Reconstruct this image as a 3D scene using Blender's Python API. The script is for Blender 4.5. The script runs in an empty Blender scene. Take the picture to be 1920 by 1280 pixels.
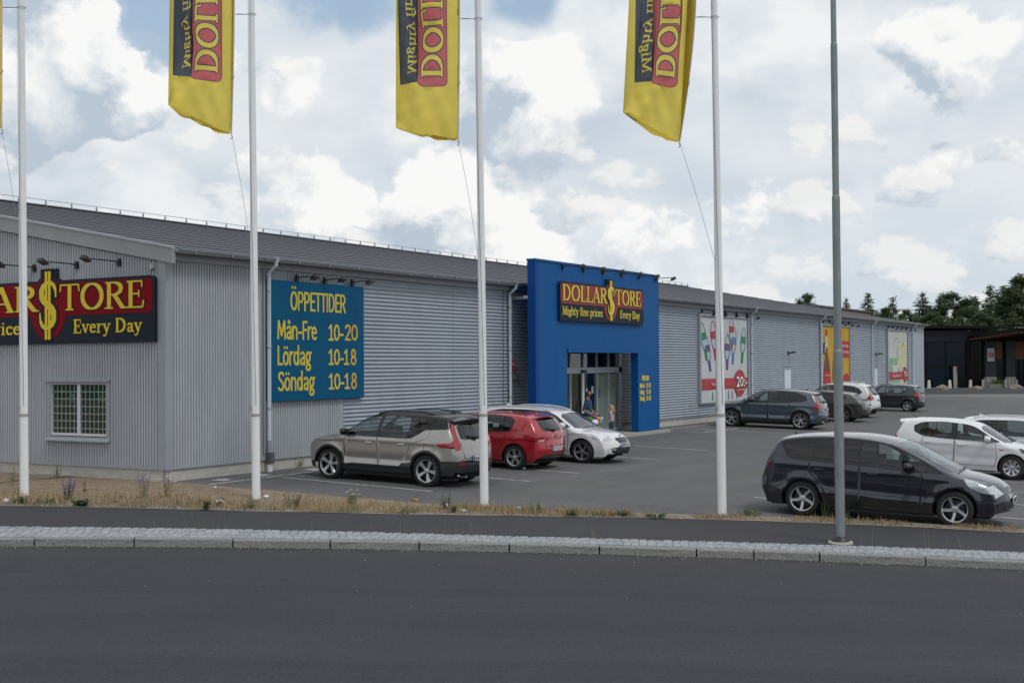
import bpy, bmesh, math, random
import numpy as np
from mathutils import Vector, Matrix, noise
from mathutils.geometry import delaunay_2d_cdt
R = math.radians
random.seed(7)
scene = bpy.context.scene
COL = scene.collection

# ------------------------------------------------------------------ camera
FOC = 2393.0                      # focal length in pixels of a 1920 px wide frame
PITCH, ROLL = R(1.025), R(.357)
CAM = Vector((-20.683, -21.336, 2.579))
FW = Vector((.860, .5105, 0)).normalized()
RT = Vector((FW.y, -FW.x, 0))
_f = FW * math.cos(PITCH) + Vector((0, 0, math.sin(PITCH)))
_u0 = -FW * math.sin(PITCH) + Vector((0, 0, math.cos(PITCH)))
_r = RT * math.cos(ROLL) - _u0 * math.sin(ROLL)
_u = _u0 * math.cos(ROLL) + RT * math.sin(ROLL)
cam_d = bpy.data.cameras.new('camera')
cam_d.sensor_width = 36.0; cam_d.sensor_fit = 'HORIZONTAL'
cam_d.lens = FOC / 1920 * 36
cam_d.clip_start = .1; cam_d.clip_end = 3000
cam = bpy.data.objects.new('camera', cam_d); COL.objects.link(cam)
m = Matrix((( _r.x, _u.x, -_f.x, CAM.x), (_r.y, _u.y, -_f.y, CAM.y), (_r.z, _u.z, -_f.z, CAM.z), (0, 0, 0, 1)))
cam.matrix_world = m
scene.camera = cam

# ------------------------------------------------------------------ sun, sky, exposure
SUN_AZ_DIR = Vector((-.18, -.66, 1.0)).normalized()      # towards the sun: high behind the camera, veiled by cloud
sun_el = math.asin(SUN_AZ_DIR.z); sun_rot = math.atan2(SUN_AZ_DIR.x, SUN_AZ_DIR.y)
sd = bpy.data.lights.new('sun', 'SUN'); sd.energy = 1.25; sd.angle = R(14); sd.color = (1, .97, .925)
sun = bpy.data.objects.new('sun', sd); COL.objects.link(sun)
sun.rotation_euler = (-SUN_AZ_DIR).to_track_quat('-Z', 'Y').to_euler()
sun.location = (0, 0, 40)

world = bpy.data.worlds.new('World'); scene.world = world; world.use_nodes = True
wn, wl = world.node_tree.nodes, world.node_tree.links
wn.clear()
def W(t, **k):
    n = wn.new(t)
    for a, b in k.items(): setattr(n, a, b)
    return n
def wmath(op, a, b=None, clamp=False):
    n = W('ShaderNodeMath', operation=op); n.use_clamp = clamp
    for i, v in enumerate((a, b)):
        if v is None: continue
        if isinstance(v, (int, float)): n.inputs[i].default_value = v
        else: wl.new(v, n.inputs[i])
    return n.outputs[0]
def wmap(v, a, b, c=0., d=1., smooth=True):
    n = W('ShaderNodeMapRange'); n.interpolation_type = 'SMOOTHSTEP' if smooth else 'LINEAR'
    wl.new(v, n.inputs[0])
    for i, q in enumerate((a, b, c, d)): n.inputs[1 + i].default_value = q
    return n.outputs[0]
def wmix(f, a, b):
    n = W('ShaderNodeMix', data_type='RGBA')
    if isinstance(f, (int, float)): n.inputs[0].default_value = f
    else: wl.new(f, n.inputs[0])
    for i, v in ((6, a), (7, b)):
        if isinstance(v, tuple): n.inputs[i].default_value = (*v, 1)
        else: wl.new(v, n.inputs[i])
    return n.outputs[2]
tc = W('ShaderNodeTexCoord').outputs['Generated']
def wnoise(scale, detail, rough, off=(0, 0, 0), zs=1.7, dist=0., lac=2.):
    mp = W('ShaderNodeMapping'); wl.new(tc, mp.inputs[0])
    mp.inputs['Location'].default_value = off; mp.inputs['Scale'].default_value = (scale, scale, scale * zs)
    n = W('ShaderNodeTexNoise'); wl.new(mp.outputs[0], n.inputs['Vector'])
    n.inputs['Scale'].default_value = 1; n.inputs['Detail'].default_value = detail
    n.inputs['Roughness'].default_value = rough; n.inputs['Distortion'].default_value = dist
    n.inputs['Lacunarity'].default_value = lac
    return n.outputs[0]
sky = W('ShaderNodeTexSky', sky_type='NISHITA'); sky.sun_disc = False
sky.sun_elevation = sun_el; sky.sun_rotation = sun_rot; sky.air_density = 1.2; sky.dust_density = 1.5
def pdir(x, y): return (_f + _r * ((x - 960) / FOC) - _u * ((y - 640) / FOC)).normalized()
def blob(x, y, r_in, r_out, amp):
    "a broad bank of cloud (or a gap) round one direction of the sky, radii in degrees"
    d = pdir(x, y)
    n = W('ShaderNodeVectorMath', operation='DOT_PRODUCT'); wl.new(tc, n.inputs[0]); n.inputs[1].default_value = d
    return wmap(n.outputs['Value'], math.cos(R(r_out)), math.cos(R(r_in)), 0., amp)
# cumulus sky built over direction space: a pale veil with gaps of blue, then two decks of rounded puffs,
# each puff lit from the upper left by comparing the cloud's height field with itself a little nearer the light
sepz = W('ShaderNodeSeparateXYZ'); wl.new(tc, sepz.inputs[0])
def billow(scale, off, lgt, zs, warp=.85, wdet=5):
    "rounded puffs: smooth Worley cells pushed about by fractal noise; returns height and its lit difference"
    mp = W('ShaderNodeMapping'); wl.new(tc, mp.inputs[0]); mp.inputs['Location'].default_value = off; mp.inputs['Scale'].default_value = (scale, scale, scale * zs)
    wn_ = W('ShaderNodeTexNoise'); wl.new(mp.outputs[0], wn_.inputs['Vector']); wn_.inputs['Scale'].default_value = 1.9; wn_.inputs['Detail'].default_value = wdet; wn_.inputs['Roughness'].default_value = .62
    sub = W('ShaderNodeVectorMath', operation='SUBTRACT'); wl.new(wn_.outputs['Color'], sub.inputs[0]); sub.inputs[1].default_value = (.5, .5, .5)
    scl = W('ShaderNodeVectorMath', operation='SCALE'); wl.new(sub.outputs[0], scl.inputs[0]); scl.inputs['Scale'].default_value = warp
    add = W('ShaderNodeVectorMath', operation='ADD'); wl.new(mp.outputs[0], add.inputs[0]); wl.new(scl.outputs[0], add.inputs[1])
    hs = []
    for o in ((0, 0, 0), lgt):
        a2 = W('ShaderNodeVectorMath', operation='ADD'); wl.new(add.outputs[0], a2.inputs[0]); a2.inputs[1].default_value = o
        v = W('ShaderNodeTexVoronoi', feature='F1'); wl.new(a2.outputs[0], v.inputs['Vector']); v.inputs['Scale'].default_value = 1.
        hs.append(wmath('SUBTRACT', 1., v.outputs['Distance']))
    return hs[0], wmath('SUBTRACT', hs[0], hs[1]), wn_.outputs['Fac']
n_main = wnoise(6.5, 6, .6, (4.3, 1.2, 7.2), 1.4)
n_soft = wnoise(5.0, 2, .5, (7.7, 2.2, 9.1), 3.4)
n_fine = wnoise(24, 5, .62, (2.7, 8.2, 1.1), 1.5)
hA, lA, fA = billow(8.5, (1.3, 5.2, 2.2), (.16, -.10, .26), 1.25)
hB, lB, fB = billow(13., (6.1, 2.4, 3.3), (.16, -.10, .26), 1.9, .95, 5)
# veil and blue
blue = wmix(wmap(sepz.outputs[2], 0, .40), (5.9, 6.9, 7.8), (3.6, 5.4, 7.5))
skyb = wmix(.6, sky.outputs[0], blue)
gap = None
for b in [(283, 70, 0, 2.6, 1.), (300, -25, 0, 3.2, .9), (560, -30, 0, 3.4, .9), (680, 0, 0, 2.6, .8), (985, 0, 0, 2.3, .85)]:
    q = blob(*b); gap = q if gap is None else wmath('MAXIMUM', gap, q)
gapn = wmap(wmath('ADD', wmath('ADD', wmath('MULTIPLY', gap, .62), wmath('MULTIPLY', n_main, .8)), wmath('MULTIPLY', wmath('SUBTRACT', .5, fA), .9)), .60, 1.0)
veil = wmix(wmap(n_soft, .30, .70), (7.9, 8.2, 8.5), (6.1, 6.8, 7.55))
veil = wmix(wmath('MULTIPLY', gapn, .92), veil, skyb)
low = wmap(sepz.outputs[2], .03, .16, 1., 0.)
veil = wmix(wmath('MULTIPLY', low, .65), veil, (5.7, 6.6, 7.4))
def deck(col, h, l, f, wh, wn, blobs, thr, soft, lg, base, dark, lite, opac=1., tblobs=(), extra=None, fg=1.5):
    d = wmath('ADD', wmath('MULTIPLY', h, wh), wmath('MULTIPLY', n_main, wn))
    d = wmath('SUBTRACT', d, wmath('MULTIPLY', gap, .26))
    for b in blobs: d = wmath('ADD', d, blob(*b))
    d = wmath('ADD', d, wmath('MULTIPLY', wmath('SUBTRACT', n_fine, .5), .10))
    if extra is not None: d = wmath('ADD', d, extra)
    m = wmap(d, thr, thr + soft)
    t = wmath('ADD', wmath('ADD', wmath('MULTIPLY', l, lg), wmath('MULTIPLY', wmath('SUBTRACT', d, thr), .35)), wmath('MULTIPLY', wmath('SUBTRACT', .5, n_soft), .8))
    t = wmath('ADD', wmath('ADD', t, wmath('MULTIPLY', wmath('SUBTRACT', f, .5), fg)), base)
    t = wmath('ADD', t, wmath('MULTIPLY', wmath('SUBTRACT', n_fine, .5), 1.1))
    for b in tblobs: t = wmath('ADD', t, blob(*b))
    c = wmix(wmap(t, .05, 1.05, 0, 1, False), dark, lite)
    return wmix(wmath('MULTIPLY', m, opac), col, c)
DK, LT = (4.9, 5.7, 6.6), (9.4, 9.42, 9.35)
nC = wnoise(4.2, 5, .55, (9.3, 3.2, 5.7), 1.7)
nC2 = wnoise(4.2, 5, .55, (9.3 + .10, 3.2 - .06, 5.7 + .25), 1.7)
col = deck(veil, nC, wmath('SUBTRACT', nC, nC2), nC, .90, .35, [(1650, 250, 3, 12, .04), (1000, 150, 3, 9, .04)], .55, .16, 2.6, .42, (5.5, 6.2, 7.1), (8.8, 9.0, 9.1), .85)
col = deck(col, hA, lA, fA, .60, .50, [(80, 130, 2, 6, .16), (520, 230, 1, 4, .10), (930, 370, 1, 5, .08), (1350, 420, 2, 7, .06), (1880, 300, 1, 4, .08), (1300, 60, 2, 7, -.06), (1650, 90, 2, 8, -.07), (170, 345, .6, 2.5, -.10)], .540, .065, 3.4, .42, DK, LT, 1.,
           [(100, 110, 2, 6, .16), (540, 190, 1, 3.2, .2), (930, 350, .8, 3.5, .12), (1860, 260, .6, 2.5, .15), (150, 345, .8, 3, -.25), (1680, 230, 1, 4, -.2)])
skycol = deck(col, hB, lB, fB, .60, .42, [(1500, 470, 3, 9, .03)], .530, .085, 3.4, .44, (5.3, 6.05, 6.9), (9.1, 9.05, 8.85), .70, (), wmap(sepz.outputs[2], .05, .28, .05, -.16))

bg = W('ShaderNodeBackground'); bg.inputs[1].default_value = .1
wl.new(skycol, bg.inputs[0])
wo = W('ShaderNodeOutputWorld'); wl.new(bg.outputs[0], wo.inputs[0])
world.cycles.sampling_method = 'NONE'      # the sky is even enough to be found by the surfaces' own rays

scene.view_settings.view_transform = 'Standard'; scene.view_settings.look = 'None'
scene.view_settings.exposure = 0.0; scene.view_settings.gamma = 1.0
scene.render.engine = 'CYCLES'
scene.cycles.use_denoising = True
scene.cycles.max_bounces = 6; scene.cycles.diffuse_bounces = 3; scene.cycles.glossy_bounces = 3; scene.cycles.transparent_max_bounces = 16
scene.cycles.caustics_reflective = False; scene.cycles.caustics_refractive = False

# ------------------------------------------------------------------ helpers
def gz(y): return .03 * min(y, 0.0)

MATS = {}
def mat(name, col, rough=.6, metal=0., spec=.5, var=0., vscale=8., bump=0., bscale=60., bdist=.01, coat=0., coatr=.03,
        stretch=(1, 1, 1), spots=None, transl=0., sheen=0., flake=0.):
    "procedural Principled material: noise-varied colour, optional bump, clear coat, dark spots, translucency"
    if name in MATS: return MATS[name]
    m = bpy.data.materials.new(name); m.use_nodes = True; MATS[name] = m
    N, L = m.node_tree.nodes, m.node_tree.links
    p = N['Principled BSDF']
    p.inputs['Base Color'].default_value = (*col, 1); p.inputs['Roughness'].default_value = rough
    p.inputs['Metallic'].default_value = metal; p.inputs['Specular IOR Level'].default_value = spec
    p.inputs['Coat Weight'].default_value = coat; p.inputs['Coat Roughness'].default_value = coatr
    tcn = N.new('ShaderNodeTexCoord'); mp = N.new('ShaderNodeMapping'); L.new(tcn.outputs['Object'], mp.inputs[0])
    mp.inputs['Scale'].default_value = stretch
    cur = None
    def nz(s, d, r=.55):
        n = N.new('ShaderNodeTexNoise'); L.new(mp.outputs[0], n.inputs['Vector'])
        n.inputs['Scale'].default_value = s; n.inputs['Detail'].default_value = d; n.inputs['Roughness'].default_value = r
        return n.outputs[0]
    if var:
        mr = N.new('ShaderNodeMapRange'); L.new(nz(vscale, 6, .65), mr.inputs[0])
        mr.inputs[1].default_value = .3; mr.inputs[2].default_value = .7
        mr.inputs[3].default_value = 1 - var; mr.inputs[4].default_value = 1 + var
        hsv = N.new('ShaderNodeHueSaturation'); hsv.inputs['Color'].default_value = (*col, 1)
        L.new(mr.outputs[0], hsv.inputs['Value']); cur = hsv.outputs[0]
    if spots:
        sc, thr, scol = spots
        mr = N.new('ShaderNodeMapRange'); L.new(nz(sc, 5, .6), mr.inputs[0])
        mr.inputs[1].default_value = thr; mr.inputs[2].default_value = thr + .08
        mx = N.new('ShaderNodeMix'); mx.data_type = 'RGBA'; L.new(mr.outputs[0], mx.inputs[0])
        if cur: L.new(cur, mx.inputs[6])
        else: mx.inputs[6].default_value = (*col, 1)
        mx.inputs[7].default_value = (*scol, 1); cur = mx.outputs[2]
    if cur: L.new(cur, p.inputs['Base Color'])
    if bump:
        b = N.new('ShaderNodeBump'); L.new(nz(bscale, 4), b.inputs['Height'])
        b.inputs['Strength'].default_value = bump; b.inputs['Distance'].default_value = bdist
        L.new(b.outputs[0], p.inputs['Normal'])
    if transl:
        t = N.new('ShaderNodeBsdfTranslucent'); ms = N.new('ShaderNodeMixShader'); ms.inputs[0].default_value = transl
        if cur: L.new(cur, t.inputs[0])
        else: t.inputs[0].default_value = (*col, 1)
        L.new(p.outputs[0], ms.inputs[1]); L.new(t.outputs[0], ms.inputs[2])
        L.new(ms.outputs[0], N['Material Output'].inputs[0])
    return m

def glass_mat(name, tint, refl=1.5, rough=.0, fac=None):
    "thin pane: reflects by Fresnel, lets tinted light through"
    if name in MATS: return MATS[name]
    m = bpy.data.materials.new(name); m.use_nodes = True; MATS[name] = m
    N, L = m.node_tree.nodes, m.node_tree.links
    N.remove(N['Principled BSDF'])
    fr = N.new('ShaderNodeFresnel')
    ge = N.new('ShaderNodeNewGeometry'); ir = N.new('ShaderNodeMapRange'); L.new(ge.outputs['Backfacing'], ir.inputs[0])   # a thin pane reflects alike from both sides
    ir.inputs[3].default_value = refl; ir.inputs[4].default_value = 1 / refl; L.new(ir.outputs[0], fr.inputs[0])
    gl = N.new('ShaderNodeBsdfGlossy'); gl.inputs['Roughness'].default_value = rough; gl.inputs[0].default_value = (.95, .97, 1, 1)
    tr = N.new('ShaderNodeBsdfTransparent'); tr.inputs[0].default_value = (*tint, 1)
    mx = N.new('ShaderNodeMixShader'); L.new(fr.outputs[0], mx.inputs[0])
    L.new(tr.outputs[0], mx.inputs[1]); L.new(gl.outputs[0], mx.inputs[2])
    L.new(mx.outputs[0], N['Material Output'].inputs[0])
    return m

def tag(o, label=None, cat=None, group=None, kind=None):
    if label: o['label'] = label
    if cat: o['category'] = cat
    if group: o['group'] = group
    if kind: o['kind'] = kind
    return o
def empty(name, loc, rz=0., label=None, cat=None, group=None):
    o = bpy.data.objects.new(name, None); COL.objects.link(o); o.empty_display_size = .2
    o.location = loc; o.rotation_euler = (0, 0, rz)
    return tag(o, label, cat, group)
def link(name, me, mats=None, parent=None, loc=None, rot=None):
    o = bpy.data.objects.new(name, me); COL.objects.link(o)
    if mats is not None:
        for mm in (mats if isinstance(mats, (list, tuple)) else [mats]): me.materials.append(mm)
    if parent: o.parent = parent
    if loc is not None: o.location = loc
    if rot is not None: o.rotation_euler = rot
    return o
def copy_tree(o, parent=None):
    c = o.copy(); COL.objects.link(c); c.parent = parent
    for ch in list(o.children): copy_tree(ch, c)
    return c

class MB:
    "collects polygons for one mesh"
    def __init__(s): s.v = []; s.f = []; s.mi = []; s.cur = 0
    def add(s, vs, fs):
        b = len(s.v); s.v += [tuple(q) for q in vs]
        s.f += [tuple(b + i for i in q) for q in fs]; s.mi += [s.cur] * len(fs)
        return s
    def box(s, x0, x1, y0, y1, z0, z1):
        vs = [(x, y, z) for x in (x0, x1) for y in (y0, y1) for z in (z0, z1)]
        return s.add(vs, [(0, 1, 3, 2), (4, 6, 7, 5), (0, 4, 5, 1), (2, 3, 7, 6), (0, 2, 6, 4), (1, 5, 7, 3)])
    def bbox(s, x0, x1, y0, y1, z0, z1, b=.01):
        "box with chamfered edges"
        bm = bmesh.new(); bmesh.ops.create_cube(bm, size=1)
        for v in bm.verts: v.co = ((x0 + x1) / 2 + v.co.x * (x1 - x0), (y0 + y1) / 2 + v.co.y * (y1 - y0), (z0 + z1) / 2 + v.co.z * (z1 - z0))
        bmesh.ops.bevel(bm, geom=bm.edges[:], offset=b, segments=2, affect='EDGES', profile=.6)
        s.add([v.co[:] for v in bm.verts], [[v.index for v in f.verts] for f in bm.faces]) if not bm.verts.index_update() else 0
        bm.free(); return s
    def bar(s, a, b, w, h=None, upv=(0, 0, 1)):
        "rectangular bar from a to b"
        a, b = Vector(a), Vector(b); h = h or w; d = (b - a).normalized()
        x = d.cross(Vector(upv)); x = x.normalized() if x.length > 1e-6 else Vector((1, 0, 0))
        y = x.cross(d)
        vs = [p + x * (i * w / 2) + y * (j * h / 2) for p in (a, b) for i, j in ((-1, -1), (1, -1), (1, 1), (-1, 1))]
        return s.add(vs, [(3, 2, 1, 0), (4, 5, 6, 7), (0, 1, 5, 4), (1, 2, 6, 5), (2, 3, 7, 6), (3, 0, 4, 7)])
    def tube(s, pts, r, n=8, caps=True):
        pts = [Vector(p) for p in pts]; rs = r if isinstance(r, (list, tuple)) else [r] * len(pts)
        rings = []; pu = None
        for i, p in enumerate(pts):
            d = (pts[min(i + 1, len(pts) - 1)] - pts[max(i - 1, 0)]).normalized()
            u = pu if pu else (Vector((0, 0, 1)) if abs(d.z) < .9 else Vector((1, 0, 0)))
            x = d.cross(u).normalized(); u = x.cross(d); pu = u
            rings.append([p + (x * math.cos(2 * math.pi * k / n) + u * math.sin(2 * math.pi * k / n)) * rs[i] for k in range(n)])
        vs = [q for rg in rings for q in rg]; fs = []
        for i in range(len(pts) - 1):
            for k in range(n): fs.append((i * n + k, i * n + (k + 1) % n, (i + 1) * n + (k + 1) % n, (i + 1) * n + k))
        if caps: fs += [tuple(range(n))[::-1], tuple((len(pts) - 1) * n + k for k in range(n))]
        return s.add(vs, fs)
    def lathe(s, prof, n=24, c=(0, 0, 0), axis='z'):
        vs = []; fs = []
        for (r, h) in prof:
            for k in range(n):
                a = 2 * math.pi * k / n; p = (r * math.cos(a), r * math.sin(a), h)
                if axis == 'y': p = (p[0], p[2], p[1])
                if axis == 'x': p = (p[2], p[0], p[1])
                vs.append((p[0] + c[0], p[1] + c[1], p[2] + c[2]))
        for i in range(len(prof) - 1):
            for k in range(n): fs.append((i * n + k, i * n + (k + 1) % n, (i + 1) * n + (k + 1) % n, (i + 1) * n + k))
        return s.add(vs, fs)
    def prism(s, poly, fn0, fn1):
        "two copies of a 2D polygon, mapped by fn0 / fn1, joined by sides"
        n = len(poly); vs = [fn0(*p) for p in poly] + [fn1(*p) for p in poly]
        return s.add(vs, [tuple(range(n))[::-1], tuple(range(n, 2 * n))] + [(i, (i + 1) % n, n + (i + 1) % n, n + i) for i in range(n)])
    def mesh(s, name, smooth=False, ang=None):
        me = bpy.data.meshes.new(name); me.from_pydata(s.v, [], s.f)
        bm = bmesh.new(); bm.from_mesh(me); bmesh.ops.recalc_face_normals(bm, faces=bm.faces[:]); bm.to_mesh(me); bm.free()
        if any(s.mi):
            me.polygons.foreach_set('material_index', s.mi)
        if smooth:
            me.polygons.foreach_set('use_smooth', [True] * len(me.polygons))
            if ang: me.set_sharp_from_angle(angle=R(ang))
        return me
    def build(s, name, m, parent=None, smooth=False, ang=None, loc=None, rot=None):
        return link(name, s.mesh(name, smooth, ang), m, parent, loc, rot)

def text_mesh(txt, size=1., sx=1., bold=0., ext=0., align='LEFT'):
    cu = bpy.data.curves.new('txt', 'FONT'); cu.body = txt; cu.size = size; cu.offset = bold; cu.extrude = ext
    cu.align_x = align; cu.resolution_u = 3
    ob = bpy.data.objects.new('txt', cu); COL.objects.link(ob)
    bpy.context.view_layer.update()
    me = bpy.data.meshes.new_from_object(ob.evaluated_get(bpy.context.evaluated_depsgraph_get()))
    bpy.data.objects.remove(ob); bpy.data.curves.remove(cu)
    for v in me.vertices: v.co.x *= sx
    return me
def text_fit(txt, name, m, parent, org, xd, zd, w, h, off=0., bold=0., ext=.004, base_chars=None):
    "text squeezed to w x h (capital height), lower left corner at org, running along xd, up along zd"
    me = text_mesh(txt, 1., 1., bold, 0)
    ref = text_mesh(base_chars or 'H', 1., 1., 0, 0)
    capz = max(v.co.y for v in ref.vertices); bpy.data.meshes.remove(ref)
    xs = [v.co.x for v in me.vertices]; x0, x1 = min(xs), max(xs)
    xd, zd = Vector(xd), Vector(zd); nd = xd.cross(zd); org = Vector(org)
    bm = bmesh.new(); bm.from_mesh(me)
    r = bmesh.ops.extrude_face_region(bm, geom=bm.faces[:])
    for e in r['geom']:
        if isinstance(e, bmesh.types.BMVert): e.co.z += 1
    for v in bm.verts:
        v.co = org + xd * ((v.co.x - x0) / (x1 - x0) * w) + zd * (v.co.y / capz * h) + nd * (off + v.co.z * ext)
    bmesh.ops.recalc_face_normals(bm, faces=bm.faces[:])
    bm.to_mesh(me); bm.free(); me.materials.clear()
    return link(name, me, m, parent)

# ------------------------------------------------------------------ constrained triangulation by regions
def pip(px, py, poly):
    "vectorised point in polygon"
    x = np.asarray(px); y = np.asarray(py); inside = np.zeros(x.shape, bool)
    P = np.asarray(poly, float); n = len(P); j = n - 1
    for i in range(n):
        xi, yi = P[i]; xj, yj = P[j]
        c = ((yi > y) != (yj > y))
        if yi != yj: inside ^= c & (x < (xj - xi) * (y - yi) / (yj - yi) + xi)
        j = i
    return inside
def cdt_regions(outline, polys, grid, extra=()):
    """triangulate `outline` so that every polygon of `polys` [(key, poly)] is bounded by edges.
    returns verts(n,2), tris(m,3), key per tri (last matching polygon wins, None = plain)"""
    V = []; E = []
    def addpoly(p):
        b = len(V); n = len(p)
        V.extend((float(q[0]), float(q[1])) for q in p); E.extend((b + i, b + (i + 1) % n) for i in range(n))
    addpoly(outline)
    for k, p in polys: addpoly(p)
    for p in extra: V.append((float(p[0]), float(p[1])))
    O = np.asarray(outline, float)
    if grid:
        x0, y0 = O.min(0); x1, y1 = O.max(0)
        gx, gy = (grid, grid) if not isinstance(grid, tuple) else grid
        nx, ny = max(2, int((x1 - x0) / gx)), max(2, int((y1 - y0) / gy))
        X, Y = np.meshgrid(np.linspace(x0, x1, nx + 1) + 1e-4, np.linspace(y0, y1, ny + 1) + 1e-4)
        X, Y = X.ravel(), Y.ravel(); k = pip(X, Y, outline)
        V.extend((float(a), float(b)) for a, b in zip(X[k], Y[k]))
    r = delaunay_2d_cdt([Vector(v) for v in V], E, [], 0, 1e-5)
    vv = np.array([v[:] for v in r[0]]); tt = np.array([f[:] for f in r[2]], int)
    c = vv[tt].mean(1)
    keep = pip(c[:, 0], c[:, 1], outline); tt = tt[keep]; c = c[keep]
    a = vv[tt]; area = np.abs((a[:, 1, 0] - a[:, 0, 0]) * (a[:, 2, 1] - a[:, 0, 1]) - (a[:, 2, 0] - a[:, 0, 0]) * (a[:, 1, 1] - a[:, 0, 1]))
    k = area > 1e-9; tt = tt[k]; c = c[k]
    key = np.array([None] * len(tt), object)
    for kk, p in polys:
        key[pip(c[:, 0], c[:, 1], p)] = kk
    return vv, tt, key

# ================================================================== GROUND
def asphalt(name, col, var=.10, grain=.32, streak=None, stain=0., warm=None, rough=.85, bend=None, grit=.18):
    m = bpy.data.materials.new(name); m.use_nodes = True; MATS[name] = m
    N, L = m.node_tree.nodes, m.node_tree.links; p = N['Principled BSDF']
    p.inputs['Roughness'].default_value = rough; p.inputs['Specular IOR Level'].default_value = .2
    tcn = N.new('ShaderNodeTexCoord')
    def nz(scale, d, r=.6, vec=None):
        mp = N.new('ShaderNodeMapping'); L.new(tcn.outputs['Object'], mp.inputs[0])
        if vec: mp.inputs['Rotation'].default_value = (0, 0, vec[0]); mp.inputs['Scale'].default_value = vec[1]
        n = N.new('ShaderNodeTexNoise'); L.new(mp.outputs[0], n.inputs['Vector'])
        n.inputs['Scale'].default_value = scale; n.inputs['Detail'].default_value = d; n.inputs['Roughness'].default_value = r
        return n.outputs[0]
    def mr(s, a, b, c, d):
        n = N.new('ShaderNodeMapRange'); L.new(s, n.inputs[0])
        for i, q in enumerate((a, b, c, d)): n.inputs[1 + i].default_value = q
        return n.outputs[0]
    def mul(a, b):
        n = N.new('ShaderNodeMath'); n.operation = 'MULTIPLY'; L.new(a, n.inputs[0]); L.new(b, n.inputs[1]); return n.outputs[0]
    g = nz(95, 3, .7)
    v = mul(mr(g, .3, .7, 1 - grain, 1 + grain), mr(nz(.55, 5, .6), .3, .7, 1 - var, 1 + var))
    v = mul(v, mr(nz(5, 4, .6), .3, .7, 1 - var * .5, 1 + var * .5))
    v = mul(v, mr(nz(30, 2, .7), .3, .7, 1 - grit, 1 + grit))
    dusty = None
    if bend:                       # faint wheel tracks that follow the curve of the road
        cx, cy, rad = bend
        sx = N.new('ShaderNodeSeparateXYZ'); L.new(tcn.outputs['Object'], sx.inputs[0]); cb = N.new('ShaderNodeCombineXYZ'); L.new(sx.outputs[0], cb.inputs[0]); L.new(sx.outputs[1], cb.inputs[1]); cb.inputs[2].default_value = 0
        ds = N.new('ShaderNodeVectorMath'); ds.operation = 'DISTANCE'; L.new(cb.outputs[0], ds.inputs[0]); ds.inputs[1].default_value = (cx, cy, 0)
        wob = N.new('ShaderNodeMath'); wob.operation = 'MULTIPLY_ADD'; L.new(nz(.12, 2), wob.inputs[0]); wob.inputs[1].default_value = 2.2; L.new(ds.outputs['Value'], wob.inputs[2])
        for sc, am, dt in ((.9, .08, 2), (4.2, .05, 3)):
            n1 = N.new('ShaderNodeTexNoise'); n1.noise_dimensions = '1D'; L.new(wob.outputs[0], n1.inputs['W']); n1.inputs['Scale'].default_value = sc; n1.inputs['Detail'].default_value = dt
            v = mul(v, mr(n1.outputs[0], .3, .7, 1 - am, 1 + am))
        dusty = mul(mr(ds.outputs['Value'], rad - 1.5, rad, 0., .55), mr(nz(2.2, 5, .65), .35, .7, .1, 1.))
    if streak: v = mul(v, mr(nz(1., 5, .55, streak), .35, .7, 1 - var, 1 + var * 1.2))
    if stain:
        v = mul(v, mr(nz(1.1, 6, .65), .60, .70, 1, 1 - stain))
    # scattered pale stones in the surface
    vo = N.new('ShaderNodeTexVoronoi'); vo.inputs['Scale'].default_value = 38; L.new(tcn.outputs['Object'], vo.inputs['Vector'])
    spk = mr(vo.outputs['Distance'], .06, .16, 1.55, 1.0)
    v = mul(v, spk)
    hsv = N.new('ShaderNodeHueSaturation'); hsv.inputs['Color'].default_value = (*col, 1); L.new(v, hsv.inputs['Value'])
    out = hsv.outputs[0]
    if warm:
        mx = N.new('ShaderNodeMix'); mx.data_type = 'RGBA'; L.new(mr(nz(.35, 5), .45, .75, 0, .55), mx.inputs[0])
        L.new(out, mx.inputs[6]); mx.inputs[7].default_value = (*warm, 1); out = mx.outputs[2]
    if dusty is not None:
        mx = N.new('ShaderNodeMix'); mx.data_type = 'RGBA'; L.new(dusty, mx.inputs[0]); L.new(out, mx.inputs[6]); mx.inputs[7].default_value = (.085, .076, .066, 1); out = mx.outputs[2]
    L.new(out, p.inputs['Base Color'])
    b = N.new('ShaderNodeBump'); b.inputs['Strength'].default_value = .55; b.inputs['Distance'].default_value = .006
    L.new(g, b.inputs['Height']); L.new(b.outputs[0], p.inputs['Normal'])
    return m
M_ROAD = asphalt('road_asphalt', (.043, .046, .053), .06, .45, None, .08, bend=(-48.67, -36.67, 52.62), grit=.26)
M_WALK = asphalt('walk_asphalt', (.050, .0505, .057), .06, .30, grit=.14)
M_LOT = asphalt('lot_asphalt', (.118, .118, .124), .09, .22, (R(8), (.25, 1.4, 1)), .14, (.125, .119, .113))
M_PAINT = mat('road_paint', (.44, .44, .435), .75, var=.25, vscale=5, spots=(9, .53, (.15, .147, .148)))
M_SOIL = mat('dry_soil', (.225, .172, .118), .95, var=.30, vscale=3.5, bump=.9, bscale=28, bdist=.03, spots=(7, .58, (.255, .205, .15)))
M_GRAVEL = mat('gravel_edge', (.27, .255, .235), .95, var=.35, vscale=45, bump=1., bscale=60, bdist=.02)
M_GRANITE = mat('granite_kerb', (.235, .235, .23), .8, var=.28, vscale=40, bump=1., bscale=30, bdist=.02, spots=(26, .58, (.135, .13, .11)))
M_SETT = [mat('granite_sett_%d' % i, c, .8, var=.16, vscale=60, bump=.7, bscale=50, bdist=.008) for i, c in enumerate([(.30, .32, .345), (.275, .295, .32), (.325, .34, .36), (.26, .275, .295)])]
M_JOINT = mat('sett_joint', (.19, .18, .165), .95, var=.25, vscale=20)

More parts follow.
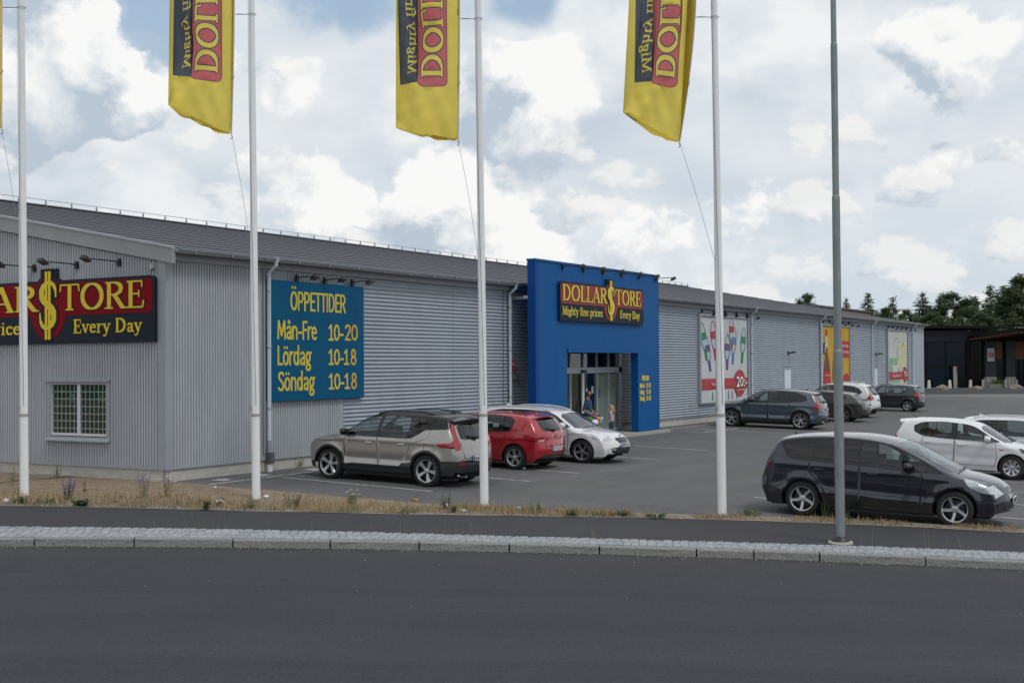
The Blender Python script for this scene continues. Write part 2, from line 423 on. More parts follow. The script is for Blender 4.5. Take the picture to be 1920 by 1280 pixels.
RE = np.array([(-7.41, -4.01), (-6.21, -5.57), (-5.05, -7.23), (-3.95, -8.97), (-2.88, -10.74), (-1.89, -12.55), (-1.0, -14.39), (-.18, -16.2), (.52, -18.0)])
_t = np.arange(9); _px = np.polyfit(_t, RE[:, 0], 2); _py = np.polyfit(_t, RE[:, 1], 2)
def road(t):
    "road edge: position and the normal pointing towards the shop"
    p = Vector((np.polyval(_px, t), np.polyval(_py, t))); d = Vector((np.polyval(np.polyder(_px), t), np.polyval(np.polyder(_py), t))).normalized()
    return p, Vector((-d.y, d.x)), d
def ip(t, pts):
    return float(np.interp(t, [a for a, b in pts], [b for a, b in pts]))
def sett_w(t): return ip(t, [(-2, 1.42), (0, 1.30), (2, 1.08), (4, .84), (5.3, .82), (6.7, .92), (8, .98), (12, 1.0)])
VE = [(-4.91, -.75), (-3.65, -2.78), (-2.49, -4.92), (-1.28, -7.0), (-.01, -9.04), (1.34, -11.05), (2.41, -13.19), (3.31, -15.34), (3.9, -17.47)]
def walk_edge(t):
    a = np.array(VE)
    if 0 <= t <= 8: return Vector((np.interp(t, range(9), a[:, 0]), np.interp(t, range(9), a[:, 1])))
    k = np.polyfit(range(9), a[:, 0], 2), np.polyfit(range(9), a[:, 1], 2)
    return Vector((np.polyval(k[0], t), np.polyval(k[1], t)))
TS = np.arange(-7, 16.01, .25)
def strip(name, fa, fb, m, dza=0, dzb=0, nseg=1, kind='structure', bump=None):
    mb = MB(); vs = []; fs = []; n = nseg + 1
    for t in TS:
        a, b = fa(t), fb(t)
        for k in range(n):
            q = a.lerp(b, k / nseg); dz = dza + (dzb - dza) * k / nseg
            vs.append((q.x, q.y, gz(q.y) + dz + (bump(q, k / nseg) if bump else 0)))
    for i in range(len(TS) - 1):
        for k in range(nseg): fs.append((i * n + k, i * n + k + 1, (i + 1) * n + k + 1, (i + 1) * n + k))
    mb.add(vs, fs); o = mb.build(name, m, smooth=bump is not None); tag(o, kind=kind)
    return o
KH = .13
# far terrain, one sheet to the horizon
o = MB().add([(-1500, -1500, -3), (1500, -1500, -3), (1500, 1500, -3), (-1500, 1500, -3)], [(0, 1, 2, 3)]).build('terrain', mat('far_field', (.07, .085, .04), .95, var=.3, vscale=.05)); tag(o, kind='structure')
strip('road', lambda t: road(t)[0] - road(t)[1] * 60, lambda t: road(t)[0], M_ROAD, -KH - .1, -KH, 24)
strip('pavement', lambda t: road(t)[0] + road(t)[1] * (sett_w(t) - .05), walk_edge, M_WALK, 0, .004, 4)
sb = strip('sett_bed', lambda t: road(t)[0] + road(t)[1] * .1, lambda t: road(t)[0] + road(t)[1] * (sett_w(t) - .02), M_JOINT, -.022, -.01, 2)
# parking lot: sloping sheet, level beside and beyond the shop
mb = MB(); vs = []; fs = []
ys = [-70] + list(np.arange(-40, .01, 1.)) + [.5]
xs_t = lambda y: float(np.interp(y, [walk_edge(t).y for t in TS[::-1]], [walk_edge(t).x for t in TS[::-1]]))
for y in ys:
    x0 = xs_t(y) - .15
    for k in range(9): vs.append((x0 + (170 - x0) * (k / 8) ** 2, y, gz(y) - .012))
for i in range(len(ys) - 1):
    for k in range(8): fs.append((i * 9 + k, i * 9 + k + 1, (i + 1) * 9 + k + 1, (i + 1) * 9 + k))
mb.add(vs, fs)
mb.add([(72.8, .5, -.012), (170, .5, -.012), (170, 90, -.012), (72.8, 90, -.012)], [(0, 1, 2, 3)])
lot = mb.build('parking_lot', M_LOT); tag(lot, kind='structure')
# dry verge between pavement and lot
LE = [(.0, .30), (.11, -.21), (.10, -1.67), (.31, -3.59), (.40, -5.92), (.72, -7.9), (1.30, -9.97), (2.1, -11.83), (2.95, -13.1), (3.72, -15.2), (4.25, -17.2), (5.2, -20)]
def lot_edge(t):
    w = walk_edge(t)
    if w.y > 2.5: return Vector((-.02, w.y))
    y = w.y + .9 if w.y > -12 else w.y + .35
    y = min(y, w.y + 2.0)
    x = float(np.interp(-y, [-q[1] for q in LE], [q[0] for q in LE]))
    if y > .3: x = -.02
    return Vector((max(x, w.x + .25), y))
def vbump(q, k):
    e = math.sin(math.pi * min(max(k, 0), 1)) ** .6
    return (.018 + .05 * noise.noise((q.x * .9, q.y * .9, 0)) + .03 * noise.noise((q.x * 3.1, q.y * 3.1, 4))) * e + .012 * e
verge = strip('verge', lambda t: walk_edge(t) - Vector((.02, .01)), lot_edge, M_SOIL, .006, .004, 14, bump=vbump)
strip('gravel_margin', lambda t: walk_edge(t) - Vector((.05, .03)), lambda t: walk_edge(t) + Vector((.16, .10)) * (1 if t < 4.5 else 2.6), M_GRAVEL, .012, .020, 3, bump=lambda q, k: .008 * noise.noise((q.x * 9, q.y * 9, 2)))
# soil running along the gable and the back of the site
o = MB().add([(-60, 2., -.03), (-.02, 2., -.02), (-.02, 60, -.02), (-60, 60, -.02)], [(0, 1, 2, 3)]).build('rough_ground', M_SOIL); tag(o, kind='structure')

# kerb stones and setts
kerb = empty('kerb', (0, 0, 0)); tag(kerb, 'granite kerb of long stones edging the dark road', 'kerb')
def arclen(t0, t1, n=40):
    pts = [road(t0 + (t1 - t0) * k / n)[0] for k in range(n + 1)]; return sum((pts[i + 1] - pts[i]).length for i in range(n))
def seg_pts(t0, t1, off, n): return [road(t0 + (t1 - t0) * k / n)[0] + road(t0 + (t1 - t0) * k / n)[1] * off for k in range(n + 1)]
joints = [-6.4, -5.64, -4.88, -4.12, -3.36, -2.6, -1.9, -1.15, -.40, .28, 1.03, 1.79, 2.555, 3.26, 3.98, 4.70, 5.47, 5.92, 6.433, 7.24, 8.05, 8.85, 9.7, 10.46, 11.22, 11.98, 12.74, 13.5, 14.3]
random.seed(3)
for a, b in zip(joints[:-1], joints[1:]):
    mb = MB(); n = 6; g = .006; vs = []; fs = []
    dz = random.uniform(-.008, .008); dy = random.uniform(-.012, .012)
    for k in range(n + 1):
        t = a + g + (b - a - 2 * g) * k / n; p, nn, d = road(t)
        j = lambda s=.004: random.uniform(-s, s)
        z = gz(p.y) + dz
        prof = [(-.004 + dy, -KH - .06), (dy + j(), -KH * .55), (dy + j(), -.022), (.018 + dy, -.002 + j(.002)), (.10, .001), (.165, -.001), (.18, -.06)]
        for o_, h in prof:
            q = p + nn * o_; vs.append((q.x, q.y, z + h))
    m7 = 7
    for k in range(n):
        for i in range(m7 - 1): fs.append((k * m7 + i, k * m7 + i + 1, (k + 1) * m7 + i + 1, (k + 1) * m7 + i))
    fs += [tuple(range(m7)), tuple(n * m7 + i for i in range(m7))[::-1]]
    mb.add(vs, fs).build('kerb_stone', M_GRANITE, kerb)
setts = []
row_d = .148
NROW = 5
row_w = lambda t: (sett_w(t) - .19) / NROW
for row in range(NROW):
    t = -6.3 + random.uniform(0, .05)
    while t < 14.2:
        w = random.uniform(.115, .165) / 2.1
        setts.append((row, t, w, .19 + row * row_w(t)))
        t += w
vis = sorted([s for s in setts if -.1 < s[1] < 8.3], key=lambda s: (s[0], -s[1]))
single = set(id(s) for s in vis[:300])
def sett_mesh(mb, s):
    row, t, w, off = s
    g = .005; c, nn, d = road(t + w / 2); hl = (w * 2.1) / 2 - g; rd_ = row_w(t); hw = rd_ / 2 - g
    ctr = c + nn * (off + rd_ / 2); an = random.uniform(-.03, .03)
    d2 = Vector((d.x * math.cos(an) - d.y * math.sin(an), d.x * math.sin(an) + d.y * math.cos(an))); n2 = Vector((-d2.y, d2.x))
    z = gz(ctr.y) + random.uniform(-.003, .003); tl = random.uniform(-.003, .003)
    vs = []
    for (sc, h) in ((1., -.03), (.985, -.004), (.90, .003)):
        for i, j in ((-1, -1), (1, -1), (1, 1), (-1, 1)):
            q = ctr + d2 * (i * hl * sc) + n2 * (j * hw * sc); vs.append((q.x, q.y, z + h + tl * i))
    fs = [(8, 9, 10, 11)]
    for r in (0, 4):
        for k in range(4): fs.append((r + k, r + (k + 1) % 4, r + 4 + (k + 1) % 4, r + 4 + k))
    mb.add(vs, fs)
rest = MB()
for s in setts:
    if id(s) in single:
        mb = MB(); sett_mesh(mb, s); mb.build('sett', random.choice(M_SETT), sb)
    else:
        rest.cur = random.randrange(4); sett_mesh(rest, s)
o = rest.build('sett_rows', M_SETT, sb); tag(o, kind='stuff')

# painted bay lines, laid as thin sheets on the lot
lines = []
def pline(a, b, w=.10, name='bay_line'):
    a, b = Vector(a), Vector(b); d = (b - a).normalized(); n = Vector((-d.y, d.x)) * (w / 2)
    k = max(1, int((b - a).length / 1.)); mb = MB(); vs = []
    for i in range(k + 1):
        q = a.lerp(b, i / k)
        for s in (-1, 1): vs.append((q.x + n.x * s, q.y + n.y * s, gz(q.y + n.y * s) - .006))
    mb.add(vs, [(2 * i, 2 * i + 1, 2 * i + 3, 2 * i + 2) for i in range(k)]).build(name, M_PAINT, lot)
pline((.25, -1.08), (8.2, -.82)); pline((2.47, -1.3), (2.38, -5.6)); pline((3.02, -1.3), (3.12, -5.4))
for x in (5.6, 8.1, 13.1, 17.3): pline((x, -1.2), (x + .02, -6.2 if x != 17.3 else -6.0))
for x in (.95, 2.3, 4.2): pline((x, -.62), (x + .42, -.60), .34, 'bay_mark')
for k in (0, 1, 4, 6, 8, 10, 11): pline((27.2 + k * 2.5, -1.0), (27.2 + k * 2.5, -5.6))
pline((25.3, -.72), (57.2, -.62))
for k in range(4): pline((25.2 + k * .95, -2.6), (25.9 + k * .95, -.75))
pline((25.2, -2.6), (28.9, -2.6))
for k in range(12): pline((6.05 + k * 2.53, -11.6), (6.05 + k * 2.53, -17.6))
for k in (1, 4, 5): pline((66 + k * 2.6, -14), (66 + k * 2.6, -8.8))
for k in range(7): pline((74 + k * 1.9, -6.5 + k * .1), (77.5 + k * 1.9, 2.5), .09)

# ================================================================== THE STORE
BL, WT, EZ, RY, RZ = 72.9, 4.97, 5.29, 18.2, 8.62      # length, wall top, eave, ridge
PL = .26                                              # plinth height
M_STEEL = mat('grey_steel_sheet', (.345, .385, .44), .5, metal=0., spec=.25, var=.08, vscale=1.2, stretch=(1, 1, .3))
M_STEELV = mat('grey_steel_sheet_upright', (.41, .435, .47), .5, spec=.2, var=.09, vscale=1.2, stretch=(1, 1, .25))
M_TRIM = mat('grey_steel_trim', (.31, .335, .375), .45, var=.05, vscale=2)
M_FASCIA = mat('grey_fascia', (.31, .325, .345), .5, var=.05, vscale=1.5)
M_PLINTH = mat('concrete_plinth', (.46, .445, .405), .9, var=.16, vscale=3, bump=.3, bscale=40, spots=(5, .62, (.30, .28, .24)), stretch=(1, 1, 2.5))
M_ROOF = mat('dark_roof_tile', (.058, .062, .075), .6, spec=.35, var=.12, vscale=2.5)
M_GALV = mat('galvanised', (.36, .39, .42), .45, metal=.35, var=.12, vscale=12)
M_PIPE = mat('downpipe_white', (.60, .64, .70), .45, var=.05)
M_BLACK = mat('black_metal', (.012, .012, .013), .45)
M_BLUE = mat('portal_blue', (.003, .092, .29), .5, var=.05, vscale=1.2, spec=.15)
M_ALU = mat('aluminium_frame', (.42, .44, .47), .4, metal=.2, var=.04)
M_WHITE = mat('white_paint', (.74, .75, .76), .5, var=.04)
M_GLASS = glass_mat('shop_glass', (.84, .90, .88), 1.6)
M_YEL = mat('sign_yellow', (.76, .56, .012), .5, var=.05, vscale=3)
M_RED = mat('sign_red', (.22, .001, .008), .5, spec=.1, var=.05, vscale=2)
M_REDF = mat('sign_red_faded', (.30, .055, .06), .55, spec=.15, var=.05, vscale=2)
M_YELF = mat('sign_yellow_faded', (.75, .60, .05), .5, var=.06, vscale=3)
M_NAVY = mat('sign_navy', (.016, .023, .036), .5, spec=.12, var=.08, vscale=2)
M_INT = mat('dim_interior', (.10, .10, .095), .9, var=.2, vscale=2)

store = empty('store_building', (0, 0, 0))
tag(store, 'long low grey corrugated steel store with dark pitched roof', 'store')
def SB(mb, name, m, parent=store, **k): return mb.build(name, m, parent, **k)

# structural core just behind the cladding (dark backing), with openings for entrance and window handled by recesses
core = MB()
core.add([(.1, .1, .02), (BL - .1, .1, .02), (BL - .1, .1, EZ - .15), (.1, .1, EZ - .15)], [])
# long wall backing in pieces round the glazed entrance
GX0, GX1, GTOP = 18.2, 23.35, 3.10
for x0, x1, z0, z1 in [(.1, GX0, .0, WT), (GX1, BL - .06, .0, WT), (GX0, GX1, GTOP, WT)]: core.box(x0, x1, .06, .16, z0, z1)
WY0, WY1, WZ0, WZ1 = 1.86, 3.76, .96, 2.17       # gable window opening
for y0, y1, z0, z1 in [(.16, WY0, .0, WT), (WY1, 36.2, .0, WT), (WY0, WY1, 0, WZ0), (WY0, WY1, WZ1, WT)]: core.box(.06, .16, y0, y1, z0, z1)
core.prism([(.16, WT), (36.2, WT), (RY, RZ - .25)], lambda y, z: (.06, y, z), lambda y, z: (.16, y, z))
core.box(BL - .16, BL - .062, .16, 36.2, 0, WT); core.box(.16, BL - .2, 36.1, 36.3, 0, WT)
core.prism([(.16, WT), (36.2, WT), (RY, RZ - .25)], lambda y, z: (BL - .16, y, z), lambda y, z: (BL - .07, y, z))
SB(core, 'wall_core', mat('wall_core', (.10, .11, .12), .8, spec=.1))
# room floor and back partition seen dimly through the glass
SB(MB().box(.2, BL - .2, .2, 36, .05, .08), 'shop_floor', mat('shop_floor', (.45, .44, .42), .5))
SB(MB().box(16.5, 26, 6.0, 6.1, .08, 4.2).box(16.5, 16.6, .2, 6, .08, 4.2).box(26, 26.1, .2, 6, .08, 4.2).box(16.5, 26.1, .2, 6.1, 4.2, 4.3), 'vestibule_partition', mat('vestibule_wall', (.55, .55, .50), .9, var=.25, vscale=1.5))
SB(MB().box(2.6, 2.7, .5, 6.5, .08, 4).box(.2, 2.7, .5, .6, .08, 4).box(.2, 2.7, 6.4, 6.5, .08, 4), 'office_partition', M_INT)
# plinth
SB(MB().box(0, BL, -.01, .06, -.6, PL), 'plinth', M_PLINTH)
SB(MB().box(-.01, .0595, .0605, 36.3, -.6, PL), 'plinth', M_PLINTH)
SB(MB().box(-.14, .22, -.12, .05, -.3, .055).box(-.14, -.012, .0505, .34, -.3, .055), 'corner_footing', M_PLINTH)

# corrugated sheets -------------------------------------------------
def corr_profile(length, pitch, depth):
    "trapezoid wave along a length"
    pts = []; n = max(1, int(round(length / pitch))); p = length / n
    for i in range(n):
        b = i * p
        pts += [(b, 0), (b + p * .28, 0), (b + p * .40, depth), (b + p * .88, depth)]
    pts.append((length, 0)); return pts
def sine_profile(length, pitch, depth):
    pts = []; n = max(1, int(round(length / pitch))); k = 8
    for i in range(n * k + 1):
        a = i / k * 2 * math.pi; pts.append((i * length / (n * k), depth * (.5 - .5 * math.cos(a))))
    return pts
def sheet_long_vertical(x0, x1, z0, z1, name='cladding_sheet'):
    pr = corr_profile(x1 - x0, .088, .034); mb = MB()
    vs = [(x0 + a, -.012 - d, z) for z in (z0, z1) for a, d in pr]; n = len(pr)
    mb.add(vs, [(i, i + 1, n + i + 1, n + i) for i in range(n - 1)]); return SB(mb, name, M_STEELV)
def sheet_long_horizontal(x0, x1, z0, z1, name='cladding_sheet'):
    pr = sine_profile(z1 - z0, .108, .046); mb = MB(); n = len(pr)
    vs = [(x, -.012 - d, z0 + a) for x in (x0, x1) for a, d in pr]
    mb.add(vs, [(i, i + 1, n + i + 1, n + i) for i in range(n - 1)]); return SB(mb, name, M_STEEL, smooth=True)
def sheet_gable(y0, y1, z0, ztop, name='cladding_sheet'):
    pr = corr_profile(y1 - y0, .088, .034); mb = MB(); n = len(pr)
    vs = [(-.012 - d, y0 + a, z0) for a, d in pr] + [(-.012 - d, y0 + a, ztop(y0 + a)) for a, d in pr]
    mb.add(vs, [(i, i + 1, n + i + 1, n + i) for i in range(n - 1)]); return SB(mb, name, M_STEELV)
zv = lambda y: WT - .05 + (RZ - EZ) / RY * (y if y < RY else 2 * RY - y)
for y0, y1 in [(.2, 1.80), (3.82, 8.0), (8.0, 12.2), (12.2, 18.2), (18.2, 27), (27, 36.1)]:
    sheet_gable(y0 + .002, y1 - .002, PL + .03, zv)
sheet_gable(1.802, 3.818, PL + .03, lambda y: WZ0 - .02); sheet_gable(1.802, 3.818, WZ1 + .02, zv)
sheet_long_vertical(.2, 3.1, PL + .03, WT); sheet_long_vertical(3.104, 6.14, PL + .03, WT)
# horizontal sheets between joints
jx = [6.33, 11.7, 14.85, GX0]
for a, b in zip(jx[:-1], jx[1:]): sheet_long_horizontal(a + .004, b - .004, PL + .03, WT)
sheet_long_horizontal(GX0 + .004, GX1 - .004, GTOP, WT)
DOORS = [(42.3, 43.6, 2.30), (59.5, 60.55, 2.24)]
jx = [GX1, 25.9, 31.0, 37.2, 42.3, 43.6, 48.4, 53.9, 58.9, 59.5, 60.55, 63.2, 69.9]
for a, b in zip(jx[:-1], jx[1:]):
    z0 = PL + .03
    for d in DOORS:
        if abs(a - d[0]) < .01: z0 = d[2] + .06
    sheet_long_horizontal(a + .004, b - .004, z0, WT)
SB(MB().box(69.9, BL - .15, -.03, .06, PL + .03, WT), 'end_panel', mat('end_panel_grey', (.36, .40, .46), .45, var=.04))
# trims
SB(MB().box(-.045, .20, -.045, -.012, PL + .01, WT - .0).box(-.045, -.012, -.0115, .20, PL + .01, WT), 'corner_trim', M_TRIM)
SB(MB().box(6.14, 6.33, -.05, .0, PL + .03, WT), 'joint_trim', M_TRIM)
SB(MB().box(BL - .15, BL + .03, -.045, .02, PL, WT), 'corner_trim', mat('pale_trim', (.44, .48, .53), .45))
SB(MB().box(-.05, GX0, -.05, -.002, PL - .005, PL + .032).box(GX1, BL, -.05, -.002, PL - .005, PL + .032).box(-.05, -.011, -.0015, 36.2, PL - .005, PL + .032), 'drip_rail', M_TRIM)
SB(MB().box(-.02, BL + .02, -.10, .06, WT, WT + .17), 'eave_fascia', M_FASCIA)
# gable verge fascia following the roof slope
sl = (RZ - EZ) / RY
vf = MB()
for s in (0, 1):
    ya, yb = (-.32, RY) if s == 0 else (RY + .001, 2 * RY + .32)
    zf = lambda y: EZ - .02 + sl * (y if y < RY else 2 * RY - y)
    segs = [ya, 2.95, 8.6, 13.4, RY] if s == 0 else [ya, 24, 30, yb]
    for a, b in zip(segs[:-1], segs[1:]):
        a += .004
        q = [(a, zf(a) - .33), (b, zf(b) - .33), (b, zf(b)), (a, zf(a))]
        p = MB(); p.prism(q, lambda y, z: (-.10, y, z), lambda y, z: (.0, y, z)); SB(p, 'verge_board', M_FASCIA)
        p = MB(); q = [(a, zf(a) + .002), (b, zf(b) + .002), (b, zf(b) + .05), (a, zf(a) + .05)]
        p.prism(q, lambda y, z: (-.13, y, z), lambda y, z: (.05, y, z)); SB(p, 'verge_cap', M_GALV)
# roof: stepped tile-profile sheets, near slope as sheet bands
def roof_slope(near):
    n = int(RY / .35); vs = []; fs = []
    xs = [-.02] + list(np.linspace(-.02, BL + .1, 2)[1:])
    pr = []
    y = -.34
    while y < RY:
        y2 = min(y + 1.15, RY); z1 = EZ + sl * y; z2 = EZ + sl * y2
        pr += [(y, z1 + .02), (y2, z2 - .004)]; y = y2
    return pr
for near in (True, False):
    pr = roof_slope(near); par = None
    edges = [-.02, 12.2, 24.4, 36.6, 48.8, 61.0, BL + .12]
    for a, b in zip(edges[:-1], edges[1:]):
        mb = MB(); nn = len(pr); vs = []
        # fine ribs running up the slope
        xs = list(np.arange(a, b, 3.)) + [b]
        for i, x in enumerate(xs):
            r = 0
            vs += [(x, (y if near else 2 * RY - y), z + r) for y, z in pr]
        fs = [(i * nn + k, i * nn + k + 1, (i + 1) * nn + k + 1, (i + 1) * nn + k) for i in range(len(xs) - 1) for k in range(nn - 1)]
        mb.add(vs, fs); SB(mb, 'roof_sheet', M_ROOF)
SB(MB().prism([(RY - .35, RZ - .02), (RY, RZ + .07), (RY + .35, RZ - .02)], lambda y, z: (-.05, y, z), lambda y, z: (BL + .1, y, z)), 'ridge_cap', M_ROOF)
# ridge safety rail: rail and every bracket
rail = SB(MB().bar((.3, RY - .25, RZ + .20), (BL - .3, RY - .25, RZ + .20), .02), 'ridge_rail', M_GALV)
bk = MB(); bk.add([(-.02, -.06, -.1), (.02, -.06, -.1), (.02, .06, -.1), (-.02, .06, -.1), (-.012, -.015, .21), (.012, -.015, .21), (.012, .02, .21), (-.012, .02, .21)], [(0, 1, 5, 4), (1, 2, 6, 5), (2, 3, 7, 6), (3, 0, 4, 7), (4, 5, 6, 7)])
bkm = bk.mesh('rail_bracket'); bkm.materials.append(M_GALV)
for k in range(61): link('rail_bracket', bkm, None, rail, (.6 + k * 1.2, RY - .25, RZ))
# gutter and downpipes
gp = [(-.36 + .075 * math.cos(a), EZ - .08 + .075 * math.sin(a)) for a in np.linspace(math.pi, 2 * math.pi, 9)]
g = MB(); vs = [(x, y, z) for x in (-.02, BL + .1) for y, z in gp] ; g.add(vs, [(i, i + 1, 9 + i + 1, 9 + i) for i in range(8)] + [tuple(range(9)), tuple(range(9, 18))])
g.tube([(-.02, -.435, EZ - .078), (BL + .1, -.435, EZ - .078)], .012, 6)
gut = SB(g, 'gutter', M_GALV, smooth=False)
SB(MB().box(-.02, BL + .05, -.40, -.10, EZ - .165, EZ - .15), 'soffit', mat('soffit_dark', (.22, .23, .25), .6))
hk = MB().box(-.012, .012, -.445, -.10, EZ - .163, EZ - .150).box(-.012, .012, -.448, -.436, EZ - .16, EZ - .07); hkm = hk.mesh('gutter_bracket'); hkm.materials.append(M_GALV)
for k in range(60): link('gutter_bracket', hkm, None, gut, (.5 + k * 1.2, 0, 0))
for i, x in enumerate((3.31, 14.92, 37.43, 48.36, 58.9, 69.35)):
    mb = MB().tube([(x, -.36, EZ - .12), (x, -.36, EZ - .24), (x, -.13, EZ - .42), (x, -.13, .75)], .05, 10)
    mb.lathe([(.05, 0), (.085, .10), (.085, .14)], 10, (x, -.36, EZ - .2))
    d = SB(mb, 'downpipe', M_PIPE, smooth=True, ang=40)
    mb = MB()
    for z in (1.5, 3.0, 4.4): mb.tube([(x, -.13, z), (x, -.13, z + .05)], .058, 10)
    mb.build('pipe_clip', M_GALV, d)
    MB().tube([(x, -.13, .75), (x, -.13, .32), (x + .05, -.17, .30)], .056, 10).build('pipe_foot', M_GALV, d, smooth=True, ang=40)
    MB().lathe([(.07, -.02), (.07, .16), (.05, .16), (.05, 0)], 10, (x, -.14, gz(-.14))).build('drain_collar', M_WHITE, d)
    if i == 0: MB().bbox(x - .07, x + .08, -.24, -.06, .18, .46, .02).build('leaf_trap', mat('drain_grey', (.10, .11, .12), .6), d)
for x_ in (3.17, 14.62): SB(MB().tube([(x_, -.06, .4), (x_, -.06, WT)], .018, 6), 'cable_conduit', mat('conduit', (.16, .17, .18), .5))

# gable window ------------------------------------------------------
win = SB(MB().box(-.05, .05, WY0 - .12, WY0, WZ0 - .1, WZ1 + .06).box(-.05, .05, WY1, WY1 + .12, WZ0 - .1, WZ1 + .06).box(-.05, .05, WY0, WY1, WZ1 - .005, WZ1 + .06), 'window', M_TRIM)
MB().box(-.10, .0, WY0 - .14, WY1 + .14, WZ1 + .062, WZ1 + .13).build('window_hood', M_TRIM, win)
MB().add([(-.14, WY0 - .13, WZ0 - .13), (-.14, WY1 + .13, WZ0 - .13), (-.14, WY1 + .13, WZ0 - .10), (-.14, WY0 - .13, WZ0 - .10), (.02, WY0 - .13, WZ0 - .13), (.02, WY1 + .13, WZ0 - .13), (.02, WY1 + .13, WZ0 - .03), (.02, WY0 - .13, WZ0 - .03)], [(0, 1, 2, 3), (3, 2, 6, 7), (0, 4, 5, 1), (0, 3, 7, 4), (1, 5, 6, 2)]).build('window_sill', M_TRIM, win)
wm = (WY0 + WY1) / 2
M_WINF = mat('window_white', (.62, .64, .68), .5)
MB().box(-.028, .038, wm - .05, wm + .05, WZ0 + .0605, WZ1).box(-.03, .04, WY0, WY1, WZ0, WZ0 + .06).box(-.028, .038, WY0, WY0 + .03, WZ0 + .06, WZ1).box(-.028, .038, WY1 - .03, WY1, WZ0 + .06, WZ1).build('window_frame', M_WINF, win)
M_WGL = glass_mat('office_glass', (.85, .90, .88), 1.5)
for a, b in ((WY0 + .03, wm - .05), (wm + .05, WY1 - .03)):
    MB().box(.0, .006, a, b, WZ0 + .06, WZ1 - .005).build('pane', M_WGL, win)
    mb = MB()
    for k in range(1, 6):
        y = a + (b - a) * k / 6; mb.box(.010, .018, y - .013, y + .013, WZ0 + .06, WZ1)
    for k in range(1, 7):
        z = WZ0 + (WZ1 - WZ0) * k / 7; mb.box(.0185, .026, a, b, z - .013, z + .013)
    mb.build('security_grille', mat('grille_pale', (.50, .56, .53), .5), win)
# ornaments standing in the office window (stars, plants)
def star(c, r, m):
    mb = MB()
    for k in range(8):
        a = k * math.pi / 4; d = Vector((0, math.cos(a), math.sin(a))); s = Vector((0, -math.sin(a), math.cos(a))) * r * .16
        p = Vector(c); mb.add([p + s, p - s, p + d * r, p + Vector((.03, 0, 0))], [(0, 1, 2), (0, 2, 3), (1, 3, 2)])
    o = mb.build('window_star', m); return o
tag(star((.16, 3.26, 1.86), .16, mat('star_white', (.6, .62, .62), .7)), 'white paper star hanging in the office window', 'decoration')
tag(star((.16, 2.23, 1.85), .16, mat('star_straw', (.35, .30, .12), .7)), 'straw coloured star hanging in the office window', 'decoration')
# alarm bell by the corner
SB(MB().lathe([(0, -.08), (.06, -.08), (.075, -.03), (.075, 0)], 12, (-.035, .34, 4.83), 'x'), 'alarm_siren', M_GALV)

# side doors --------------------------------------------------------
for x0, x1, zt in DOORS:
    d = SB(MB().bbox(x0 + .12, x1 - .12, -.03, .05, .10, zt - .06, .01), 'door', mat('door_pale', (.60, .66, .74), .5, var=.05))
    MB().box(x0, x0 + .12, -.05, .06, .02, zt + .05).box(x1 - .12, x1, -.05, .06, .02, zt + .05).box(x0 + .12, x1 - .12, -.05, .06, zt - .06, zt + .05).build('door_frame', M_TRIM, d)
    MB().tube([(x0 + .2, -.03, 1.06), (x0 + .2, -.08, 1.06), (x0 + .33, -.08, 1.06)], .012, 6).build('handle', M_BLACK, d)
def door_light(x, z, label):
    o = empty('wall_lamp', (x, -.03, z)); tag(o, label, 'lamp', 'wall lamps over the side doors')
    MB().bbox(-.07, .07, -.06, .0, -.10, .10, .01).build('bracket', M_BLACK, o)
    MB().bar((0, -.06, 0), (.02, -.30, .04), .045).bbox(-.14, .14, -.42, -.22, .02, .10, .02).build('lamp_head', M_BLACK, o)
door_light(43.0, 3.06, 'black wall lamp above the pale door right of the toy banner')
door_light(60.0, 3.05, 'black wall lamp above the pale door left of the green banner')

# ------------------------------------------------------------------ serif letters drawn with a broad nib
def arc(cx, cy, rx, ry, a0, a1, n=14): return [(cx + rx * math.cos(R(a0 + (a1 - a0) * i / n)), cy + ry * math.sin(R(a0 + (a1 - a0) * i / n))) for i in range(n + 1)]
sf = lambda x, y, w=.13: [(x - w, y), (x + w, y)]
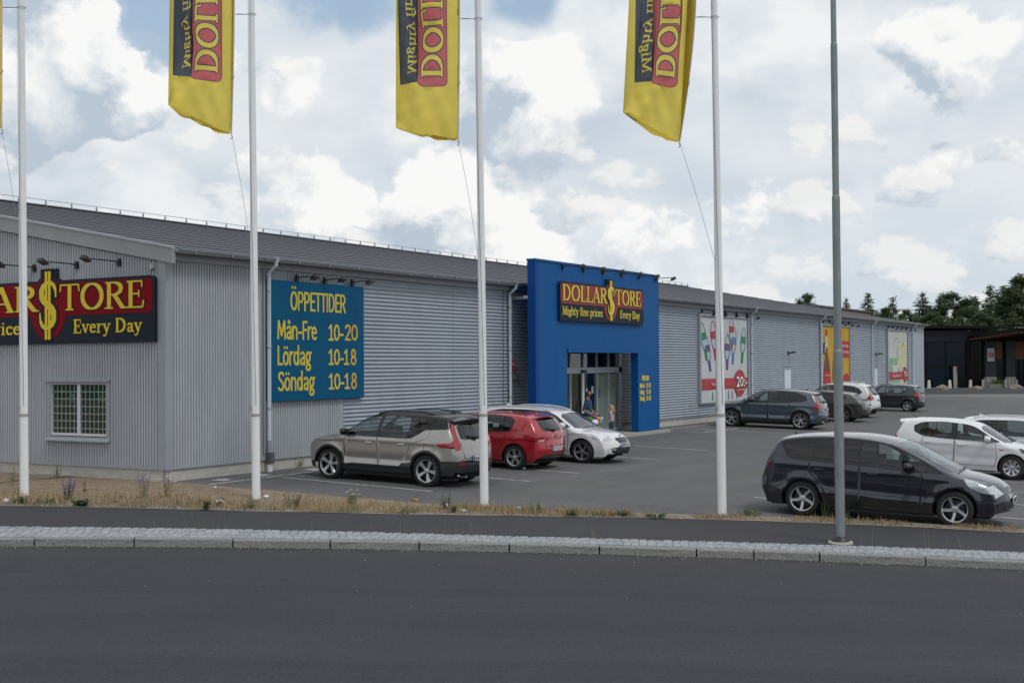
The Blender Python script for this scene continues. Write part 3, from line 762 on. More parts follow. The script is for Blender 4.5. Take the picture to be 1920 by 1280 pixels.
# glyph: (advance, [(points, nib width factor)])
GL = {
 'D': (.86, [([(.17, .03), (.17, .97)], 1), ([(.06, .97), (.34, .97)], .3), ([(.06, .03), (.34, .03)], .3), (arc(.32, .5, .40, .47, -90, 90), 1)]),
 'O': (.92, [(arc(.46, .5, .36, .47, 0, 360, 28), 1)]),
 'L': (.64, [([(.17, .03), (.17, .97)], 1), (sf(.17, .97), .3), ([(.04, .03), (.56, .03)], .3), ([(.58, .03), (.60, .24)], .3)]),
 'A': (.80, [([(.10, .03), (.40, .99)], .35), ([(.38, .99), (.70, .03)], 1), ([(.22, .34), (.58, .34)], .3), (sf(.10, .03, .10), .3), (sf(.70, .03), .3)]),
 'R': (.78, [([(.17, .03), (.17, .97)], 1), (sf(.17, .03), .3), ([(.06, .97), (.36, .97)], .3), (arc(.34, .745, .26, .225, -90, 90), 1), ([(.17, .52), (.34, .52)], .3), ([(.36, .52), (.66, .04)], 1), ([(.62, .03), (.80, .03)], .3)]),
 'T': (.78, [([(.39, .03), (.39, .97)], 1), (sf(.39, .03), .3), ([(.05, .97), (.73, .97)], .3), ([(.05, .97), (.03, .74)], .3), ([(.73, .97), (.75, .74)], .3)]),
 'E': (.68, [([(.17, .03), (.17, .97)], 1), ([(.05, .97), (.55, .97)], .3), ([(.05, .03), (.58, .03)], .3), ([(.17, .52), (.45, .52)], .3), ([(.56, .97), (.57, .78)], .3), ([(.59, .03), (.62, .24)], .3), ([(.46, .42), (.46, .62)], .3)]),
 'M': (1.02, [([(.14, .03), (.18, .97)], .35), ([(.18, .97), (.50, .06)], .9), ([(.50, .06), (.82, .97)], .35), ([(.82, .97), (.86, .03)], 1), (sf(.14, .03, .1), .3), (sf(.86, .03), .3), ([(.06, .97), (.2, .97)], .3), ([(.8, .97), (.95, .97)], .3)]),
 'S': (.6, [([(.50, .72), (.47, .88), (.38, .96), (.27, .97), (.16, .91), (.11, .80), (.14, .68), (.24, .58), (.38, .48), (.48, .37), (.51, .24), (.46, .10), (.34, .03), (.22, .03), (.12, .10), (.08, .27)], .8)]),
 'i': (.32, [([(.16, .03), (.16, .62)], .8), (sf(.16, .03, .11), .3), ([(.06, .62), (.18, .62)], .3), ([(.16, .84), (.16, .88)], .8)]),
 'g': (.58, [(arc(.26, .42, .17, .18, 0, 360, 20), .7), ([(.18, .24), (.14, .14), (.24, .07), (.40, .04), (.46, -.06), (.40, -.19), (.25, -.24), (.11, -.18), (.10, -.07), (.20, .02)], .6), ([(.38, .56), (.52, .60)], .5)]),
 'h': (.66, [([(.15, .03), (.15, .99)], .8), (sf(.15, .03, .11), .3), (sf(.52, .03, .11), .3), ([(.05, .99), (.17, .99)], .3), ([(.18, .50), (.30, .61), (.42, .60), (.51, .48), (.52, .03)], .8)]),
 't': (.42, [([(.17, .84), (.17, .16), (.24, .04), (.38, .06)], .8), ([(.04, .61), (.36, .61)], .3)]),
 'y': (.60, [([(.10, .62), (.32, .06)], .8), ([(.50, .62), (.24, -.16), (.14, -.24), (.06, -.20)], .4), (sf(.11, .62, .1), .3), (sf(.50, .62, .09), .3)]),
 'f': (.40, [([(.17, .03), (.17, .80), (.24, .95), (.34, .98), (.42, .90)], .75), (sf(.18, .03, .12), .3), ([(.04, .61), (.36, .61)], .3)]),
 'n': (.68, [([(.15, .03), (.15, .62)], .8), (sf(.15, .03, .11), .3), (sf(.53, .03, .11), .3), ([(.04, .62), (.16, .62)], .3), ([(.18, .50), (.30, .61), (.43, .60), (.52, .48), (.53, .03)], .8)]),
 'e': (.56, [([(.11, .36), (.45, .38), (.43, .54), (.30, .62), (.18, .57), (.10, .42), (.10, .24), (.18, .08), (.31, .03), (.46, .12)], .75)]),
 'p': (.64, [([(.15, -.26), (.15, .62)], .8), (sf(.15, -.26, .11), .3), ([(.04, .62), (.16, .62)], .3), (arc(.31, .33, .20, .29, 120, -130, 18), .8)]),
 'r': (.48, [([(.15, .03), (.15, .62)], .8), (sf(.16, .03, .12), .3), ([(.04, .62), (.16, .62)], .3), ([(.18, .46), (.28, .60), (.40, .60)], .8)]),
 'c': (.52, [([(.44, .50), (.40, .59), (.28, .62), (.16, .55), (.10, .40), (.10, .24), (.18, .08), (.31, .03), (.44, .12)], .75)]),
 's': (.46, [([(.37, .46), (.35, .58), (.22, .62), (.12, .56), (.12, .44), (.24, .35), (.36, .26), (.38, .14), (.28, .04), (.14, .04), (.08, .18)], .65)]),
 'v': (.58, [([(.10, .62), (.30, .05)], .8), ([(.30, .05), (.48, .62)], .4), (sf(.10, .62, .1), .3), (sf(.48, .62, .09), .3)]),
 'a': (.56, [([(.12, .50), (.20, .61), (.32, .61), (.40, .50), (.40, .10), (.50, .03)], .75), ([(.40, .38), (.22, .32), (.11, .22), (.12, .09), (.22, .03), (.40, .14)], .6)]),
 ' ': (.34, []),
}
def hull(P):
    P = sorted(set(P)); 
    if len(P) < 3: return P
    def half(Q):
        o = []
        for p in Q:
            while len(o) > 1 and (o[-1][0] - o[-2][0]) * (p[1] - o[-2][1]) - (o[-1][1] - o[-2][1]) * (p[0] - o[-2][0]) <= 0: o.pop()
            o.append(p)
        return o
    a, b = half(P), half(P[::-1]); return a[:-1] + b[:-1]
def stroke_polys(strokes, nw, nh, ox, oy, sx, sy, grow=0.):
    out = []
    for pts, wf in strokes:
        w = nw * max(wf, .0) / 2 * sx + grow; h = nh / 2 * sy + grow
        if wf <= .4: w = max(nw * wf / 2 * sx, .0) + grow
        for a, b in zip(pts[:-1], pts[1:]):
            pp = []
            for q in (a, b):
                x, y = ox + q[0] * sx, oy + q[1] * sy
                pp += [(round(x + i * w, 5), round(y + j * h, 5)) for i in (-1, 1) for j in (-1, 1)]
            out.append(hull(pp))
    return out
def word_polys(txt, x0, x1, y0, h, grow=0., nw=.17, nh=.06):
    tot = sum(GL[c][0] for c in txt); sx = (x1 - x0) / tot; x = x0; out = []
    for c in txt:
        out += stroke_polys(GL[c][1], nw * min(1.15, max(.8, h / sx * .8)), nh, x, y0, sx, h, grow); x += GL[c][0] * sx
    return out
def dollar_polys(cx, y0, y1, w, grow=0.):
    "tall S crossed by two upright bars"
    h = y1 - y0; b = h * .155
    S = [(.92, .70, .05), (.90, .84, .07), (.80, .93, .09), (.62, .985, .10), (.44, .975, .12), (.27, .91, .16), (.17, .80, .19), (.19, .68, .21), (.32, .585, .24), (.52, .51, .27), (.70, .43, .25), (.82, .32, .21), (.82, .19, .19), (.71, .08, .15), (.55, .02, .11), (.38, .015, .10), (.22, .07, .09), (.12, .16, .07), (.09, .31, .05)]
    out = []
    for a, c in zip(S[:-1], S[1:]):
        pp = []
        for q in (a, c):
            x, y = cx - w / 2 + q[0] * w, y0 + b + q[1] * (h - 2 * b)
            pp += [(round(x + i * (w * q[2] / 2 * 1.15 + grow), 5), round(y + j * (h * .022 + grow), 5)) for i in (-1, 1) for j in (-1, 1)]
        out.append(hull(pp))
    for s in (-1, 1):
        x = cx + s * w * .085
        out.append([(x - w * .06 - grow, y0 - grow), (x + w * .06 + grow, y0 - grow), (x + w * .06 + grow, y1 + grow), (x - w * .06 - grow, y1 + grow)])
    return out
def union_mesh(polys, fn, name, m, parent, t=.01):
    "union of 2D polygons as a thin raised plate; fn(x, y, h) -> 3D"
    V = []; E = []
    for p in polys:
        b = len(V); V += [Vector(q) for q in p]; E += [(b + i, b + (i + 1) % len(p)) for i in range(len(p))]
    r = delaunay_2d_cdt(V, E, [], 0, 1e-5)
    vv = np.array([v[:] for v in r[0]]); tt = np.array([f[:] for f in r[2]], int); c = vv[tt].mean(1)
    ins = np.zeros(len(tt), bool)
    for p in polys: ins |= pip(c[:, 0], c[:, 1], p)
    tt = tt[ins]; cnt = {}
    for f in tt:
        for i in range(3):
            a, b = f[i], f[(i + 1) % 3]; cnt[(a, b)] = cnt.get((a, b), 0) + 1
    n = len(vv); vs = [fn(x, y, t) for x, y in vv] + [fn(x, y, 0) for x, y in vv]
    fs = [tuple(int(i) for i in f) for f in tt]
    fs += [(int(a), int(b), int(b) + n, int(a) + n) for (a, b) in cnt if (b, a) not in cnt]
    me = bpy.data.meshes.new(name); me.from_pydata(vs, [], fs)
    bm = bmesh.new(); bm.from_mesh(me); bmesh.ops.delete(bm, geom=[v for v in bm.verts if not v.link_faces], context='VERTS')
    bmesh.ops.recalc_face_normals(bm, faces=bm.faces[:]); bm.to_mesh(me); bm.free()
    return link(name, me, m, parent)
def rrect(x0, x1, y0, y1, r, corners=(1, 1, 1, 1), n=5):
    "rounded rectangle, corners order: lower left, lower right, upper right, upper left"
    out = []
    for (cx, cy, a), on in zip(((x0, y0, 180), (x1, y0, 270), (x1, y1, 0), (x0, y1, 90)), corners):
        if not on: out.append((cx, cy)); continue
        ox = cx + r if a in (180, 90) else cx - r; oy = cy + r if a in (180, 270) else cy - r
        out += arc(ox, oy, r, r, a, a + 90, n)
    return out
def store_sign(label, fn, W_, H, dc, red, yel, name='store_sign'):
    """fascia sign W_ wide, H tall; the dollar sign centred at dc. fn(x, y, h) maps to the wall"""
    root = empty(name, fn(W_ / 2, 0, 0)); tag(root, label, 'sign')
    loc = Vector(fn(W_ / 2, 0, 0))
    f2 = lambda x, y, h: tuple(Vector(fn(x, y, h)) - loc)
    cr = H * .565; cy = H * .50; t0 = .09
    board = [rrect(0, W_, 0, H, H * .09, (0, 0, 1, 1)), arc(dc, H * .56, H * .455, H * .535, 0, 360, 36), rrect(dc - H * .19, dc + H * .19, H * .4, H * 1.19, .02, (0, 0, 0, 0))]
    board[1] = [p for p in board[1] if p[1] > .01] or board[1]
    union_mesh(board, f2, 'sign_board', M_NAVY, root, t0)
    g = H * .035
    ryl = H * .44
    redp = [rrect(g * 1.3, W_ - g * 1.3, ryl, H - g * 1.2, H * .09), arc(dc, H * .56, H * .455 - g, H * .535 - g, 0, 360, 36)]
    redp[1] = [(x, max(y, .02)) for x, y in redp[1]]
    # red field, with navy rim of letters laid over it
    union_mesh(redp, lambda x, y, h: f2(x, y, h + t0 + .0015), 'sign_field', red, root, .004)
    lh = H * .415; ly = ryl + H * .075
    L = [('DOLLAR', H * .11, dc - H * .235), ('TORE', dc + H * .27, W_ - H * .19)]
    for w, a, b in L:
        tot = sum(GL[c_][0] for c_ in w); x_ = a
        for n_, c_ in enumerate(w):
            x2 = x_ + GL[c_][0] / tot * (b - a)
            lo = union_mesh(word_polys(c_, x_, x2, ly, lh), lambda x, y, h: f2(x, y, h + t0 + .0125), 'letter', yel, root, .008)
            union_mesh(word_polys(c_, x_, x2, ly, lh, H * .016), lambda x, y, h: f2(x, y, h + t0 + .0065 + .0006 * (n_ % 2)), 'letter_rim', M_NAVY, lo, .003); x_ = x2
    union_mesh(dollar_polys(dc, H * .065, H * 1.15, H * .45, H * .04), lambda x, y, h: f2(x, y, h + t0 + .012), 'dollar_rim', M_NAVY, root, .003)
    union_mesh(dollar_polys(dc, H * .065, H * 1.15, H * .45), lambda x, y, h: f2(x, y, h + t0 + .0165), 'dollar_sign', yel, root, .010)
    for ph, a, b in (('Mighty fine prices', H * .12, dc - H * .50), ('Every Day', dc + H * .58, W_ - H * .26)):
        tot = sum(GL[c_][0] for c_ in ph); x_ = a
        for wd in ph.split(' '):
            x2 = x_ + sum(GL[c_][0] for c_ in wd) / tot * (b - a)
            union_mesh(word_polys(wd, x_, x2, H * .155, H * .215, 0, .19, .08), lambda x, y, h: f2(x, y, h + t0 + .0015), 'tagline_word', yel, root, .005); x_ = x2 + GL[' '][0] / tot * (b - a)
    return root
# gable sign: right end at y=.20, dollar sign at y=3.74; its left half runs out of view
GS_H = 1.50; GS_R = .20; GS_W = 9.3
store_sign('big dark red and navy store sign on the gable wall above the window', lambda x, y, h: (-.04 - h, GS_R + GS_W - x, 3.14 + y), GS_W, GS_H, GS_W - (3.74 - GS_R), M_RED, M_YEL)

# ------------------------------------------------------------------ blue entrance portal
PX0, PX1, PZ, PY0, PY1 = 14.94, 24.56, 5.98, -1.07, -.78
OX0, OX1, OZ = 17.07, 22.65, 2.97
portal = empty('entrance_portal', ((PX0 + PX1) / 2, -.9, 0)); tag(portal, 'tall blue steel entrance portal framing the shop doors', 'portal')
pl = portal.location
def PB(mb, name, m, **k):
    mb.v = [(a - pl.x, b - pl.y, c - pl.z) for a, b, c in mb.v]; return mb.build(name, m, portal, **k)
# face sheets of slightly proud trapezoid panels
xs = np.linspace(PX0 + .22, PX1 - .06, 9)
for a, b in zip(xs[:-1], xs[1:]):
    lo = .05
    cuts = [(a, b)]
    if a < OX0 < b: cuts = [(a, OX0), (OX0, b)]
    elif a < OX1 < b: cuts = [(a, OX1), (OX1, b)]
    for u, w in cuts:
        z0 = OZ + .13 if (u >= OX0 - .01 and w <= OX1 + .01) else lo
        PB(MB().bbox(u + .0015, w - .0015, PY0, PY0 + .04, z0, PZ - .07, .004), 'face_panel', M_BLUE)
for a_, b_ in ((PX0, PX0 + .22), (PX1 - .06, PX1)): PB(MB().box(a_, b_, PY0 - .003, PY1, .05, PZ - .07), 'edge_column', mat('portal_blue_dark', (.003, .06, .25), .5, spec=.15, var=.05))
PB(MB().box(PX0 + .22, OX0, PY0 + .041, PY1, .05, PZ - .07).box(OX1, PX1 - .06, PY0 + .041, PY1, .05, PZ - .07).box(OX0, OX1, PY0 + .041, PY1, OZ + .13, PZ - .07), 'back_panel', M_BLUE)
PB(MB().box(PX0 - .02, PX1 + .02, PY0 - .03, PY1 + .02, PZ - .07, PZ), 'top_flashing', M_BLUE)
PB(MB().box(OX0, OX1 + .1, PY0 - .05, PY1, OZ, OZ + .128), 'lintel_trim', M_BLUE)
PB(MB().box(PX0 - .25, PX0 + .6, -.80, -.775, 4.7, 4.78).bar((PX0 + .3, -.78, 4.74), (PX0 + .3, -.04, 4.74), .10).bar((PX1 - .4, -.78, 4.74), (PX1 - .4, -.04, 4.74), .10).bar((19.8, -.78, 4.74), (19.8, -.04, 4.74), .1), 'wall_bracket', M_TRIM)
# inside of the recess: canopy soffit
SB(MB().box(OX0 - .2, OX1 + .3, -.775, -.05, 3.12, 3.2), 'canopy_soffit', M_TRIM)
store_sign('dollar store sign in faded red and navy on the blue portal', lambda x, y, h: (16.42 + x, PY0 - .006 - h, 4.02 + y), 6.55, 1.31, 3.78, M_REDF, M_YELF)
# spot lights along the top of the portal
def arm_light(name, loc, wall_dir, along, label, group, head_up=False, arm=.62, droop=-.10):
    "flood lamp: wall box, tubular arm reaching out, wedge head turned back to the wall"
    o = empty(name, loc); tag(o, label, 'floodlight', group); w = Vector(wall_dir); a = Vector(along); u = Vector((0, 0, 1))
    def bx(c, ha, hw, hu, nm, tilt=0.):
        c = Vector(c); mb = MB(); vs = []
        for i in (-1, 1):
            for j in (-1, 1):
                for k in (-1, 1):
                    s = .72 if k > 0 else 1
                    vs.append(c + a * (i * ha * s) + w * (j * hw * s + 0) + u * (k * hu + tilt * j * hw))
        mb.add(vs, [(0, 1, 3, 2), (4, 6, 7, 5), (0, 4, 5, 1), (2, 3, 7, 6), (0, 2, 6, 4), (1, 5, 7, 3)]); return mb.build(nm, M_BLACK, o)
    bx(w * .04, .05, .04, .085, 'wall_box')
    MB().tube([w * .06, w * .2 + u * .02, w * arm + u * (.02 + droop * .3)], .016, 6).build('arm', M_BLACK, o)
    bx(w * arm + u * droop, .11, .085, .04, 'lamp_head', .45)
    return o
names6 = ['first', 'second', 'third', 'fourth', 'fifth', 'sixth']
for k in range(6):
    x = 16.75 + k * 1.50
    arm_light('portal_floodlight', (x, PY0 - .01, PZ - .16), (0, -1, 0), (1, 0, 0), f'{names6[k]} black floodlight from the left along the top of the blue portal', 'floodlights on the portal', arm=.75, droop=-.02)
for y, lab in ((4.33, 'leftmost of the three black floodlights over the gable sign'), (2.83, 'middle black floodlight over the gable sign, above the dollar mark'), (1.40, 'rightmost black floodlight over the gable sign, nearest the corner')):
    arm_light('gable_floodlight', (-.035, y, 4.98), (-1, 0, 0), (0, 1, 0), lab, 'floodlights over the gable sign', arm=1.0, droop=.02)

# entrance glazing --------------------------------------------------
ent = empty('entrance_doors', ((GX0 + GX1) / 2, 0, 0)); tag(ent, 'glazed sliding shop entrance with grey aluminium frame inside the portal', 'door')
ex = ent.location.x
def EB(mb, name, m): mb.v = [(a - ex, b, c) for a, b, c in mb.v]; return mb.build(name, m, ent)
mull = [GX0, 19.22, 20.23, 21.29, 22.26, 23.12]
fr = MB().box(GX0, GX1, -.06, .06, .10, .16).box(GX0, GX1, -.06, .06, 2.24, 2.45).box(GX0, GX1, -.06, .06, 3.02, 3.10).box(23.12, GX1, -.06, .06, .16, 3.02)
EB(fr, 'frame', M_ALU)
for i, x in enumerate(mull[:-1]):
    EB(MB().box(x - .035, x + .035, -.058, .058, .165, 2.235), 'mullion', M_ALU); EB(MB().box(x - .035, x + .035, -.058, .058, 2.455, 3.015), 'mullion', M_ALU)
EB(MB().box(20.03, 20.09, -.10, -.062, .16, 2.22).box(20.11, 20.17, -.10, -.062, .16, 2.22), 'sliding_leaf_stile', M_WHITE)
for a, b in zip(mull[:-1], mull[1:]):
    EB(MB().box(a + .036, b - .036, -.004, .004, .166, 2.234), 'pane', M_GLASS); EB(MB().box(a + .036, b - .036, -.004, .004, 2.456, 3.014), 'pane', glass_mat('transom_glass', (.5, .52, .52), 1.5))
EB(MB().bbox(20.0, 20.3, -.16, -.062, 2.26, 2.36, .02), 'door_sensor', M_BLACK)
EB(MB().box(22.3, 23.08, -.012, -.006, .17, 2.2), 'frosted_film', mat('frosted_film', (.17, .21, .185), .35, var=.1, vscale=1))
EB(MB().box(21.34, 22.22, -.012, -.006, .17, 2.2), 'frosted_film', MATS['frosted_film'])
for x0, z0, w, h, c in ((20.45, 1.45, .13, .24, (.45, .55, .6)), (20.9, 1.5, .14, .26, (.5, .58, .6)), (21.75, 1.55, .18, .3, (.18, .24, .08)), (21.45, 1.35, .13, .35, (.06, .12, .25)), (22.6, 1.75, .2, .12, (.12, .13, .12))):
    EB(MB().box(x0, x0 + w, -.020, -.014, z0, z0 + h), 'notice', mat('notice_%.2f' % x0, c, .7))
SB(MB().box(GX0 - .5, GX1 + 1.3, -1.5, -.02, -.2, .03), 'entrance_step', mat('step_concrete', (.33, .32, .30), .9, var=.1))
# stock and stands inside the vestibule
for i, (x, y, w, h, c) in enumerate([(19.6, 2.2, .9, 1.0, (.25, .3, .06)), (21.0, 3.2, 1.2, 1.5, (.3, .18, .06)), (22.5, 2.6, .8, 1.3, (.12, .25, .10)), (18.9, 4.5, 1.4, 1.8, (.28, .25, .2))]):
    o = MB().bbox(x - w / 2, x + w / 2, y - .3, y + .3, .081, .081 + h * .6, .02).bbox(x - w * .42, x + w * .42, y - .25, y + .25, .085 + h * .6, .08 + h, .02).build('goods_stand', mat('goods_%d' % i, c, .8, var=.5, vscale=9))
    tag(o, ['low green goods stand just inside the glass doors', 'tall brown goods stand deep behind the glass doors', 'green goods stand behind the right-hand door panes', 'wide pale goods stand at the left back of the lobby'][i], 'goods stand')
# fire equipment notice and box left of the portal
o = MB().box(15.13, 15.36, -.06, -.045, 2.50, 2.70).build('fire_notice', mat('notice_red', (.5, .01, .02), .5)); tag(o, 'small red and white fire notice on the wall left of the portal', 'sign')
MB().add([(15.19, -.063, 2.59), (15.31, -.063, 2.59), (15.25, -.063, 2.68)], [(0, 1, 2)]).box(15.16, 15.33, -.064, -.0615, 2.545, 2.57).build('notice_mark', M_WHITE, o)
o = MB().bbox(15.15, 15.5, -.16, -.045, 2.06, 2.24, .02).build('key_box', mat('box_grey', (.16, .16, .15), .5)); tag(o, 'grey box on the wall below the red notice', 'box')
o = MB().lathe([(.0, -.12), (.05, -.12), (.07, -.06), (.07, 0)], 10, (15.26, -.045, 2.40), 'y').build('red_beacon', mat('beacon_red', (.25, .03, .02), .4)); tag(o, 'small red alarm beacon between the notice and the grey box', 'beacon')

# ------------------------------------------------------------------ narrow sans letters (one even pen)
def dots(x): return [([(x - .14, 1.20), (x - .14, 1.23)], 1), ([(x + .14, 1.20), (x + .14, 1.23)], 1)]
def sdots(x): return [([(x - .12, .90), (x - .12, .93)], 1), ([(x + .12, .90), (x + .12, .93)], 1)]
_bowl = arc(.30, .34, .22, .32, 0, 360, 22)
SG = {'O': (.70, [(arc(.34, .5, .27, .46, 0, 360, 26), 1)]), 'P': (.62, [([(.10, .02), (.10, .96)], 1), ([(.10, .96), (.30, .96)] + arc(.30, .71, .22, .25, 90, -90, 12) + [(.10, .46)], 1)]),
 'E': (.54, [([(.48, .96), (.10, .96), (.10, .04), (.48, .04)], 1), ([(.10, .52), (.42, .52)], 1)]), 'T': (.56, [([(.02, .96), (.54, .96)], 1), ([(.28, .96), (.28, .02)], 1)]), 'I': (.24, [([(.12, .02), (.12, .98)], 1)]),
 'D': (.68, [([(.10, .04), (.10, .96), (.26, .96)] + arc(.26, .5, .32, .46, 90, -90, 16) + [(.10, .04)], 1)]), 'R': (.64, [([(.10, .02), (.10, .96)], 1), ([(.10, .96), (.30, .96)] + arc(.30, .72, .22, .24, 90, -90, 12) + [(.10, .48)], 1), ([(.30, .48), (.56, .02)], 1)]),
 'M': (.86, [([(.08, .02), (.14, .96), (.42, .20), (.70, .96), (.76, .02)], 1)]), 'F': (.52, [([(.48, .96), (.10, .96), (.10, .02)], 1), ([(.10, .52), (.42, .52)], 1)]), 'L': (.52, [([(.10, .98), (.10, .04), (.48, .04)], 1)]),
 'S': (.60, [([(.52, .84), (.44, .94), (.30, .97), (.15, .92), (.09, .78), (.15, .64), (.32, .52), (.46, .40), (.53, .25), (.47, .10), (.32, .03), (.17, .05), (.06, .14)], 1)]),
 'n': (.62, [([(.10, .02), (.10, .68)], 1), ([(.10, .48), (.18, .62), (.32, .68), (.45, .62), (.50, .46), (.50, .02)], 1)]), 'r': (.42, [([(.10, .02), (.10, .68)], 1), ([(.10, .46), (.20, .63), (.38, .67)], 1)]),
 'e': (.60, [([(.10, .36), (.50, .38), (.47, .56), (.32, .68), (.16, .61), (.09, .42), (.11, .18), (.22, .04), (.38, .03), (.50, .10)], 1)]), 'o': (.62, [(arc(.31, .35, .22, .32, 0, 360, 22), 1)]),
 'd': (.64, [(arc(.29, .35, .20, .32, 0, 360, 22), 1), ([(.51, .02), (.51, 1.02)], 1)]), 'a': (.58, [([(.12, .58), (.22, .67), (.36, .66), (.46, .56), (.47, .02)], 1), ([(.47, .38), (.26, .36), (.12, .26), (.11, .12), (.22, .03), (.36, .06), (.47, .18)], 1)]),
 'g': (.62, [(arc(.28, .42, .18, .25, 0, 360, 20), 1), ([(.40, .62), (.58, .66)], 1), ([(.17, .22), (.13, .10), (.26, .04), (.44, .0), (.50, -.14), (.40, -.27), (.22, -.28), (.10, -.20), (.11, -.08), (.24, .03)], 1)]),
 '-': (.44, [([(.08, .36), (.36, .36)], 1)]), ' ': (.3, []), '1': (.60, [([(.10, .78), (.32, .96), (.32, .04)], 1), ([(.10, .04), (.54, .04)], 1)]), '0': (.66, [(arc(.33, .5, .25, .46, 0, 360, 26), 1)]),
 '2': (.62, [([(.10, .80), (.18, .92), (.32, .96), (.46, .90), (.52, .74), (.46, .56), (.28, .32), (.10, .04), (.54, .04)], 1)]), '8': (.66, [(arc(.33, .73, .19, .23, 0, 360, 20), 1), (arc(.33, .26, .24, .24, 0, 360, 22), 1)])}
SG['Ö'] = (.70, SG['O'][1] + dots(.34)); SG['ö'] = (.62, SG['o'][1] + sdots(.31)); SG['å'] = (.58, SG['a'][1] + [(arc(.30, .92, .09, .085, 0, 360, 12), .6)])
def sans_polys(txt, x0, x1, y0, h, pen):
    tot = sum(SG[c][0] for c in txt); sx = (x1 - x0) / tot; x = x0; out = []
    octo = [(math.cos(R(22.5 + 45 * k)), math.sin(R(22.5 + 45 * k))) for k in range(8)]
    for c in txt:
        for pts, wf in SG[c][1]:
            for a, b in zip(pts[:-1], pts[1:]):
                out.append(hull([(round(x + q[0] * sx + o_[0] * pen * wf / 2, 5), round(y0 + q[1] * h + o_[1] * pen * wf / 2, 5)) for q in (a, b) for o_ in octo]))
        x += SG[c][0] * sx
    return out
# ------------------------------------------------------------------ opening hours board
M_BOARD = mat('board_blue', (.001, .085, .185), .5, spec=.12, var=.05, vscale=1.2, stretch=(1, 1, .4))
ob = MB().bbox(3.29, 7.11, -.155, -.045, 1.70, 4.71, .006).build('opening_hours_board', M_BOARD); tag(ob, 'teal blue board with yellow opening hours near the building corner', 'sign')
M_YB = mat('board_yellow', (.62, .50, .035), .6, var=.10, vscale=3); M_YO = mat('board_amber', (.60, .39, .012), .6, var=.14, vscale=3)
for txt, x0, z, w, h, mm in [('ÖPPETTIDER', 4.08, 3.98, 2.24, .47, M_YB), ('Mån-Fre', 3.58, 3.25, 1.54, .46, M_YB), ('10-', 5.58, 3.24, .64, .41, M_YB), ('20', 6.26, 3.25, .58, .41, M_YO),
                            ('Lördag', 3.58, 2.60, 1.31, .47, M_YB), ('10-1', 5.58, 2.60, .87, .40, M_YB), ('8', 6.51, 2.60, .26, .41, M_YO), ('Söndag', 3.60, 1.96, 1.43, .46, M_YB), ('10-1', 5.58, 1.96, .90, .40, M_YB), ('8', 6.53, 1.96, .26, .41, M_YO)]:
    union_mesh(sans_polys(txt, x0, x0 + w, z, h, .062), lambda x, y, hh: (x, -.1565 - hh, y), 'board_text', mm, ob, .004)
for txt, x0, z, w, h in [('ÖPPETTIDER', 22.82 + .16, 1.94, .62, .17), ('Mån-Fre', 22.78, 1.67, .43, .17), ('10-20', 23.34, 1.67, .42, .17), ('Lördag', 22.78, 1.43, .39, .17), ('10-18', 23.34, 1.43, .42, .17), ('Söndag', 22.78, 1.19, .43, .17), ('10-18', 23.34, 1.19, .42, .17)]:
    union_mesh(sans_polys(txt, x0, x0 + w, z, h, .028), lambda x, y, hh: (x - pl.x, PY0 - .006 - hh - pl.y, y - pl.z), 'opening_hours_text', M_YELF, portal, .003)
for i, x in enumerate((4.35, 5.45, 6.62)):
    arm_light('board_floodlight', (x, -.11, 4.80), (0, -1, 0), (1, 0, 0), f'{["left", "middle", "right"][i]} black floodlight above the opening hours board', 'floodlights over the opening hours board', arm=.62, droop=.0)

# ------------------------------------------------------------------ banners
def banner(name, label, x0, x1, z0, z1, base):
    o = empty(name, ((x0 + x1) / 2, -.08, z0)); tag(o, label, 'banner')
    w, h = x1 - x0, z1 - z0; cx = (x0 + x1) / 2
    def mp(u, v, t=0): # gently billowing cloth
        return (x0 - cx + u * w, -.02 - t * 2.2 - .02 * math.sin(v * 5 + u * 3) * math.sin(math.pi * u) - .006 * math.sin(u * 23) * (.4 + .6 * math.sin(math.pi * v)), v * h)
    n = 24; mb = MB(); mb.add([mp(i / n, j / n) for i in range(n + 1) for j in range(n + 1)], [(i * (n + 1) + j, i * (n + 1) + j + 1, (i + 1) * (n + 1) + j + 1, (i + 1) * (n + 1) + j) for i in range(n) for j in range(n)])
    mb.build('cloth', base, o, smooth=True)
    MB().box(x0 - cx - .16, x0 - cx - .04, -.08, .03, -.06, h + .1).box(x1 - cx + .04, x1 - cx + .16, -.08, .03, -.06, h + .1).box(x0 - cx - .04, x1 - cx + .04, -.08, .03, h + .02, h + .1).box(x0 - cx - .04, x1 - cx + .04, -.08, .03, -.06, -.01).build('frame', M_TRIM, o)
    def shape(polys, nm, m, t):
        out = rrect(0, 1, 0, 1, .01, (0, 0, 0, 0))
        vv, tt, key = cdt_regions(out, [(1, p) for p in polys], .06)
        tt = tt[key == 1]
        me = bpy.data.meshes.new(nm); me.from_pydata([mp(u, v, t) for u, v in vv], [], [tuple(map(int, f)) for f in tt])
        bm = bmesh.new(); bm.from_mesh(me); bmesh.ops.delete(bm, geom=[v for v in bm.verts if not v.link_faces], context='VERTS'); bmesh.ops.recalc_face_normals(bm, faces=bm.faces[:]); bm.to_mesh(me); bm.free()
        return link(nm, me, m, o)
    def txt(s, u, v, uw, vh, m, t, bold=.01):
        return text_fit(s, 'banner_text', m, o, (x0 - cx + u * w, -.085 - t, v * h), (1, 0, 0), (0, 0, 1), uw * w, vh * h, 0, bold, .002)
    return o, shape, txt
M_BW = mat('banner_white', (.52, .545, .56), .7, var=.06, vscale=1.5); M_BR = mat('banner_red', (.40, .045, .05), .65, var=.06)
M_BG = mat('print_green', (.03, .22, .11), .6); M_BB = mat('print_blue', (.07, .20, .42), .6); M_BP = mat('print_purple', (.11, .07, .24), .6); M_BPALE = mat('print_pale', (.40, .50, .52), .6)
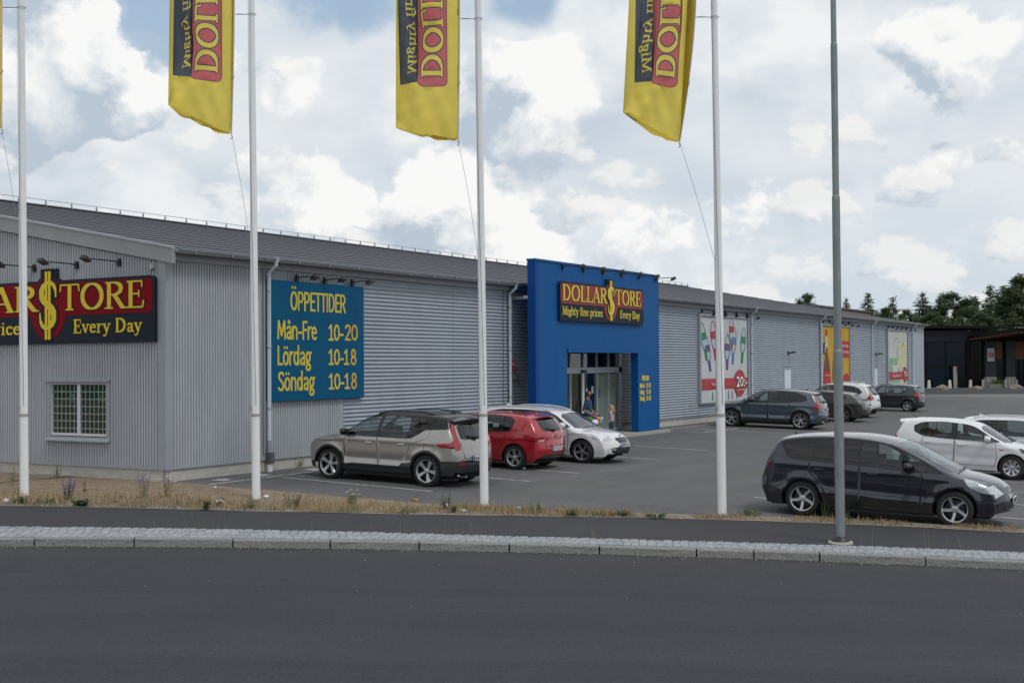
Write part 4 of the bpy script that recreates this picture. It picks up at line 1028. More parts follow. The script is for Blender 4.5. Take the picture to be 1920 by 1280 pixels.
el = lambda cx, cy, rx, ry, rot=0, n=20: [(cx + rx * math.cos(a) * math.cos(rot) - ry * math.sin(a) * math.sin(rot), cy + rx * math.cos(a) * math.sin(rot) + ry * math.sin(a) * math.cos(rot)) for a in np.linspace(0, 2 * math.pi, n, endpoint=False)]
b1, sh, tx = banner('product_banner', 'white banner with coloured bottle shapes and a red 20:- price disc', 31.1, 36.85, .86, 4.62, M_BW)
def bottle_print(cx, cy, s, rot, c1, c2):
    sh([el(cx, cy, .052 * s, .15 * s, rot)], 'bottle_rim', c1, .004); sh([el(cx - .006, cy + .005, .040 * s, .132 * s, rot)], 'bottle_body', M_BPALE, .007)
    sh([[(cx + a * math.cos(rot) - b * math.sin(rot), cy + a * math.sin(rot) + b * math.cos(rot)) for a, b in ((-.05 * s, -.03 * s), (.05 * s, -.03 * s), (.045 * s, .045 * s), (-.045 * s, .045 * s))]], 'bottle_label', c2, .010)
    sh([[(cx + a * math.cos(rot) - b * math.sin(rot), cy + a * math.sin(rot) + b * math.cos(rot)) for a, b in ((-.018 * s, -.24 * s), (.018 * s, -.24 * s), (.022 * s, -.13 * s), (-.022 * s, -.13 * s))]], 'bottle_neck', c1, .010)
for a in [(.06, .76, 1.15, .22, M_BG, M_BG), (.14, .62, 1.1, .2, M_BP, M_BP), (.27, .78, 1.2, .12, M_BR, M_BR), (.56, .64, 1.1, -.05, M_BP, M_BP), (.65, .86, 1., .0, M_BR, M_BR), (.70, .72, 1.15, -.1, M_BB, M_BB), (.91, .73, 1.15, -.14, M_BG, M_BG)]: bottle_print(*a)
sh([[(0.01, .145), (.99, .145), (.99, .275), (.01, .275)]], 'price_band', M_BR, .012)
sh([el(.815, .21, .13, .165)], 'price_disc', M_BR, .016)
tx('20:-', .72, .165, .24, .12, M_WHITE, .012, .02); tx('Tandborste', .18, .19, .26, .035, M_WHITE, .012)
tx('EXTRAPRIS', .73, .115, .17, .016, M_WHITE, .012)
for u, c in ((.22, M_BG), (.33, M_BR), (.55, M_BB), (.63, M_BR), (.74, M_BG)): sh([[(u, .02), (u + .025, .02), (u + .02, .12), (u + .006, .12)]], 'stem_print', c, .005)
M_BY = mat('banner_yellow', (.56, .33, .012), .65, var=.06)
b2, sh, tx = banner('cola_banner', 'yellow banner with two brown cola bottles behind the lamp post', 48.6, 53.85, .62, 4.60, M_BY)
M_COLA = mat('print_cola', (.14, .035, .015), .5, var=.3, vscale=2); M_GREYP = mat('print_grey', (.05, .05, .055), .6); M_BRC = mat('banner_red_cola', (.46, .02, .022), .6)
for cx, capm, lab in ((.155, M_BR, M_BRC), (.475, M_GREYP, M_GREYP)):
    sh([[(cx - .12, .0), (cx + .12, .0), (cx + .12, .34), (cx + .105, .45), (cx + .05, .62), (cx + .04, .72), (cx - .04, .72), (cx - .05, .62), (cx - .105, .45), (cx - .12, .34)]], 'bottle_glass', M_COLA, .004)
    sh([[(cx - .045, .70), (cx + .045, .70), (cx + .04, .86), (cx - .04, .86)]], 'bottle_neck_label', M_BW, .008)
    sh([[(cx - .04, .86), (cx + .04, .86), (cx + .035, .955), (cx - .035, .955)]], 'bottle_cap', capm, .008)
    sh([[(cx - .12, .0), (cx + .12, .0), (cx + .12, .36), (cx - .12, .36)]], 'bottle_label', lab, .009)
    sh([[(cx - .12, .0), (cx + .12, .0), (cx + .12, .24), (cx - .12, .24)]], 'bottle_label', M_BRC, .012)
tx('Coca', .05, .09, .21, .10, M_WHITE, .01, -.005); tx('Cola', .37, .09, .21, .10, M_WHITE, .01, -.005); tx('ORIGINAL TASTE', .06, .30, .19, .018, M_WHITE, .01); tx('ZERO', .40, .30, .12, .018, M_WHITE, .01)
sh([el(.07, .69, .065, .085, .1, 9)], 'price_burst', M_GREYP, .012); tx('2', .045, .68, .05, .055, M_WHITE, .01, .02); tx('för', .04, .635, .06, .025, M_WHITE, .01)
sh([[(.62, .56), (.99, .56), (.99, .80), (.62, .80)]], 'slogan_box', M_BRC, .006)
tx('GOTT PRIS -', .64, .70, .31, .04, M_WHITE, .01, .01); tx('ALLTID KUL', .64, .615, .31, .04, M_WHITE, .01, .01)
sh([el(.88, .17, .16, .16, .3)], 'price_disc', M_BRC, .006); tx('20:-', .72, .10, .26, .10, M_WHITE, .01, .02)
M_BCR = mat('banner_cream', (.50, .54, .50), .7, var=.06); M_BGR = mat('banner_pale_green', (.22, .42, .26), .7, var=.08); M_BYL = mat('banner_pale_yellow', (.55, .55, .32), .7, var=.06)
b3, sh, tx = banner('packet_banner', 'pale banner with green and yellow packets, farthest along the wall', 62.7, 67.8, 1.05, 4.62, M_BCR)
sh([[(.06, .05), (.58, .05), (.58, .50), (.06, .50)]], 'packet_print', M_BGR, .004); sh([[(.45, .30), (.98, .34), (.96, .80), (.50, .76)]], 'packet_print', M_BYL, .006)
sh([[(.20, .24), (.46, .24), (.46, .37), (.20, .37)]], 'packet_label', M_BW, .009); sh([[(.52, .52), (.80, .60), (.78, .66), (.50, .58)]], 'packet_label', M_BW, .009)
sh([[(.0, .10), (1., .10), (1., .25), (.0, .25)]], 'price_band', M_BR, .012); sh([el(.86, .19, .11, .15)], 'price_disc', M_BR, .015)
tx('10:-', .78, .15, .17, .10, M_WHITE, .014, .02); tx('Kex och bröd', .18, .15, .38, .045, M_WHITE, .014)
tx('mat', .36, .84, .06, .05, M_BR, .0); tx('te', .72, .75, .05, .05, M_BR, .002)
for (bx0, bx1, z, n, lab) in ((31.1, 36.85, 4.70, 5, 'bottle banner'), (48.6, 53.85, 4.70, 5, 'yellow cola banner'), (62.7, 67.8, 4.72, 5, 'pale packet banner')):
    for k in range(n):
        arm_light('banner_floodlight', (bx0 + .3 + (bx1 - bx0 - .2) * k / (n - 1), -.04, z + .16), (0, -1, 0), (1, 0, 0), f'{names6[k]} black floodlight from the left above the {lab}', 'floodlights over the ' + lab, arm=.6, droop=-.16)

# ================================================================== CARS
M_TYRE = mat('tyre_rubber', (.018, .018, .019), .85, var=.15, vscale=20)
M_RIM = mat('rim_silver', (.50, .51, .53), .32, metal=.75, var=.06); M_RIMD = mat('rim_dark', (.03, .03, .032), .4, metal=.4)
M_RIMG = mat('rim_grey', (.30, .31, .33), .4, metal=.7, var=.1)
M_WELL = mat('wheel_well', (.012, .012, .012), .95); M_SEAT = mat('seat_cloth', (.035, .035, .038), .9, var=.2); M_TUB = mat('cabin_trim', (.03, .03, .031), .9)
M_SEATL = mat('seat_pale', (.16, .15, .14), .9, var=.2)
M_CGL = glass_mat('car_glass', (.62, .70, .69), 1.58); M_PGL = glass_mat('privacy_glass', (.10, .105, .11), 1.58); M_SGL = glass_mat('screen_glass', (.50, .58, .60), 2.0)
M_GAP = mat('shut_line', (.006, .006, .006), .9); M_PIANO = mat('gloss_black', (.005, .005, .006), .22, spec=.4, coat=.25); M_PLAST = mat('black_plastic', (.022, .022, .023), .6, var=.1)
M_LRED = mat('lamp_red', (.33, .004, .008), .12, coat=1.); M_LREDD = mat('lamp_dark_red', (.20, .006, .01), .12, coat=1.); M_LCLR = mat('lamp_clear', (.52, .55, .58), .10, metal=.35, coat=1., var=.5, vscale=25)
M_LDRK = mat('lamp_smoked', (.05, .055, .06), .1, coat=1.); M_CHROME = mat('chrome', (.62, .63, .65), .15, metal=1.)
M_PLATE = mat('plate_white', (.66, .68, .69), .5); M_PLB = mat('plate_blue', (.01, .05, .35), .5); M_PLT = mat('plate_black', (.01, .01, .01), .6); M_AMB = mat('lamp_amber', (.5, .18, .02), .2, coat=1)
def paint(name, col, metal=0., rough=.32, flake=.06):
    return mat(name, col, rough, metal=metal, spec=.5, var=flake, vscale=2.2, coat=1., coatr=.03)
def catmull(P, step=.045):
    P = [np.array(p[:2], float) for p in P]; out = []
    Q = [2 * P[0] - P[1]] + P + [2 * P[-1] - P[-2]]
    for i in range(1, len(Q) - 2):
        p0, p1, p2, p3 = Q[i - 1:i + 3]; n = max(1, int(np.linalg.norm(p2 - p1) / step))
        # centripetal-ish: scale tangents by segment length so corners stay tight
        d1 = np.linalg.norm(p2 - p1); da = np.linalg.norm(p1 - p0); dc = np.linalg.norm(p3 - p2)
        m1 = (p2 - p0) / (da + d1) * d1; m2 = (p3 - p1) / (d1 + dc) * d1
        for k in range(n):
            t = k / n; out.append((2 * t**3 - 3 * t**2 + 1) * p1 + (t**3 - 2 * t**2 + t) * m1 + (-2 * t**3 + 3 * t**2) * p2 + (t**3 - t**2) * m2)
    out.append(P[-1]); return np.array(out)
def seg_dist(X, Z, P):
    d = np.full(X.shape, 9.)
    for a, b in zip(P[:-1], P[1:]):
        ab = b - a; l2 = ab @ ab
        if l2 < 1e-12: continue
        t = np.clip(((X - a[0]) * ab[0] + (Z - a[1]) * ab[1]) / l2, 0, 1)
        d = np.minimum(d, np.hypot(X - a[0] - t * ab[0], Z - a[1] - t * ab[1]))
    return d
def thick_line(pts, w):
    out = []
    for a, b in zip(pts[:-1], pts[1:]):
        a, b = np.array(a, float), np.array(b, float); d = b - a; L_ = np.hypot(*d)
        if L_ < 1e-6: continue
        d /= L_; n = np.array([-d[1], d[0]]) * w / 2; e = d * w * .3
        out.append([tuple(a - e - n), tuple(b + e - n), tuple(b + e + n), tuple(a - e + n)])
    return out
def swell(P, k=1.06):
    c_ = np.mean(np.array(P), 0); return [tuple(c_ + (np.array(q) - c_) * k) for q in P]
def smooth_poly(P, n=4):
    "rounds polygon corners (one Chaikin pass or more)"
    for _ in range(n):
        Q = []
        for i in range(len(P)):
            a, b = np.array(P[i]), np.array(P[(i + 1) % len(P)]); Q += [tuple(a * .88 + b * .12), tuple(a * .12 + b * .88)]
        P = Q
    return P
class Car:
    def __init__(c, spec):
        spec = dict(spec); sl_ = list(spec['sil'])[1:-1]; sl_[0] = (sl_[0][0], sl_[0][1] - .06, sl_[0][2]); sl_[-1] = (sl_[-1][0], sl_[-1][1] - .06, sl_[-1][2]); spec['sil'] = sl_
        c.s = spec; c.L = spec['L']; c.hw = spec['hw']; c.R = spec['R']; c.ra, c.fa = spec['ra'], spec['fa']
        S = catmull(spec['sil']); c.C = S
        ds = np.hypot(*np.diff(S, axis=0).T); c.sv = np.concatenate([[0], np.cumsum(ds)])
        T = np.gradient(S, axis=0); 
        for _ in range(3): T[1:-1] = (T[:-2] + 2 * T[1:-1] + T[2:]) / 4
        T /= np.hypot(*T.T)[:, None]
        c.N = np.stack([-T[:, 1], T[:, 0]], 1)       # outward when running rear -> roof -> front
        cm = spec['sil']; sm = [c.find(p[:2]) for p in cm]
        c.crown = np.interp(c.sv, sm, [p[2] for p in cm])
        k = np.array([1, 2, 3, 2, 1]) / 9
        cr = np.pad(c.crown, 2, 'edge'); c.crown = np.convolve(cr, k, 'valid')
        c.E = S - c.N * c.crown[:, None]
        c.outline = [tuple(p) for p in c.E] + [(x, spec['sill']) for x in np.arange(c.E[-1][0] - .06, c.E[0][0] + .03, -.06)]
        c.rf = spec.get('rf', .07); c.we = c.side_w(c.E[:, 0], c.E[:, 1]) - c.rf
    def find(c, p):
        return float(c.sv[np.argmin(np.hypot(c.C[:, 0] - p[0], c.C[:, 1] - p[1]))])
    def side_w(c, x, z):
        s = c.s; x = np.asarray(x, float); z = np.asarray(z, float)
        w = np.full(x.shape, c.hw - .012)
        rr, rd = s.get('rear_taper', (.9, .10)); fr, fd = s.get('front_taper', (1.15, .16))
        w = w - rd * np.clip(1 - x / rr, 0, 1) ** 2 - fd * np.clip(1 - (c.L - x) / fr, 0, 1) ** 2.0
        zb = np.interp(x, [p[0] for p in s['belt']], [p[1] for p in s['belt']])
        t = z - zb; sp = np.where(t > .12, t, np.where(t < -.12, 0, (t + .12) ** 2 / .48))
        w = w - s.get('k1', .27) * sp - s.get('k2', .28) * sp ** 2
        lo = np.clip((.52 - z) / .3, 0, 1); w = w - .055 * lo ** 2
        for (z0, amp, sg) in s.get('crease', [(-.10, .012, .045), (-.42, -.020, .10)]):
            w = w + amp * np.exp(-((z - zb - z0) / sg) ** 2) * np.clip((x - .3) / .5, 0, 1) * np.clip((c.L - .4 - x) / .5, 0, 1)
        for ax in (c.ra, c.fa):
            r = np.hypot(x - ax, z - c.R); f = s.get('flare', .016)
            w = w + f * np.exp(-((r - c.R - .07) / .08) ** 2)
        return w
    def side_y(c, x, z):
        d = seg_dist(np.asarray(x), np.asarray(z), c.E); r = c.rf
        q = np.clip(1 - d / r, 0, 1)
        return c.side_w(x, z) - r * (1 - np.sqrt(1 - q ** 2))
    def strip_p(c, s, v):
        s = np.asarray(s); v = np.asarray(v)
        i = lambda A: np.interp(s, c.sv, A)
        pw = 2.6; k = i(c.crown) * (1 - np.abs(v) ** pw)
        return np.stack([i(c.E[:, 0]) + i(c.N[:, 0]) * k, v * i(c.we), i(c.E[:, 1]) + i(c.N[:, 1]) * k], 1)
    def emit(c, P, tt, key, names, root, nrm=None):
        "one object per region, all sharing the normals of the whole sheet"
        n = np.zeros_like(P); a = P[tt]; fn = np.cross(a[:, 1] - a[:, 0], a[:, 2] - a[:, 0])
        for k in range(3): np.add.at(n, tt[:, k], fn)
        l = np.linalg.norm(n, axis=1); l[l == 0] = 1; n /= l[:, None]
        if nrm is not None: n = nrm(n)
        objs = {}
        for kk in dict.fromkeys(key.tolist()):
            if kk == 'cut': continue
            t = tt[key == kk]; u, inv = np.unique(t.ravel(), return_inverse=True); t = inv.reshape(-1, 3)
            nm, m, par = names[kk][:3]; off = names[kk][3] if len(names[kk]) > 3 else 0
            me = bpy.data.meshes.new(nm); me.from_pydata((P[u] + n[u] * off).tolist(), [], t.tolist())
            me.polygons.foreach_set('use_smooth', [True] * len(t))
            me.normals_split_custom_set_from_vertices(n[u].tolist())
            objs[kk] = link(nm, me, m, par if par else root)
        return objs
    def build(c, name, label, loc, heading, slope=True):
        s = c.s; root = empty(name, loc, 0); tag(root, label, 'car', 'cars parked outside the store')
        P = s['paint']; Ra = c.R + s.get('arch', .055)
        for side in (1, -1):
            polys = []; names = {'rearq': ('rear_quarter', P, None), 'frontw': ('front_wing', P, None)}
            for i, d in enumerate(s.get('clad', [])): polys.append(('clad', smooth_poly(d, 1)))
            if s.get('archclad'):
                for ax in (c.ra, c.fa): polys.append(('clad', [(ax + (Ra + s['archclad']) * math.cos(a), c.R + (Ra + s['archclad']) * math.sin(a)) for a in np.linspace(0, 2 * math.pi, 40, endpoint=False)]))
            names['clad'] = ('lower_cladding', s.get('cladmat', M_PLAST), None)
            for i, d in enumerate(s['doors']): polys.append((f'door{i}', d)); names[f'door{i}'] = ('door', P, None)
            if s.get('clad') and s.get('cladover'):
                for d in s['cladover']: polys.append(('clad', d))
            for i, d in enumerate(s['doors']):
                for q in thick_line(d + d[:1], .010): polys.append(('gap', q))
            for ln in s.get('gaps', []):
                for q in thick_line(ln, .007): polys.append(('gap', q))
            names['gap'] = ('shut_line', M_GAP, None)
            if 'roofside' in s: polys.append(('roofs', s['roofside'])); names['roofs'] = ('roof_side', s['roofmat'], None)
            polys.append(('dlo', smooth_poly(s['dlo'], 1))); names['dlo'] = ('window_surround', s.get('dlomat', M_PIANO), None)
            for i, d in enumerate(s['wins']):
                polys.append((f'win{i}', smooth_poly(swell(d), 1))); names[f'win{i}'] = ('side_window', M_PGL if i in s.get('privacy', ()) else M_CGL, None, -.006)
            for i, (d, mm) in enumerate(s.get('slamps', [])): polys.append((f'lamp{i}', smooth_poly(d, 1))); names[f'lamp{i}'] = (('tail_lamp' if np.mean([q[0] for q in d]) < c.L / 2 else 'headlamp'), mm, None, .004)
            for i, (d, mm, nm) in enumerate(s.get('smarks', [])): polys.append((f'mk{i}', d)); names[f'mk{i}'] = (nm, mm, None, .003)
            for ax in (c.ra, c.fa): polys.append(('cut', [(ax + Ra * math.cos(a), c.R + Ra * math.sin(a)) for a in np.linspace(0, 2 * math.pi, 40, endpoint=False)]))
            Ne = c.N; ex = np.concatenate([c.E - Ne * d for d in (.012, .03, .05, .072)]); ex = ex[pip(ex[:, 0], ex[:, 1], c.outline)]
            vv, tt, key = cdt_regions(c.outline, polys, .06, ex)
            y = c.side_y(vv[:, 0], vv[:, 1]) * side
            cx_ = vv[tt].mean(1)[:, 0]; xB = s['doors'][1][1][0]; pl_ = np.array([k is None for k in key]); key[pl_ & (cx_ < xB)] = 'rearq'; key[pl_ & (cx_ >= xB)] = 'frontw'
            Pn = np.stack([vv[:, 0], y, vv[:, 1]], 1)
            if side == 1: tt = tt[:, ::-1]
            def analytic(n, vv=vv, side=side):
                "smooth normals of the side surface itself; near the edge keep the mesh ones"
                e = .006; X, Z = vv[:, 0], vv[:, 1]
                gx = (c.side_y(X + e, Z) - c.side_y(X - e, Z)) / (2 * e); gz_ = (c.side_y(X, Z + e) - c.side_y(X, Z - e)) / (2 * e)
                a = np.stack([-gx, np.full(len(X), 1.) * side, -gz_], 1); a /= np.linalg.norm(a, axis=1)[:, None]
                d = seg_dist(X, Z, c.E); k = np.clip((d - .012) / .02, 0, 1)[:, None]
                r = a * k + n * (1 - k); return r / np.linalg.norm(r, axis=1)[:, None]
            ob = c.emit(Pn, tt, key, names, root, analytic)
            # rear doors' and front doors' handles
            for i, hx in enumerate(s.get('handles', [])):
                hz = hx[1]; yy = float(c.side_y(np.array([hx[0]]), np.array([hz]))[0])
                mb = MB().bbox(hx[0] - .10, hx[0] + .10, (yy + .006) * side if side > 0 else (yy + .03) * side, (yy + .03) * side if side > 0 else (yy + .006) * side, hz - .016, hz + .016, .008)
                mb.build('handle', s.get('handlemat', P), ob.get(f'door{i}') or root, smooth=True, ang=50)
            # mirror
            mx, mz = s['mirror']; yy = float(c.side_y(np.array([mx]), np.array([mz]))[0])
            bm = bmesh.new(); bmesh.ops.create_uvsphere(bm, u_segments=14, v_segments=8, radius=1)
            for v in bm.verts:
                q = v.co; f = 1 if q.x > 0 else .45
                q.x = math.copysign(abs(q.x) ** .7, q.x); q.z = math.copysign(abs(q.z) ** .75, q.z)
                v.co = (mx + q.x * .115 * f, (yy + .13 + q.y * .125) * side, mz + .065 + q.z * .085)
            me = bpy.data.meshes.new('mirror'); bm.to_mesh(me); bm.free(); me.polygons.foreach_set('use_smooth', [True] * len(me.polygons))
            mo = link('mirror', me, s.get('mirrormat', P), root)
            MB().bar((mx + .02, (yy - .02) * side, mz - .01), (mx, (yy + .1) * side, mz + .0), .06, .035).build('mirror_foot', M_PLAST, mo)
            if s.get('rails'):
                a, b, zz = s['rails']
                pts = []
                for q in np.linspace(0, 1, 15):
                    x = a + (b - a) * q; i = np.argmin(np.abs(c.E[:, 0] - x) + (c.E[:, 1] < 1.1) * 9); zt = c.E[i, 1]; pts.append((x, (c.we[i] - .02) * side, zt + .012 + zz * min(1, 6 * q, 6 * (1 - q))))
                MB().tube(pts, .016, 6).build('roof_rail', s.get('railmat', M_PLAST), root, smooth=True)
        # wrap-over surfaces: bumpers, bonnet, screens, roof, tailgate
        W0 = .9; tot = c.sv[-1]; polys = []; names = {'tail': ('tailgate', P, None), 'roof': ('roof', P, None), 'bonn': ('bonnet', P, None)}
        def sp(pts, mirror=True):
            q = [(c.find(p), v * W0) for p, v in pts]
            return q
        k = 0
        for item in s['strip']:
            nm, mm, pts = item[:3]; mode = item[3] if len(item) > 3 else 'sym'; off = item[4] if len(item) > 4 else 0.
            q = sp(pts)
            if mode == 'sym':      # half outline from the centre line: mirror it
                poly = [(a, b) for a, b in q] + [(a, -b) for a, b in q[::-1]]; polys.append((f'f{k}', poly if nm in ('roof_panel', 'lower_valance') else smooth_poly(poly, 1)))
                names[f'f{k}'] = (nm, mm, None, off)
            else:                  # a left and a right one
                for sgn in (1, -1): polys.append((f'f{k}_{sgn}', [(a, b * sgn) for a, b in q])); names[f'f{k}_{sgn}'] = (nm, mm, None, off)
            k += 1
        for ln in s.get('strip_gaps', []):
            q = sp(ln)
            for sgn in (1, -1):
                for r in thick_line([(a, b * sgn) for a, b in q], .007): polys.append(('gap', r))
        names['gap'] = ('shut_line', M_GAP, None)
        out = [(a, -W0) for a in c.sv] + [(a, W0) for a in c.sv[::-1]]
        vv, tt, key = cdt_regions(out, polys, (.06, .085))
        Pn = c.strip_p(vv[:, 0], np.clip(vv[:, 1] / W0, -1, 1))
        sc_ = vv[tt].mean(1)[:, 0]; pl_ = np.array([k is None for k in key]); st_ = {i[0]: [c.find(q[0]) for q in i[2]] for i in s['strip'] if i[0] in ('rear_window', 'windscreen')}
        s1, s2 = max(st_['rear_window']), sum(st_['windscreen']) / 2
        key[pl_ & (sc_ < s1)] = 'tail'; key[pl_ & (sc_ >= s1) & (sc_ < s2)] = 'roof'; key[pl_ & (sc_ >= s2)] = 'bonn'
        ob = c.emit(Pn, tt, key, names, root)
        c.shell = ob
        # underbody, cabin
        L, hw, R_ = c.L, c.hw, c.R
        MB().box(.30, L - .35, -hw + .32, hw - .32, .17, .60).box(c.ra + .42, c.fa - .42, -hw + .09, hw - .09, .175, .40).build('underbody', M_WELL, root)
        zb = min(p[1] for p in s['belt']) - .06; xc = s['cowl'] - .25; xr = s.get('cabin_rear', .5)
        mb = MB(); y1 = hw - .15
        mb.add([(xr, -y1, .42), (xc, -y1, .42), (xc, y1, .42), (xr, y1, .42), (xr, -y1, zb), (xc, -y1, zb), (xc, y1, zb), (xr, y1, zb)], [(0, 1, 2, 3), (0, 1, 5, 4), (3, 2, 6, 7), (0, 3, 7, 4), (1, 2, 6, 5)])
        mb.box(xc - .42, xc + .15, -y1 + .02, y1 - .02, zb - .25, zb + .02)
        mb.build('cabin_tub', M_TUB, root)
        fx = s.get('seat_x', (c.fa - 1.45, c.ra + .42)); H = s.get('seat_h', zb + .30)
        for x in fx:
            for yy in (-.36, .36):
                m2 = MB(); b = .0
                m2.add([(x - .05, yy - .24, .55), (x + .10, yy - .24, .55), (x - .02, yy - .20, H - .12), (x - .12, yy - .20, H - .12), (x - .05, yy + .24, .55), (x + .10, yy + .24, .55), (x - .02, yy + .20, H - .12), (x - .12, yy + .20, H - .12)], [(0, 1, 2, 3), (4, 7, 6, 5), (0, 4, 5, 1), (1, 5, 6, 2), (2, 6, 7, 3), (3, 7, 4, 0)])
                m2.box(x, x + .48, yy - .23, yy + .23, .45, .60).bbox(x - .17, x - .06, yy - .13, yy + .13, H - .07, H + .13, .03).tube([(x - .1, yy - .05, H - .14), (x - .1, yy - .05, H)], .01, 5).tube([(x - .1, yy + .05, H - .14), (x - .1, yy + .05, H)], .01, 5)
                m2.build('seat', s.get('seatmat', M_SEAT), root)
        sx = fx[0] + .62; m2 = MB(); pts = [(sx + .07 * math.sin(a), .36 + .18 * math.cos(a), zb + .02 + .17 * math.sin(a)) for a in np.linspace(0, 2 * math.pi, 17)]
        m2.tube(pts, .015, 6, False).build('steering_wheel', M_TUB, root)
        # wheels
        wm, rimm = c.wheel_meshes(); wy = hw - .025 - .11
        for ax in (c.ra, c.fa):
            for sd in (1, -1):
                w = link('wheel', wm, None, root, (ax, wy * sd, c.R)); w.rotation_euler = (0, random.uniform(0, 1.2), 0 if sd > 0 else math.pi)
                link('rim', rimm, None, w)
        for (mk) in s.get('extra', []): mk(c, root)
        # number plates
        for (pt, ang, txt, front) in s.get('plates', []):
            i = np.argmin(np.hypot(c.C[:, 0] - pt[0], c.C[:, 1] - pt[1])); nx = 1 if front else -1
            x = c.C[i, 0] + nx * .012; z = c.C[i, 1]
            pm = MB().bbox(-.008, .008, -.26, .26, -.056, .056, .004); po = pm.build('number_plate', M_PLATE, root, loc=(x, 0, z)); po.rotation_euler = (0, -nx * ang, 0 if nx < 0 else math.pi)
            MB().box(-.011, -.0085, .205, .258, -.054, .054).build('plate_band', M_PLB, po)
            text_fit(txt, 'plate_text', M_PLT, po, (-.0085, .17, -.038), (0, -1, 0), (0, 0, 1), .38, .075, 0, .02, .002)
        # stand on the sloping ground: pitch the car by the ground under its axles
        h = heading; mid = (c.ra + c.fa) / 2
        for ch in root.children:
            ch.location.x -= mid
        ca, sa = math.cos(h), math.sin(h)
        pit = math.atan(.03) if slope else 0
        fwd = Vector((ca, sa, .03 * sa)).normalized(); lat = Vector((-sa, ca, .03 * ca)); lat = (lat - fwd * lat.dot(fwd)).normalized(); upv = fwd.cross(lat)
        root.rotation_euler = Matrix((fwd, lat, upv)).transposed().to_euler()
        root.location = (loc[0], loc[1], gz(loc[1]) - .010)
        return root
    def wheel_meshes(c):
        key = (c.R, c.s.get('rim', 'five'))
        if key in WHEELS: return WHEELS[key]
        R_ = c.R; n, kind, rr, rm = c.s['rimspec']          # spokes, style, rim radius, material
        mb = MB(); mb.cur = 0
        mb.lathe([(rr - .01, .10), (rr + .004, .108), (R_ - .05, .112), (R_ - .018, .10), (R_, .07), (R_ + .001, 0), (R_, -.07), (R_ - .018, -.10), (R_ - .05, -.11), (rr, -.105)], 44, (0, 0, 0), 'y')
        mb.cur = 1; mb.lathe([(rr - .012, .095), (rr - .03, .03), (rr - .04, -.09), (.05, -.09)], 32, (0, 0, 0), 'y'); mb.lathe([(rr * .72, -.02), (rr * .72, .005), (.04, .005)], 28, (0, 0, 0), 'y')
        wm = mb.mesh('wheel', True, 50); wm.materials.append(M_TYRE); wm.materials.append(M_RIMD)
        mb = MB(); mb.lathe([(rr - .028, .072), (rr - .018, .098), (rr - .004, .106), (rr + .002, .10)], 44, (0, 0, 0), 'y')
        mb.lathe([(0, .082), (.030, .082), (.036, .074), (.062, .070), (.070, .04)], 20, (0, 0, 0), 'y')
        def spoke(a, w0, w1, skew=0.):
            vs = []
            for r, w, y in ((.04, w0, .066), (rr * .55, (w0 + w1) / 2 * .9, .074), (rr - .022, w1, .088)):
                aa = a + skew * (r / rr); d = Vector((math.cos(aa), 0, math.sin(aa))); t = Vector((-d.z, 0, d.x))
                for s_, dy in ((-1, -.03), (-.62, 0), (.62, 0), (1, -.03)): vs.append(d * r + t * (w * s_ / 2) + Vector((0, y + dy, 0)))
            mb.add(vs, [(i * 4 + k, i * 4 + k + 1, i * 4 + 5 + k, i * 4 + 4 + k) for i in range(2) for k in range(3)])
        for k in range(n):
            a = 2 * math.pi * k / n
            if kind == 'single': spoke(a, .075, .085)
            elif kind == 'wide': spoke(a, .06, .125)
            elif kind == 'curved': spoke(a, .085, .075, .28)
            elif kind == 'twin': spoke(a - .17, .04, .045); spoke(a + .17, .04, .045)
            elif kind == 'vee': spoke(a, .045, .04, .30); spoke(a, .045, .04, -.30)
        rim = mb.mesh('rim', True, 35); rim.materials.append(rm)
        WHEELS[key] = (wm, rim); return wm, rim
WHEELS = {}
def fin(x, m=None):
    def f(c, root):
        i = np.argmin(np.abs(c.C[:, 0] - x) + (c.C[:, 1] < 1.2) * 9); z = c.C[i, 1]
        MB().add([(x - .10, -.025, z - .01), (x + .10, -.01, z - .01), (x + .10, .01, z - .01), (x - .10, .025, z - .01), (x - .07, 0, z + .055), (x - .09, 0, z + .055)], [(0, 1, 4, 5), (1, 2, 4), (2, 3, 5, 4), (3, 0, 5)]).build('aerial_fin', m or c.s['paint'], root)
    return f
def rod(x, ang=50, l=.35):
    def f(c, root):
        i = np.argmin(np.abs(c.C[:, 0] - x) + (c.C[:, 1] < 1.2) * 9); z = c.C[i, 1]
        MB().tube([(x, 0, z - .01), (x - l * math.cos(R(ang)), 0, z + l * math.sin(R(ang)))], [.009, .004], 6).lathe([(.025, -.01), (.018, .02), (.008, .03)], 8, (x, 0, z)).build('aerial', M_PLAST, root)
    return f
def spoiler(x0, x1, z0, z1, m=None, w=.62, t=.035):
    def f(c, root):
        mb = MB(); vs = []
        ys = np.linspace(-1, 1, 13)
        for y in ys:
            yy = y * w; r = .10 * abs(y) ** 3; dz = -.05 * y * y
            vs += [(x1, yy, z1 + dz), (x0 + r, yy, z0 + dz), (x0 + r + .01, yy, z0 + dz - t), (x1, yy, z1 + dz - t * 2)]
        fs = [(i * 4 + k, i * 4 + (k + 1) % 4, i * 4 + 4 + (k + 1) % 4, i * 4 + 4 + k) for i in range(12) for k in range(4)] + [(0, 1, 2, 3), (51, 50, 49, 48)]
        mb.add(vs, fs).build('roof_spoiler', m or c.s['paint'], root, smooth=True, ang=40)
    return f
def wiper_rear(x, z, tilt):
    def f(c, root): MB().bar((x - .02, 0, z), (x - .03 + tilt * .3, .34, z + .05), .025, .02).bbox(x - .05, x + .03, -.06, .06, z - .03, z + .03, .01).build('rear_wiper', M_PLAST, root)
    return f
